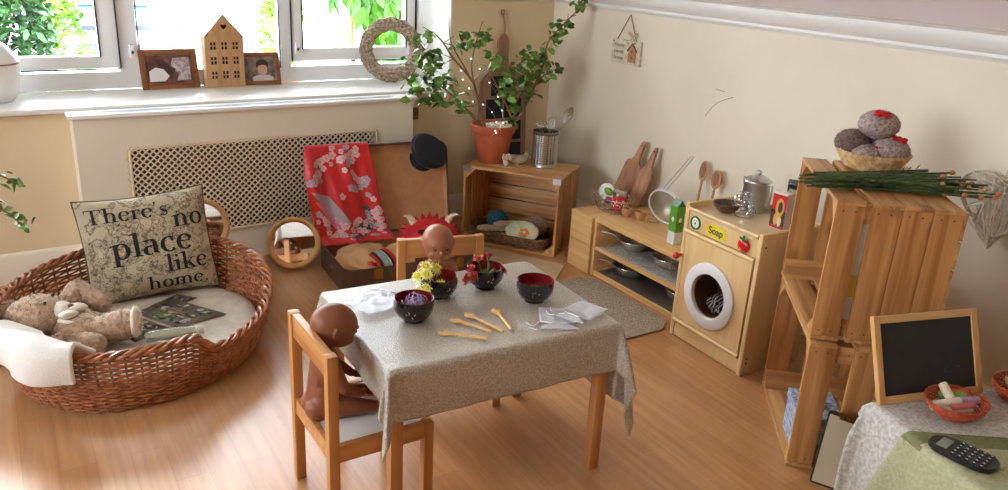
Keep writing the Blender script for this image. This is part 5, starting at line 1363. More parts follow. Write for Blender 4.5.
# perforated cutlery holder
t = thing('cutlery_holder', 'perforated steel cutlery holder on the right of the corner crate', 'utensil holder', (2.545, 3.575, CH+.0015))
s = MB(); R_ = .073; Hh = .195; nc, nr = 24, 13
import itertools
z0h, z1h = .018, Hh-.016; dz = (z1h-z0h)/nr; da = 2*math.pi/nc
cyl = lambda a, z, r=R_: Vector((r*math.cos(a), r*math.sin(a), z))
for i in range(nc):
    for j in range(nr):
        a0, zz = i*da, z0h+j*dz; ac, zc = a0+da/2, zz+dz/2
        O = [cyl(a0, zz), cyl(ac, zz), cyl(a0+da, zz), cyl(a0+da, zc), cyl(a0+da, zz+dz), cyl(ac, zz+dz), cyl(a0, zz+dz), cyl(a0, zc)]
        solid = i % 4 == 3
        if solid: s.raw(O, [tuple(range(8))]); continue
        I = [cyl(ac+.0052/R_*math.cos(R3(225+45*k)), zc+.0052*math.sin(R3(225+45*k))) for k in range(8)]
        s.raw(O+I, [(k, (k+1) % 8, 8+(k+1) % 8, 8+k) for k in range(8)])
bmesh.ops.remove_doubles(s.bm, verts=s.bm.verts[:], dist=.0002)
s.lathe([(R_, z1h), (R_+.001, Hh), (R_-.002, Hh), (R_-.002, z1h)], 44); s.lathe([(R_, z0h), (R_, 0), (0, 0), (0, .003), (R_-.002, .003), (R_-.002, z0h)], 44)
o = s.build('perforated_cylinder', ['steel', mat('shaded_inner_steel', (74, 70, 66), .5, metal=.8)], t); mod(o, 'SOLIDIFY', thickness=.0014, offset=-1, material_offset=1)  # inner wall coloured darker so shade shows through the holes
def utensil(name, label, kind, base, top, w_=.03):
    b0, t0 = Vector(base), Vector(top); d = (t0-b0).normalized(); L_ = (t0-b0).length
    t = thing(name, label, 'utensil', b0); T = d.to_track_quat('Z', 'X').to_matrix().to_4x4()
    s = MB(); s.tube([T @ Vector((0, 0, 0)), T @ Vector((0, 0, L_-.06))], .003, 8); s.build('handle', 'chrome', t)
    s = MB(); T2 = T @ Matrix.Translation((0, 0, L_-.06))
    if kind == 'spoon': s.grid(lambda u, v: T2 @ Vector((w_*.85*math.sin(math.pi*v)**.6*(u-.5)*1.7, .012*(((u-.5)*2)**2*math.sin(math.pi*v)-math.sin(math.pi*v)), v*.095)), 12, 16)
    elif kind == 'masher':
        for k in range(4): s.tube([T2 @ Vector((-.03+.02*k, -.02, .03)), T2 @ Vector((-.03+.02*k, .02, .03))], .0025, 6)
        s.tube([T2 @ Vector((-.035, -.02, .03)), T2 @ Vector((.035, -.02, .03))], .0025, 6); s.tube([T2 @ Vector((-.035, .02, .03)), T2 @ Vector((.035, .02, .03))], .0025, 6)
        for q in (-1, 1): s.tube([T2 @ Vector((q*.03, 0, .03)), T2 @ Vector((0, 0, 0))], .0025, 6)
    else:
        for k in range(6):
            a = k*math.pi/6; s.tube(smooth_path([T2 @ Vector((r*math.cos(a), r*math.sin(a), z)) for r, z in ((.003, 0), (.018, .03), (.022, .06), (.012, .085), (0, .09), (-.012, .085), (-.022, .06), (-.018, .03), (-.003, 0))], 4), .0011, 5)
    o = s.build('head', 'chrome', t, sharp=180)
    if kind == 'spoon': mod(o, 'SOLIDIFY', thickness=.0015)
utensil('serving_spoon', 'large shiny serving spoon leaning right out of the cutlery holder', 'spoon', (2.53, 3.575, CH+.01), (2.675, 3.55, .735), .042)
utensil('potato_masher', 'steel potato masher head standing up at the left of the cutlery holder', 'masher', (2.56, 3.58, CH+.01), (2.52, 3.60, .70))
utensil('egg_whisk', 'small steel whisk standing in the middle of the cutlery holder', 'whisk', (2.55, 3.56, CH+.01), (2.575, 3.575, .68))
# tall paddle-shaped board
MT['board_w'] = wood('brown_board', (172, 134, 104), (142, 104, 78), 'z', knots=False)
t = thing('paddle_chalkboard', 'tall brown paddle-shaped board with black panels leaning in the corner behind the plant', 'board', W(2.575, -.095, 0), WA)
T = Matrix.Rotation(R3(-4.2), 4, 'X')
half = [(.16, 0), (.168, .02), (.168, .80), (.160, .835), (.12, .87), (.07, .895), (.038, .925), (.030, .96), (.034, 1.0), (.040, 1.04), (.038, 1.075), (.022, 1.098), (0, 1.103)]
poly = [(x, z) for x, z in half]+[(-x, z) for x, z in half[::-1][1:]]
s = MB(); s.prism(poly, -.009, .009, T @ Matrix.Rotation(R3(90), 4, 'X'), bev=.002); s.build('board', 'board_w', t)
for r in range(6):
    z1 = .86-.135*r; z0 = z1-.115
    cols = [(-.09, .05)] if r == 0 else [(-.125, -.01), (.005, .130)]
    for x0, x1 in cols:
        s = MB(); s.box((x0, -.0105, z0), (x1, -.009, z1), T); s.build('chalk_panel', mat('chalk_black', (34, 34, 38), .8) if 'chalkb' not in MT else MT['chalkb'], t)
s = MB(); s.tube([T @ Vector(p) for p in ((.0, -.010, 1.07), (.004, -.010, 1.15), (0, 0, 1.22))], .0045, 8); s.tube([T @ Vector((.012*math.cos(k*.6)-.008, -.004, 1.225+.014*math.sin(k*.6))) for k in range(11)], .004, 6); s.build('hanging_loop', mat('leather_loop', (150, 104, 74), .6), t)
# hanging plaque on the right wall
t = thing('hanging_plaque', 'small white hanging plaque with bird box relief on the right wall', 'plaque', (XR-.001, 3.43, 1.075), R3(-90))
s = MB(); s.box((-.118, -.016, -.064), (.118, 0, .064), bev=.003); s.build('board', mat('distressed_white', (232, 224, 206), .7, rgb2=(206, 188, 160), vscale=40), t)
s = MB(); s.tube([(-.085, -.01, .062), (.0, -.004, .198), (.075, -.01, .062)], .0028, 6); s.build('cord', mat('jute', (150, 124, 92), .9), t)
s = MB()
for q in (-1, 1):
    s.blob((.05+q*.022, -.018, .098), (.02, .005, .009), None, 2, rot=(0, q*-.5, 0)); s.tube([(.05, -.018, .095), (.05+q*.014, -.018, .066)], .004, 6)
s.build('bow', mat('linen_bow', (196, 176, 146), .8), t)
s = MB(); s.prism([(.03, -.048), (.088, -.048), (.088, .012), (.059, .045), (.03, .012)], 0, .006, TR((0, -.016, 0), (R3(90), 0, 0))); s.build('bird_box', 'beech', t)
s = MB(); s.tube([(.02, -.022, .010), (.059, -.022, .052), (.098, -.022, .010)], .004, 6); s.blob((.059, -.0225, .008), (.009, .002, .009), None, 2); s.blob((.059, -.0225, -.022), (.009, .002, .009), None, 2); s.build('bird_box_trim', mat('birdbox_brown', (140, 100, 74), .7), t)
me = text_mesh('Home\nsweet\nhome', .034); o = bpy.data.objects.new('lettering', me); COL.objects.link(o); o.parent = t; me.materials.append(mat('faded_print', (140, 120, 104), .7)); o.rotation_euler = (R3(90), 0, 0); o.location = (-.055, -.0168, 0)
s = MB()
for x, z in ((-.105, .052), (.015, .05), (.07, .054)): s.blob((x, -.017, z), (.006, .002, .005), None, 1)
s.build('studs', 'dark_wood', t)
# floor mats by the corner
MT['mat_beige'] = mat('beige_loop_pile', (196, 180, 158), .95, bump=1, bscale=200, rgb2=(122, 106, 90), vscale=150)
MT['mat_smooth'] = mat('pale_beige_vinyl', (206, 182, 146), .7, bump=.1, vary=.05)
def rug(label, pts, m, th=.008, border=None):
    c = sum((Vector((x, y, 0)) for x, y in pts), Vector())/len(pts); t = thing('floor_mat', label, 'mat', (c.x, c.y, 0))
    out = []
    n = len(pts)
    for i in range(n):      # rounded corners
        A, B_, C_ = Vector(pts[i-1]), Vector(pts[i]), Vector(pts[(i+1) % n]); r = .03
        a = B_+(A-B_).normalized()*r; b2 = B_+(C_-B_).normalized()*r
        for k in range(5): q = k/4; out.append(a*(1-q)**2+B_*2*q*(1-q)+b2*q*q)
    s = MB(); s.prism([(p.x-c.x, p.y-c.y) for p in out], 0.0005, th); s.build('pile', m, t)
    s = MB(); s.tube([(p.x-c.x, p.y-c.y, th*.6) for p in out], th*.55, 6, closed=True); s.build('edging', border or m, t)
rug('smooth pale beige mat on the floor in front of the corner crate', [(1.72, 3.58), (2.235, 2.99), (2.44, 3.17), (2.10, 3.70)], 'mat_smooth', .004)
rug('speckled beige loop-pile mat on the floor in front of the toy shelf', [(2.06, 2.96), (2.115, 2.335), (2.385, 2.335), (2.455, 2.40), (2.465, 2.93), (2.40, 2.985)], 'mat_beige', .008)
# ------------------------------------------------------------------ low shelf unit
SHX0, SHX1, SY0, SY1, SZT = 2.490, 2.895, 2.325, 3.012, .31
t = thing('shelf_unit', 'low pale wooden two-tier shelf unit along the right wall', 'shelf', (SHX0, SY0, 0))
D_, L_ = SHX1-SHX0, SY1-SY0
def part(name, a, b_, m, par, bev=.002):
    s = MB(); s.box(a, b_, bev=bev); return s.build(name, m, par)
part('top', (0, 0, SZT-.02), (D_, L_, SZT), 'birch_y', t); part('shelf', (.002, .018, .142), (D_-.01, L_-.018, .160), 'birch_y', t); part('base', (.004, .018, .012), (D_-.01, L_-.018, .03), 'birch_y', t)
part('side_panel', (0, 0, 0), (D_, .018, SZT-.0205), 'birch_x', t); part('side_panel', (0, L_-.018, 0), (D_, L_, SZT-.0205), 'birch_x', t); part('back_panel', (D_-.009, .018, .0305), (D_-.001, L_-.018, .1415), 'birch_y', t); part('back_panel', (D_-.009, .018, .1605), (D_-.001, L_-.018, SZT-.021), 'birch_y', t)
part('plinth', (.006, .018, 0), (.02, L_-.018, .0115), 'birch_y', t)
def pbox(label, z):
    t = thing('pine_box', label, 'box', (2.478, 3.020, z)); w_, d_, h_ = .40, .178, .1525
    part('front_panel', (0, 0, 0), (.015, d_, h_), 'birch_y', t, .005); part('back_panel', (w_-.015, 0, 0), (w_, d_, h_), 'birch_y', t); part('side_panel', (.015, 0, 0), (w_-.015, .012, h_), 'birch_x', t); part('side_panel', (.015, d_-.012, 0), (w_-.015, d_, h_), 'birch_x', t); part('bottom', (.015, .012, 0), (w_-.015, d_-.012, .01), 'birch_x', t); part('lid', (.015, .012, h_-.008), (w_-.015, d_-.012, h_-.001), 'birch_x', t)
    return t
pbox('lower of the two stacked pine boxes at the left end of the shelf', 0); pbox('upper of the two stacked pine boxes, wire basket on it', .1535)
# wire basket with packets
t = thing('wire_basket', 'small round chrome wire basket on the left end of the shelf top', 'basket', (2.655, 3.085, SZT+.0005))
def ell(k, z, n=48, rx=.074, ry=.120): return [(rx*k*math.cos(2*math.pi*i/n), ry*k*math.sin(2*math.pi*i/n), z) for i in range(n)]
s = MB()
s.tube(ell(1.12, .075), .0028, 8, closed=True); s.build('rim', 'chrome', t)
s = MB()
for k, z in ((.8, .003), (.9, .02), (.98, .038), (1.05, .056)): s.tube(ell(k, z), .0013, 5, closed=True)
for i in range(30):
    a = 2*math.pi*i/30; s.tube([(.074*k*math.cos(a), .120*k*math.sin(a), z) for k, z in ((.05, .002), (.8, .002), (.98, .038), (1.12, .075))], .0011, 4)
s.build('wires', 'chrome', t)
s = MB()
MT['pk_white'] = mat('packet_white', (226, 226, 216), .4); MT['pk_green'] = mat('packet_green', (110, 160, 60), .4); MT['pk_mag'] = mat('packet_magenta', (150, 50, 72), .4); MT['pk_red'] = mat('tin_red', (206, 34, 34), .3)
T = Matrix.Translation((2.665, 3.145, SZT+.072)) @ Euler((R3(22), R3(-10), R3(10))).to_matrix().to_4x4()
s = MB(); s.blob((0, 0, 0), (.026, .054, .060), T, 4, nz=.10, nsc=2); s.mi = 1; s.blob((-.012, -.012, .028), (.018, .030, .022), T, 3); s.mi = 2; s.blob((-.008, -.030, -.006), (.022, .026, .020), T, 3); s.mi = 1
s.prism([(-.02, -.045), (.0, -.05), (.03, -.03), (.035, -.01), (.0, .0), (-.02, -.02)], 0, .002, T @ TR((-.0215, .0, .01), (R3(90), 0, R3(-90)))); s.mi = 2
s.blob((-.016, -.022, -.018), (.010, .024, .030), T, 2)
o = s.build('food_packet', ['pk_white', 'pk_green', 'pk_mag']); tag(o, 'white and green plastic food packet in the wire basket', 'packet')
t = thing('red_jar', 'glass jar with red patterned label in the wire basket', 'jar', (2.665, 3.045, SZT+.006))
s = MB(); s.lathe([(0, 0), (.033, 0), (.036, .006), (.036, .075), (.034, .082), (0, .082)], 28); s.build('body', 'pk_red', t)
s = MB(); s.lathe([(.034, .083), (.037, .085), (.037, .104), (.03, .108), (0, .108)], 28); s.build('lid', 'chrome', t)
s = MB()
for k in range(14): a = R3(130+k*11); s.blob((.0362*math.cos(a), .0362*math.sin(a), .03+.03*((k*7) % 5)/4), (.004, .004, .004), None, 1)
s.build('label_pattern', 'pk_white', t)
# egg cups
for x, y, lb in ((2.655, 2.965, 'left wooden egg cup on the shelf top'), (2.685, 2.892, 'right wooden egg cup on the shelf top')):
    s = MB(); s.lathe([(0, 0), (.019, 0), (.019, .006), (.021, .010), (.0265, .024), (.027, .043), (.025, .045), (.022, .043), (.020, .028), (0, .018)], 28)
    o = s.build('egg_cup', mat('egg_cup_wood', (196, 142, 92), .5), loc=(x, y, SZT+.0005)); tag(o, lb, 'egg cup')
s = MB(); s.tube([(0, 0, .004), (.02, -.06, .004)], .006, 8); o = s.build('wooden_peg', mat('peg_wood', (190, 140, 96), .6), loc=(2.71, 2.865, SZT+.0035)); tag(o, 'short wooden peg lying beside the right egg cup', 'peg')
# chopping boards leaning on the wall
def chopper(label, y, wd, body, total, hw, lean, xb, rz=0, roll=0, th=.014, m='beech'):
    t = thing('chopping_board', label, 'chopping board', (xb, y, SZT+.0005), 0)
    T = Euler((roll, lean, rz)).to_matrix().to_4x4()
    half = [(wd/2, .012), (wd/2-.006, .0), (0, 0)][::-1]+[(wd/2, body-.03), (wd/2-.012, body-.008), (hw+.010, body), (hw, body+.02), (hw-.002, total-.02), (hw-.008, total-.004), (0, total)]
    poly = half+[(-a, b_) for a, b_ in half[::-1][1:-1]]
    s = MB(); s.prism(poly, -th/2, th/2, T @ Matrix.Rotation(R3(90), 4, 'Z') @ Matrix.Rotation(R3(90), 4, 'X'), bev=.003)
    s.build('board', m, t)
    s = MB(); s.lathe([(0, .0004), (.005, .0004), (.005, 0)], 12, T @ TR((-th/2-.0002, 0, total-.025), (0, R3(-90), 0))); s.build('hanging_hole', 'dark', t)
    return t
MT['walnutish'] = wood('brown_beech', (190, 142, 110), (160, 114, 84), 'z', knots=False)
chopper('wider brown chopping board, left of the two leaning on the wall', 3.245, .135, .225, .345, .019, R3(13), 2.835, 0, R3(13), m='walnutish')
chopper('narrower brown chopping board, right of the two leaning on the wall', 3.105, .095, .215, .335, .017, R3(15), 2.815, 0, R3(8), m='walnutish')
# sieve
t = thing('sieve', 'round white-rimmed metal sieve standing against the wall on the shelf', 'sieve', (2.735, 2.775, SZT+.0005))
T = Matrix.Translation((0, 0, .098)) @ Matrix.Scale(.97, 4) @ Euler((0, R3(72), R3(14))).to_matrix().to_4x4()
s = MB(); s.lathe([(.094, -.008), (.100, -.008), (.100, .010), (.094, .010), (.094, -.008)], 48, T); s.build('rim', mat('white_plastic_rim', (232, 232, 236), .35), t)
msh = bpy.data.materials.new('fine_mesh'); msh.use_nodes = True; b_ = msh.node_tree.nodes['Principled BSDF']; b_.inputs['Base Color'].default_value = lin((170, 165, 150)); b_.inputs['Metallic'].default_value = .8; b_.inputs['Roughness'].default_value = .35; b_.inputs['Alpha'].default_value = .6
s = MB(); s.lathe([(0, .060), (.03, .056), (.06, .042), (.085, .018), (.094, 0)], 40, T); s.build('mesh_bowl', msh, t)
s = MB(); h0 = T @ Vector((-.098, 0.0, 0))
hd = Vector((.055, -.10, .185))
s.tube([h0+Vector((0, .012, 0)), h0+hd+Vector((0, .010, 0)), h0+hd*1.03, h0+hd+Vector((0, -.010, 0)), h0+Vector((0, -.012, 0))], .0022, 6); s.build('handle', 'steel', t)
# green carton
t = thing('drink_carton', 'tall green and white carton at the right end of the shelf top', 'carton', (2.600, 2.555, SZT+.0005), R3(-8))
s = MB(); s.box((-.022, -.026, 0), (.022, .026, .06)); s.build('lower_body', mat('carton_white', (214, 214, 206), .4), t)
s = MB(); s.box((-.022, -.026, .0601), (.022, .026, .185)); s.build('green_body', mat('carton_green', (88, 150, 40), .4), t)
s = MB(); s.raw([(-.022, -.026, .1851), (.022, -.026, .1851), (.022, .026, .1851), (-.022, .026, .1851), (0, -.026, .215), (0, .026, .215)], [(0, 1, 2, 3), (0, 4, 5, 3), (1, 2, 5, 4), (0, 1, 4), (2, 3, 5)]); s.build('gable_top', mat('carton_dark_green', (38, 92, 40), .4), t)
s = MB(); s.blob((-.0225, 0, .12), (.0006, .010, .012), None, 2); s.blob((0, -.0265, .12), (.009, .0006, .012), None, 2); s.build('label_oval', 'pk_white', t)
# pans inside
MT['panm'] = mat('dull_pan_steel', (214, 212, 204), .25, metal=.85)
def pan(label, c, r, h, rz, hl=.12, lid=False):
    t = thing('toy_pan', label, 'pan', c, rz)
    s = MB(); s.lathe([(0, 0), (r*.55, 0), (r*.8, h*.25), (r*.97, h*.7), (r, h), (r*1.07, h+.002), (r*1.06, h+.004), (r*.97, h+.001), (r*.9, h*.6), (r*.6, .004), (0, .003)], 36); s.build('bowl', 'panm', t)
    if hl:
        s = MB(); s.tube(smooth_path([(r, 0, h*.9), (r+hl*.4, 0, h+.012), (r+hl, 0, h+.018)]), .006, 8); s.build('handle', 'panm', t)
    return t
pan('steel pan with raised handle at the left of the middle shelf tier', (2.63, 2.86, .166), .075, .052, R3(128), .09); pan('steel bowl with foot at right of the middle shelf tier', (2.63, 2.60, .166), .074, .050, R3(100), .0)
pan('steel saucepan at the far right of the middle shelf tier', (2.61, 2.42, .166), .055, .05, R3(160), .06)
pan('steel pan on the bottom shelf tier, nearest the boxes', (2.61, 2.84, .0365), .085, .055, R3(140), .08); pan('steel whisking bowl on the bottom shelf tier at its right end', (2.62, 2.49, .0365), .068, .055, R3(60), .07)
MT['lace_cloth'] = mat('grey_lace', (206, 200, 190), .9, bump=1, bscale=200, rgb2=(140, 134, 126), vscale=160)
MT['dk_mat'] = mat('dark_grey_mat', (112, 98, 88), .9, bump=1, bscale=240, rgb2=(70, 62, 58), vscale=180)
s = MB(); s.grid(lambda u, v: Vector((.0+.33*u, .60*v, .0022+.002*noise.noise(Vector((u*8, v*12, 0))))), 20, 30); o = s.build('lace_liner', 'lace_cloth', loc=(2.505, 2.36, .1605), sharp=180); mod(o, 'SOLIDIFY', thickness=.0015); tag(o, 'grey lace liner spread on the middle shelf tier under the pans', 'liner')
s = MB(); s.box((0, 0, 0), (.34, .60, .0045)); o = s.build('shelf_mat', 'dk_mat', loc=(2.50, 2.36, .0305)); tag(o, 'dark grey woven mat on the bottom shelf tier', 'mat')
# tall wooden spoons against the wall behind the cooker
def tallspoon(label, y, ztop, w_, hl, lean=R3(8)):
    t = thing('wooden_spoon', label, 'spoon', (2.862, y, SZT+.0008)); L_ = ztop-SZT-hl; T = Euler((R3(-3), lean, 0)).to_matrix().to_4x4()
    s = MB(); s.tube([T @ Vector((0, 0, .004)), T @ Vector((0, 0, L_))], .006, 10); s.build('handle', 'beech', t)
    s = MB(); s.blob((0, 0, L_+hl/2-.005), (.008, w_/2, hl/2), T, 4); s.mi = 1; s.blob((-.0065, 0, L_+hl/2), (.003, w_/2*.72, hl/2*.76), T, 3); s.build('bowl', ['beech', mat('spoon_hollow', (152, 104, 76), .6)], t)
tallspoon('tall wooden spoon, left of the two standing behind the toy washer', 2.70, .650, .056, .105); tallspoon('tall wooden spoon, right of the two standing behind the toy washer', 2.61, .625, .066, .095)
# ------------------------------------------------------------------ toy washing machine
WR = R3(-92.4)
WMx = Matrix.Translation((2.387, 2.302, 0)) @ Matrix.Rotation(WR, 4, 'Z')
t = thing('toy_washer', 'pale wooden toy washing machine with white ring door and Soap label', 'toy washing machine', (2.387, 2.302, 0), WR)
WW, WD, WH = .43, .335, .60
part('side_panel', (0, 0, 0), (.022, WD, .612), 'ply', t, .008); part('side_panel', (WW-.022, 0, 0), (WW, WD, .604), 'ply', t, .008)
part('top', (.022, .006, .568), (WW-.022, WD-.002, .586), 'plytop', t); part('back_panel', (.022, WD-.012, .02), (WW-.022, WD-.002, .5675), 'ply', t)
s = MB(); s.tube([(.0, WD-.012, .60), (WW, WD-.012, .60)], .012, 12); s.build('back_rail', 'ply', t)
s = MB(); s.tube([(.022, .004, .588), (WW-.022, .004, .588)], .0085, 12); s.build('front_rail', 'ply', t)
s = MB(); s.tube([(.022, -.002, .492), (WW-.022, -.002, .492)], .010, 12); s.build('front_rail', 'ply', t)
s = MB(); s.tube([(.022, -.002, .082), (WW-.022, -.002, .082)], .010, 12); s.build('front_rail', 'ply', t)
part('control_panel', (.022, .008, .500), (WW-.022, .020, .570), 'ply', t); part('plinth', (.022, .006, .004), (WW-.022, .02, .072), 'ply', t)
# door with round hole
dx0, dx1, dz0, dz1 = .028, WW-.028, .094, .482; dc = (.205, .262)
s = MB(); n = 48; ri = .094
rect = []
for k in range(n):
    a = 2*math.pi*k/n; c, q = math.cos(a), math.sin(a); m_ = min((dx1-dc[0])/c if c > 1e-6 else 9, (dx0-dc[0])/c if c < -1e-6 else 9, (dz1-dc[1])/q if q > 1e-6 else 9, (dz0-dc[1])/q if q < -1e-6 else 9)
    rect.append((dc[0]+c*m_, dc[1]+q*m_))
corners = [(dx1, dz1), (dx0, dz1), (dx0, dz0), (dx1, dz0)]
hole = [(dc[0]+ri*math.cos(2*math.pi*k/n), dc[1]+ri*math.sin(2*math.pi*k/n)) for k in range(n)]
s.raw([(x, 0, z) for x, z in rect]+[(x, 0, z) for x, z in hole], [(k, (k+1) % n, n+(k+1) % n, n+k) for k in range(n)])
for cx_, cz_ in corners:
    for k in range(n):
        a, b_ = rect[k], rect[(k+1) % n]
        if abs(a[0]-b_[0]) > 1e-4 and abs(a[1]-b_[1]) > 1e-4 and (abs(a[0]-cx_) < .03 or abs(b_[0]-cx_) < .03) and (abs(a[1]-cz_) < .03 or abs(b_[1]-cz_) < .03): s.raw([(a[0], 0, a[1]), (b_[0], 0, b_[1]), (cx_, 0, cz_)], [(0, 1, 2)])
bmesh.ops.remove_doubles(s.bm, verts=s.bm.verts[:], dist=.0003)
door = s.build('door', 'ply', t, flat=True); door.location = (0, .004, 0); mod(door, 'SOLIDIFY', thickness=.012, offset=0)
s = MB(); s.lathe([(.093, 0), (.093, .010), (.096, .013), (.137, .013), (.141, .010), (.141, 0), (.093, 0)], 64, TR((dc[0], -.004, dc[1]), (R3(90), 0, 0))); s.build('white_ring', mat('white_laminate', (232, 230, 232), .35), door)
s = MB(); s.lathe([(0, -.14), (.02, -.14), (.092, -.13), (.092, .0), (.090, .0), (.090, -.128), (0, -.135)], 48, TR((dc[0], 0, dc[1]), (R3(90), 0, 0))); s.build('drum', mat('drum_brown', (92, 62, 46), .5), door)
s = MB(); s.blob((dc[0], -.022, dc[1]), .001, None, 1); s.bm.clear()
s.tube([(.012, -.004, .378), (.012, -.022, .378)], .006, 10); s.blob((.012, -.034, .378), (.016, .014, .014), None, 3); s.build('knob', mat('red_knob', (200, 30, 34), .25), door)
# striped cloth in the drum
s = MB(); s.blob((dc[0]+.01, .065, dc[1]-.048), (.062, .05, .036), None, 4, nz=.5, nsc=2.5)
o = s.build('striped_laundry', 'dark'); tag(o, 'black and white striped cloth lying inside the toy washer drum', 'laundry')
o.location = (2.387, 2.302, 0); o.rotation_euler = (0, 0, WR)
sm = bpy.data.materials.new('striped_cloth'); sm.use_nodes = True; nt = sm.node_tree; wv = nt.nodes.new('ShaderNodeTexWave'); wv.inputs['Scale'].default_value = 22; wv.inputs['Distortion'].default_value = 1.5
tc = nt.nodes.new('ShaderNodeTexCoord'); nt.links.new(tc.outputs['Object'], wv.inputs['Vector']); rr = nt.nodes.new('ShaderNodeValToRGB'); rr.color_ramp.elements[0].position = .6; rr.color_ramp.elements[1].position = .65; rr.color_ramp.elements[0].color = lin((24, 22, 24)); rr.color_ramp.elements[1].color = lin((170, 165, 165)); nt.links.new(wv.outputs['Fac'], rr.inputs['Fac']); nt.links.new(rr.outputs['Color'], nt.nodes['Principled BSDF'].inputs['Base Color'])
o.data.materials[0] = sm
# control panel marks
FR = lambda x, z, y=.0075: TR((x, y, z), (R3(90), 0, 0))
s = MB(); s.lathe([(0, .004), (.019, .004), (.022, .002), (.022, 0)], 32, FR(.062, .536)); s.mi = 1; s.lathe([(.023, 0), (.023, .0055), (.0285, .0055), (.0295, .003), (.0295, 0)], 32, FR(.062, .536)); s.mi = 2; s.blob((.062, .0030, .534), (.0052, .0015, .0052), None, 2); s.mi = 1
for a in (60, 120): s.blob((.062+.012*math.cos(R3(a)), .0034, .536+.012*math.sin(R3(a))), (.0025, .001, .0025), None, 1)
s.build('round_dial', [mat('dial_white', (230, 232, 222), .4), mat('dial_green', (52, 120, 62), .4), mat('dial_maroon', (84, 24, 36), .4)], t)
s = MB(); rgp = [(-.056, -.020), (-.050, -.027), (-.02, -.023), (.02, -.028), (.052, -.024), (.058, -.015), (.054, .012), (.050, .025), (.02, .022), (-.01, .027), (-.045, .024), (-.056, .012)]
s.prism(rgp, 0, .0015, FR(.182, .534)); s.build('soap_label', mat('label_yellow', (226, 206, 40), .5), t)
me = text_mesh('Soap', .042, .0004, True); o = bpy.data.objects.new('soap_lettering', me); COL.objects.link(o); o.parent = t; me.materials.append(mat('ink_navy', (40, 48, 66), .5)); o.matrix_local = FR(.182, .534, .0055)
s = MB(); s.blob((.340, .002, .532), (.030, .013, .028), None, 4); s.mi = 1
for a in (20, 95, 160): s.blob((.345+.012*math.cos(R3(a)), -.008, .558+.006*math.sin(R3(a))), (.013, .004, .006), None, 2, rot=(0, -R3(a), 0))
s.mi = 2; s.blob((.335, -.0105, .515), (.006, .002, .008), None, 2)
s.build('tomato_knob', [mat('tomato_red', (206, 30, 34), .25), mat('tomato_leaf', (48, 110, 46), .4), mat('tomato_spot', (226, 150, 50), .4)], t)
s = MB()
for y in (.025,):
    for z in (.055, .075, .55): s.lathe([(0, .0008), (.004, .0008), (.005, 0)], 12, TR((WW+.0002, y, z), (0, R3(90), 0)))
s.build('screws', 'dark', t)
WT = lambda x, y: (WMx @ Vector((x, y, .5865)))
# items on washer
s = MB(); s.lathe([(0, .002), (.018, 0), (.03, .004), (.048, .020), (.058, .040), (.0575, .042), (.055, .0405), (.045, .022), (.028, .010), (0, .009)], 40)
bo = s.build('wooden_bowl', mat('dark_bowl_wood', (104, 76, 58), .35, rgb2=(78, 54, 40), vscale=40), loc=WT(.115, .115)); tag(bo, 'small dark brown bowl on the toy washer top', 'bowl')
t = thing('coffee_percolator', 'steel coffee percolator with lid on the back of the toy washer', 'percolator', WT(.125, .262), WR)
s = MB(); s.lathe([(0, 0), (.066, 0), (.067, .006), (.064, .05), (.061, .128), (.062, .134), (.058, .134), (0, .12)], 44); s.build('body', 'steel', t)
s = MB(); s.lathe([(.063, .1345), (.068, .139), (.066, .145), (.045, .158), (.02, .165), (.008, .167), (.008, .172), (0, .172)], 40); s.blob((0, 0, .180), (.016, .010, .010), None, 3); s.build('lid', 'steel', t)
s = MB(); s.raw([(-.058, -.016, .128), (-.058, .016, .128), (-.095, 0, .142), (-.063, -.012, .07), (-.063, .012, .07)], [(0, 2, 3), (1, 4, 2), (0, 3, 4, 1)]); o = s.build('spout', 'steel', t); mod(o, 'SOLIDIFY', thickness=.002)
s = MB(); t.scale = (.88, .88, .90); s.tube([(.060, 0, .135), (.088, 0, .140), (.094, 0, .136), (.088, 0, .03), (.062, 0, .028)], .0045, 8); s.build('handle', 'steel', t)
t = thing('wire_egg_stand', 'spiral chrome wire egg stand in front of the percolator', 'egg stand', WT(.178, .150), WR)
s = MB(); pts = []
for i in range(150): a = i*.25; z = i*.105/150+.002; r = .030+.012*math.sin(z*60); pts.append((r*math.cos(a), r*math.sin(a), z))
s.tube(pts, .0016, 5)
for k in range(9):
    a = k*.7; z = .012+k*.010; s.tube([(.034*math.cos(a)+.016*math.cos(b*.6), .034*math.sin(a)+.006*math.sin(b*.6), z+.016*math.sin(b*.6)) for b in range(10)], .0014, 4)
s.tube([(.034*math.cos(b*.4), .034*math.sin(b*.4), .002) for b in range(16)], .0018, 5, closed=True); s.build('wire_frame', 'chrome', t)
t = thing('tea_box', 'red and gold illustrated tea box on right of the toy washer', 'box', WT(.345, .175), WR+R3(6))
t.scale = (.95, 1.0, 1.3); s = MB(); s.box((-.035, -.02, 0), (.035, .02, .112), bev=.001); s.build('carton', mat('box_white', (222, 214, 204), .4), t)
s = MB(); s.mi = 0; s.box((-.034, -.0212, .058), (.034, -.0202, .106)); s.mi = 1; s.box((-.034, -.0212, .002), (.034, -.0202, .0575)); s.mi = 2
s.blob((.006, -.0215, .066), (.02, .0006, .03), None, 3); s.blob((-.006, -.0215, .03), (.012, .0006, .02), None, 2); s.mi = 1; s.blob((.008, -.0222, .068), (.011, .0005, .018), None, 2); s.mi = 3; s.blob((.012, -.0218, .024), (.010, .0005, .016), None, 2); s.mi = 0; s.box((-.034, -.0213, .004), (.034, -.0203, .010)); s.box((-.0358, -.0195, .058), (-.0351, .0195, .106))
s.build('printed_panel', [mat('box_red', (200, 36, 34), .4), mat('box_brown', (76, 52, 48), .4), mat('box_gold', (214, 160, 76), .4), mat('box_cream', (214, 196, 160), .4)], t)
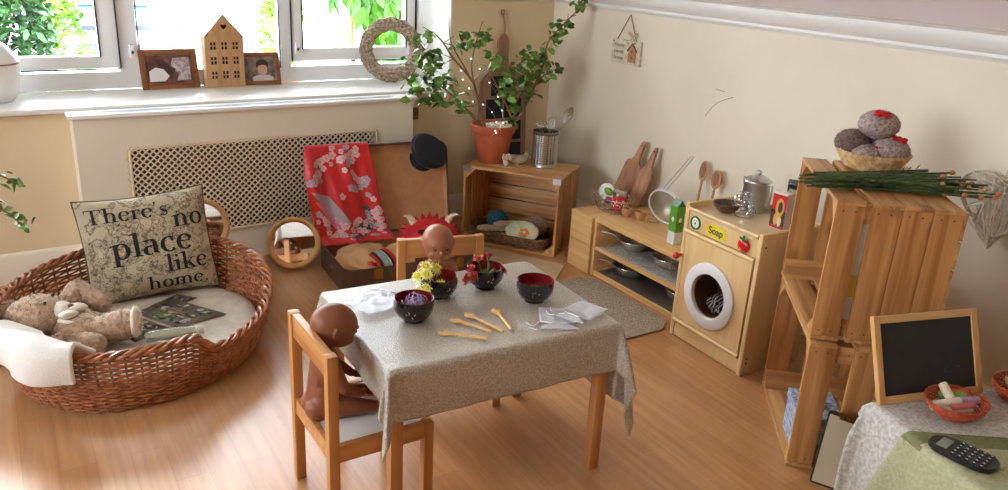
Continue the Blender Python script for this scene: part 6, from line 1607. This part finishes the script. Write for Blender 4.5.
t = thing('glass_hinged_jar', 'clear hinged jar with dark metal clasp behind the tea box', 'jar', WT(.31, .29), WR)
s = MB(); s.lathe([(0, 0), (.036, 0), (.040, .01), (.040, .11), (.032, .13), (.032, .14), (0, .14)], 28); s.build('body', bm_, t)
s = MB(); s.lathe([(0, .168), (.040, .166), (.042, .160), (.036, .148), (.034, .142)], 28); s.tube([(-.045, 0, .165), (-.045, 0, .10)], .005, 8); s.tube([(-.045, 0, .165), (.04, 0, .168)], .004, 8); s.build('clasp_lid', 'dark', t)
# thin scuff marks on the wall
MT['scuff'] = mat('grey_scuff', (96, 86, 78), .8)
s = MB(); s.tube(smooth_path([(XR-.0006, 2.80, .845), (XR-.0006, 2.775, .88), (XR-.0006, 2.73, .925), (XR-.0006, 2.64, .965)]), .0012, 4); s.tube([(XR-.0006, 2.76, .985), (XR-.0006, 2.70, .982)], .001, 4)
o = s.build('wall_scuff', 'scuff'); tag(o, 'thin dark pencil-like scuff on the right wall above the spoons', 'scuff mark')
# ------------------------------------------------------------------ stacked crates on the right
a2 = math.atan2(-.405, -.352)      # local x runs from far corner to near corner of the opening
def crate_right(label, nx, ny, z, g0, nn):
    # near corner (nx,ny); far corner is CW further along (.655,.755)
    d = Vector((.352, .405)).normalized()
    fx, fy = nx+d.x*CW, ny+d.y*CW
    return CM(fx, fy, z, a2) @ Matrix.Scale(1.034, 4, (0, 0, 1)), make_crate(label, CM(fx, fy, z, a2) @ Matrix.Scale(1.034, 4, (0, 0, 1)), gap0=g0, n=nn)
CA, _ = crate_right('lower of the two stacked crates at the right, on the floor', 2.055, 1.378, 0.0, .0, 3)
CB, _ = crate_right('upper of the two stacked crates at the right, basket of knitted puddings on it', 2.070, 1.395, CH*1.034+.004, .020, 4)
CT = CH*1.034*2+.004
# y of local = inward (towards the wall)
# things inside
def book(label, M, w_, h_, th, m, cols=None):
    t = thing('picture_book', label, 'book', (0, 0, 0)); t.matrix_world = M
    s = MB(); s.box((0, 0, 0), (th, w_, h_), bev=.001); s.build('cover', m, t)
    s = MB(); s.box((.0015, .002, .002), (th-.0015, w_+.0006-.004, h_+.0004)); s.build('pages', 'pk_white', t)
    s = MB()
    s.box((th, .0-.0004, h_*.35), (th+.0005, w_*.9, h_*.55)); s.box((-.0004, -.0006, h_*.1), (th+.0004, 0, h_*.85)); s.build('cover_print', cols or 'pk_green', t)
CBi = CB
yel = mat('book_yellow', (222, 200, 90), .4)
book('white picture book with yellow spine in the upper right crate, showing through the gap', CB @ TR((CW-.040, .060, .0125), (0, R3(1.5), 0)), .22, .36, .012, 'pk_white', yel)
book('green picture book beside the white book in the upper right crate', CB @ TR((CW-.070, .055, .0125), (0, R3(2), 0)), .20, .30, .016, 'pk_green', 'pk_white')
MT['fl_box'] = mat('blue_floral_card', (196, 206, 220), .6, rgb2=(96, 116, 160), vscale=70)
t = thing('floral_box', 'white box with blue floral pattern inside the lower right crate', 'box', (0, 0, 0)); t.matrix_world = CA @ TR((CW-.235, .025, .0125))
s = MB(); s.box((0, 0, 0), (.19, .14, .115), bev=.002); s.build('body', 'fl_box', t)
s = MB(); s.box((-.003, -.003, .1155), (.193, .143, .145), bev=.002); s.build('lid', 'fl_box', t)
s = MB(); s.box((.07, .04, .1455), (.12, .09, .158), bev=.003); s.build('clasp', 'dark', t)
book('dark blue and red book at the back of the lower right crate', CA @ TR((CW-.035, .25, .0125)), .09, .30, .014, mat('book_navy', (38, 44, 84), .5), 'pk_mag')
# basket of knitted puddings
PBK = Vector((2.540, 1.615, CT+.001))
t = thing('straw_basket', 'shallow pale straw basket of knitted puddings on the upper crate', 'basket', PBK)
MT['straw'] = mat('pale_straw', (222, 190, 134), .6, rgb2=(180, 140, 86), vscale=50, bump=.5, bscale=120)
s = MB()
for j in range(11):
    z = .005+j*.0054; r = .078+.040*(j/10)**.7
    s.tube([((r+.0022*math.sin(20*a*.0524*2+math.pi*j))*math.cos(a*.0524), (r+.0022*math.sin(20*a*.0524*2+math.pi*j))*math.sin(a*.0524), z) for a in range(120)], .0045, 6, closed=True)
s.build('woven_side', 'straw', t); s = MB(); s.lathe([(0, .002), (.078, .002), (.078, .006), (0, .006)], 36); s.build('base', 'straw', t)
MT['knit'] = mat('grey_brown_knit', (196, 176, 168), .95, bump=1, bscale=180, rgb2=(140, 116, 110), vscale=120)
MT['knit2'] = mat('dark_brown_knit', (140, 114, 106), .95, bump=1, bscale=180, rgb2=(96, 74, 68), vscale=120)
def pudding(label, off, r, h_, m, pom, seed):
    t = thing('knitted_pudding', label, 'knitted pudding', PBK+Vector(off)+Vector((0, 0, -.010))); t.scale = (1.06, 1.06, 1.03)
    s = MB(); s.blob((0, 0, 0), (r, r, h_), None, 5)
    for v in s.bm.verts:
        a = math.atan2(v.co.y, v.co.x); v.co *= 1+.012*math.sin(a*30)*math.sin(v.co.z*420)+.008*noise.noise(v.co*40)
    rg = random.Random(seed); s.bm.faces.ensure_lookup_table(); fl = list(s.bm.faces)
    for k in range(1300):
        f = rg.choice(fl); f.normal_update(); c = f.calc_center_median(); d = (f.normal+Vector((rg.gauss(0, .6), rg.gauss(0, .6), rg.gauss(0, .6)))).normalized(); q = d.orthogonal().normalized()*.0010
        s.raw([c-q, c+q, c+d*.0050], [(0, 1, 2)])
    s.build('ball', m, t, sharp=180, normals=False)
    if pom:
        s = MB()
        for k in range(8):
            a = k*.785; s.blob(Vector(pom)+Vector((.016*math.cos(a), .016*math.sin(a), .003*(k % 3)-.002)), (.011, .011, .008), None, 2)
        s.blob(Vector(pom)+Vector((0, 0, .004)), .009, None, 2); s.build('red_knitted_berry', mat('berry_red', (206, 24, 34), .9, bump=1, bscale=200), t)
pudding('topmost grey-brown knitted pudding with red berries', (.0, .0, .162), .062, .048, 'knit', (-.024, -.020, .040), 1)
pudding('front right knitted pudding with red berries, nearest the stems', (.012, -.052, .080), .060, .048, 'knit', (.004, -.020, .042), 2)
pudding('dark brown knitted pudding at the left back of the straw basket', (-.045, .055, .092), .055, .045, 'knit2', None, 3)
pudding('low left front knitted pudding with red patch', (-.052, -.012, .058), .050, .040, 'knit', (.025, -.025, .032), 4)
pudding('knitted pudding at the far right of the straw basket', (.060, .020, .092), .052, .045, 'knit', None, 5)
# flower stems
rg = random.Random(50); MT['stemg'] = mat('dark_green_stem', (92, 116, 60), .55, rgb2=(52, 70, 38), vscale=30); MT['budo'] = mat('dried_orange_bud', (206, 130, 76), .7)
SA, SB = Vector((2.045, 1.515, CT)), Vector((2.520, 1.350, CT))
dr = (SB-SA).normalized(); nr_ = Vector((-dr.y, dr.x, 0)); Ls = (SB-SA).length
for i in range(60):
    lane = rg.uniform(-.042, .042); z = .006+rg.choice((0, 0, .007, .014, .02, .027, .033)); st = rg.uniform(0, .12); en = Ls+rg.uniform(-.08, .08)
    p0 = SA+dr*st+nr_*lane*.7+Vector((0, 0, z+.01)); p1 = SA+dr*(Ls*.5)+nr_*(lane*1.0+rg.uniform(-.01, .01))+Vector((0, 0, z+.006)); p2 = SA+dr*en+nr_*(lane*2.8-.055)+Vector((0, 0, -.05*max(0, -lane)*6*rg.random()))*0+Vector((0, 0, z+.008))
    z += .004
    t = thing('flower_stem', 'one of the long dark green cut stems in the bundle lying on the upper crate', 'flower stem', p0, 0, 'bundle of cut flower stems on the upper crate')
    s = MB(); s.tube(smooth_path([(0, 0, 0), p1-p0, p2-p0], 7), .0028, 5)
    for k in range(4):
        f_ = rg.uniform(.15, .95); q = (p2-p0)*f_+Vector((0, 0, .002)); d = (dr*rg.uniform(.5, 1)+nr_*rg.uniform(-.6, .6)+Vector((0, 0, rg.uniform(0, .4)))).normalized()*rg.uniform(.02, .035)
        w_ = d.cross(Vector((0, 0, 1))).normalized()*.003; s.raw([q, q+d*.5+w_, q+d, q+d*.5-w_], [(0, 1, 2, 3)])
    s.build('stalk', 'stemg', t, normals=False)
    if i % 3 == 0:
        s = MB(); s.blob(p2-p0, (.009, .008, .008), None, 2, nz=.3); s.build('bud', 'budo', t)
# wicker heart on the right wall
MT['whitewick'] = mat('whitewashed_wicker', (242, 234, 220), .7, rgb2=(206, 194, 178), vscale=50)
t = thing('wicker_heart', 'whitewashed woven wicker heart hanging on the right wall', 'heart decoration', (XR-.045, 1.335, .815), R3(-90))
s = MB(); rg = random.Random(17)
def hrt(a, k=1.0):
    return Vector((16*math.sin(a)**3*.0092*k, 0, (13*math.cos(a)-5*math.cos(2*a)-2*math.cos(3*a)-math.cos(4*a))*.0092*k))
for k in range(7): s.tube([hrt(a*.1257, 1-.03*rg.random())+Vector((0, rg.uniform(-.016, .016), 0)) for a in range(50)], .0034, 5, closed=True)
for k in range(70):
    a, b_ = rg.uniform(0, 6.28), rg.uniform(0, 6.28)
    p, q = hrt(a), hrt(b_)
    if (p-q).length < .10: continue
    o_ = rg.choice((-1, 1))*rg.uniform(.010, .024); m_ = (p+q)/2; m_.y = o_*1.3
    s.tube([p+Vector((0, o_*.5, 0)), m_, q+Vector((0, o_*.5, 0))], rg.uniform(.0022, .0038), 5)
s.build('woven_twigs', 'whitewick', t)
s = MB(); s.tube([(0, 0, .055), (.0, .03, .20)], .003, 5); s.prism([(-.02, 0), (.02, 0), (.012, .09), (-.012, .09)], -.002, .002, TR((0, .02, .07), (R3(90), 0, 0))); s.build('ribbon', mat('linen_ribbon', (206, 184, 160), .8), t)
# clipboard leaning against the lower crate
cb0 = Vector((1.975, 1.285, .0)); dd = Vector((.737, -.634, -.24)).normalized()
t = thing('clipboard', 'clipboard with blank cream paper leaning against the lower right crate', 'clipboard', (0, 0, 0))
yy = Vector((.145, .062, .245)); yy = (yy-dd*yy.dot(dd)).normalized(); zz = dd.cross(yy)
Mc = Matrix.Identity(4)
for i in range(3): Mc[i][0] = dd[i]; Mc[i][1] = yy[i]; Mc[i][2] = zz[i]; Mc[i][3] = (1.985, 1.238, .049)[i]
t.matrix_world = Mc
s = MB(); s.prism(rrect(0, 0, .175, .235, .010), 0, .003); s.build('backing_board', mat('dark_hardboard', (60, 50, 46), .5), t)
s = MB(); s.box((.005, .006, .0032), (.170, .222, .0042)); s.build('paper', mat('cream_paper', (214, 200, 170), .6), t)
s = MB(); s.box((.035, .214, .0045), (.145, .230, .012), bev=.003); s.tube([(.03, .231, .010), (.15, .231, .010)], .005, 8); s.build('clip', 'brass', t)
s = MB()
for x in (.05, .13): s.blob((x, .222, .0125), (.004, .004, .0015), None, 2)
s.build('rivets', 'dark', t)
# ------------------------------------------------------------------ second small table with lace and green cloths
TB = Vector((2.207, .697, 0)); TBA = R3(-17); BX, BY, BZ2 = .345, .30, .42
t = thing('side_table', 'small table at the right edge hidden under lace and green cloths', 'table', TB, TBA)
s = MB(); s.box((-BX+.006, -BY+.006, .385), (BX-.006, BY-.006, .4165), bev=.004); s.build('tabletop', 'birch_x', t)
for x in (-1, 1):
    for y in (-1, 1): s = MB(); s.cbox((x*(BX-.04), y*(BY-.04), .1925), (.035, .035, .385), bev=.003); s.build('leg', 'birch_z', t)
MT['lace'] = mat('white_crinkled_lace', (214, 208, 200), .85, bump=1.0, bscale=110, rgb2=(180, 172, 162), vscale=90)
MT['greencloth'] = mat('pale_green_linen', (182, 180, 142), .8, bump=.4, bscale=150, rgb2=(164, 162, 122), vscale=100)
MT['greencloth2'] = mat('olive_linen', (128, 130, 84), .8, bump=.4, bscale=150, rgb2=(112, 114, 70), vscale=100)
s = MB(); s.grid(cloth_fn(BX, BY, .36, .30, .30, .04, .4195, rad=.015, fold=.010, ph=2.0, flare=.05), 90, 80)
o = s.build('lace_cloth', 'lace', sharp=180); o.location = TB; o.rotation_euler = (0, 0, TBA); mod(o, 'SOLIDIFY', thickness=.002, offset=0); tag(o, 'white crinkled lace cloth covering the small right table', 'tablecloth')
f2 = cloth_fn(BX+.004, BY+.004, .36, .30, .36, .04, .4225, rad=.017, fold=.011, ph=2.0, flare=.06)
GL_, GR_, GF_, GB_ = .36, .30, .36, .10
def green(u, v):
    # rotated square cloth: its back edge lies across the table
    x = -.62+1.2*u; top = .165-.31*(x+.39); q = -BY-.34+(BY+.34+top)*v
    U = (x+BX+.004+.36)/(2*(BX+.004)+.66); Vv = (q+BY+.004+.36)/(2*(BY+.004)+.40)
    return f2(min(1, max(0, U)), min(1, max(0, Vv)))+Vector((0, 0, .0012))
s = MB(); s.grid(green, 80, 70)
for f in s.bm.faces:
    c = f.calc_center_median()
    if c.y > .165-.31*(c.x+.39)-.062 and c.z > .40: f.material_index = 1
o = s.build('green_cloth', ['greencloth', 'greencloth2'], sharp=180); o.location = TB; o.rotation_euler = (0, 0, TBA); mod(o, 'SOLIDIFY', thickness=.0016, offset=0); tag(o, 'green linen cloth lying over the lace on the small right table', 'tablecloth')
TT = .4225
# standing chalkboard
cbx = Vector((1.966, 1.066, TT)); e = Vector((2.312, .968, TT)); rz = math.atan2(e.y-cbx.y, e.x-cbx.x); cw, ch = .362, .246
t = thing('chalkboard', 'wooden-framed black chalkboard standing on the small right table', 'chalkboard', cbx, rz); T = Matrix.Translation((0, 0, 0)) @ Matrix.Rotation(R3(-23), 4, 'X')
fw = .021
for a, b_, m in (((0, 0, 0), (fw, .016, ch), 'birch_z'), ((cw-fw, 0, 0), (cw, .016, ch), 'birch_z'), ((fw, 0, 0), (cw-fw, .016, fw), 'birch_x'), ((fw, 0, ch-fw), (cw-fw, .016, ch), 'birch_x')):
    s = MB(); s.box(a, b_, T, bev=.002); s.build('frame_rail', m, t)
s = MB(); s.box((fw, .005, fw), (cw-fw, .011, ch-fw), T); s.build('slate', mat('slate_black', (28, 28, 28), .6, rgb2=(36, 36, 36), vscale=12), t)
s = MB(); rg = random.Random(61)
for k in range(16):
    x, z = rg.uniform(.21, .29), rg.uniform(.07, .14); s.tube([T @ Vector((x+rg.uniform(-.01, .01), .0047, z+rg.uniform(-.008, .008))) for _ in range(4)], .0004, 4)
s.build('faint_chalk_marks', mat('faint_chalk', (66, 66, 64), .9), t)
s = MB(); s.box((cw/2-.15, .018, .02), (cw/2+.15, .028, .05), T); s.build('easel_leg', 'birch_z', t)
# chalk basket
def basket(label, c, r, h_):
    t = thing('woven_bowl', label, 'basket', c); s = MB()
    for j in range(9):
        z = .004+j*h_/9; k = .55+.45*math.sin((j/8)*1.35)/math.sin(1.35)
        s.tube([((r*k+.0016*math.sin(24*a*.0785+math.pi*j))*math.cos(a*.0785), (r*k*.86+.0016*math.sin(24*a*.0785+math.pi*j))*math.sin(a*.0785), z) for a in range(80)], h_/9*.55, 6, closed=True)
    s.build('woven_side', mat('orange_wicker', (206, 92, 52), .5, rgb2=(160, 62, 34), vscale=60), t)
    s = MB(); s.lathe([(0, .002), (r*.55, .002), (r*.55, .006), (0, .006)], 30, squash=.86); s.build('base', mat('orange_base', (176, 76, 44), .6), t); return t
KC = Vector((2.108, .940, TT+.0015)); basket('orange woven bowl of chalks in front of the chalkboard', KC, .088, .048)
for i, (col, x, y, z, ang, til, L_, r_, lb) in enumerate([((232, 218, 200), -.03, .012, .036, -25, 8, .085, .0105, 'thick white chalk stick at the left of the woven bowl'), ((236, 222, 190), .012, .03, .042, 75, 35, .07, .0105, 'cream chalk stick standing up at the back of the bowl'), ((206, 112, 110), .005, -.015, .030, -20, 0, .08, .010, 'pink chalk stick at the front of the woven bowl'),
        ((196, 160, 190), .035, -.006, .036, -28, 4, .075, .010, 'lilac chalk stick at the front right of the bowl'), ((130, 168, 76), .032, .028, .034, -55, 12, .07, .010, 'green chalk stick at the back right of the bowl'), ((206, 110, 70), .055, .03, .036, -30, 8, .06, .010, 'orange chalk stick at the far right of the bowl'), ((220, 210, 206), -.012, -.012, .022, -22, 0, .09, .0095, 'white chalk lying at the bottom front of the bowl')]):
    s = MB(); T = TR((0, 0, 0), (0, R3(-til), R3(ang))) @ TR((0, 0, 0), (0, R3(90), 0)); r_ *= 1.25; s.lathe([(0, -L_/2), (r_*.85, -L_/2), (r_, -L_/2+.003), (r_*.9, L_/2-.002), (r_*.8, L_/2), (0, L_/2)], 16, T)
    o = s.build('chalk_stick', mat('chalk_%d' % i, col, .85), loc=KC+Vector((x, y, z))); tag(o, lb, 'chalk', 'chalk sticks in the orange bowl')
# calculator
t = thing('calculator', 'black pocket calculator lying on the green cloth', 'calculator', (1.930, .812, TT+.004), R3(-82))
T = Matrix.Identity(4); CWd, CLn = .092, .160
out = []
for k in range(40):
    a = 2*math.pi*k/40; x = CLn/2*math.copysign(abs(math.cos(a))**.55, math.cos(a)); y = CWd/2*math.copysign(abs(math.sin(a))**.6, math.sin(a))*(1-.22*max(0, -x)/(CLn/2)*.4); out.append((x, y))
s = MB(); s.prism(out, 0, .012, bev=.003); s.build('case', 'dark', t)
s = MB(); s.box((-.058, -.026, .0121), (-.032, .026, .0135), bev=.001); s.build('display', mat('lcd_grey', (140, 144, 130), .25), t)
MT['key'] = mat('key_black', (40, 40, 44), .4)
for i in range(5):
    for j in range(5):
        if i == 0 and j > 2: pass
        x = -.014+i*.017; y = -.034+j*.017
        s = MB(); s.box((x-.0064, y-.0066, .0121), (x+.0064, y+.0066, .0152), bev=.0014); s.mi = 1; s.box((x-.0022, y-.0018, .01522), (x+.0022, y+.0018, .0153)); s.build('key', ['key', 'pk_white'], t)
s = MB(); s.tube([(-.068+.006*math.cos(k*.63), .016*math.sin(k*.63), .0122) for k in range(10)], .0008, 4, closed=True); s.build('grip_recess', 'rubber', t)
# basket of wood slices at the right edge
KB = Vector((2.362, .900, TT+.0015)); basket('woven bowl of wood slices at the right edge of the small table', KB, .078, .052)
for i, (x, y, z, rx, ry, r_) in enumerate([(-.035, .01, .048, 70, 20, .032), (-.012, -.005, .050, 65, 35, .034), (.02, .01, .05, 60, 10, .032)]):
    s = MB(); T = TR((0, 0, 0), (R3(rx), R3(ry), R3(40))); s.lathe([(0, -.004), (r_*.93, -.004), (r_*.93, .004), (0, .004)], 24, T); s.mi = 1; s.lathe([(r_*.93, -.0045), (r_, -.004), (r_, .004), (r_*.93, .0045)], 24, T)
    o = s.build('wood_slice', [mat('cut_wood', (206, 160, 116), .7), mat('bark', (110, 70, 50), .8)], loc=KB+Vector((x, y, z))); tag(o, ['leftmost', 'middle', 'rightmost'][i]+' round wood slice standing in the woven bowl at right edge', 'wood slice', 'wood slices in the right bowl')
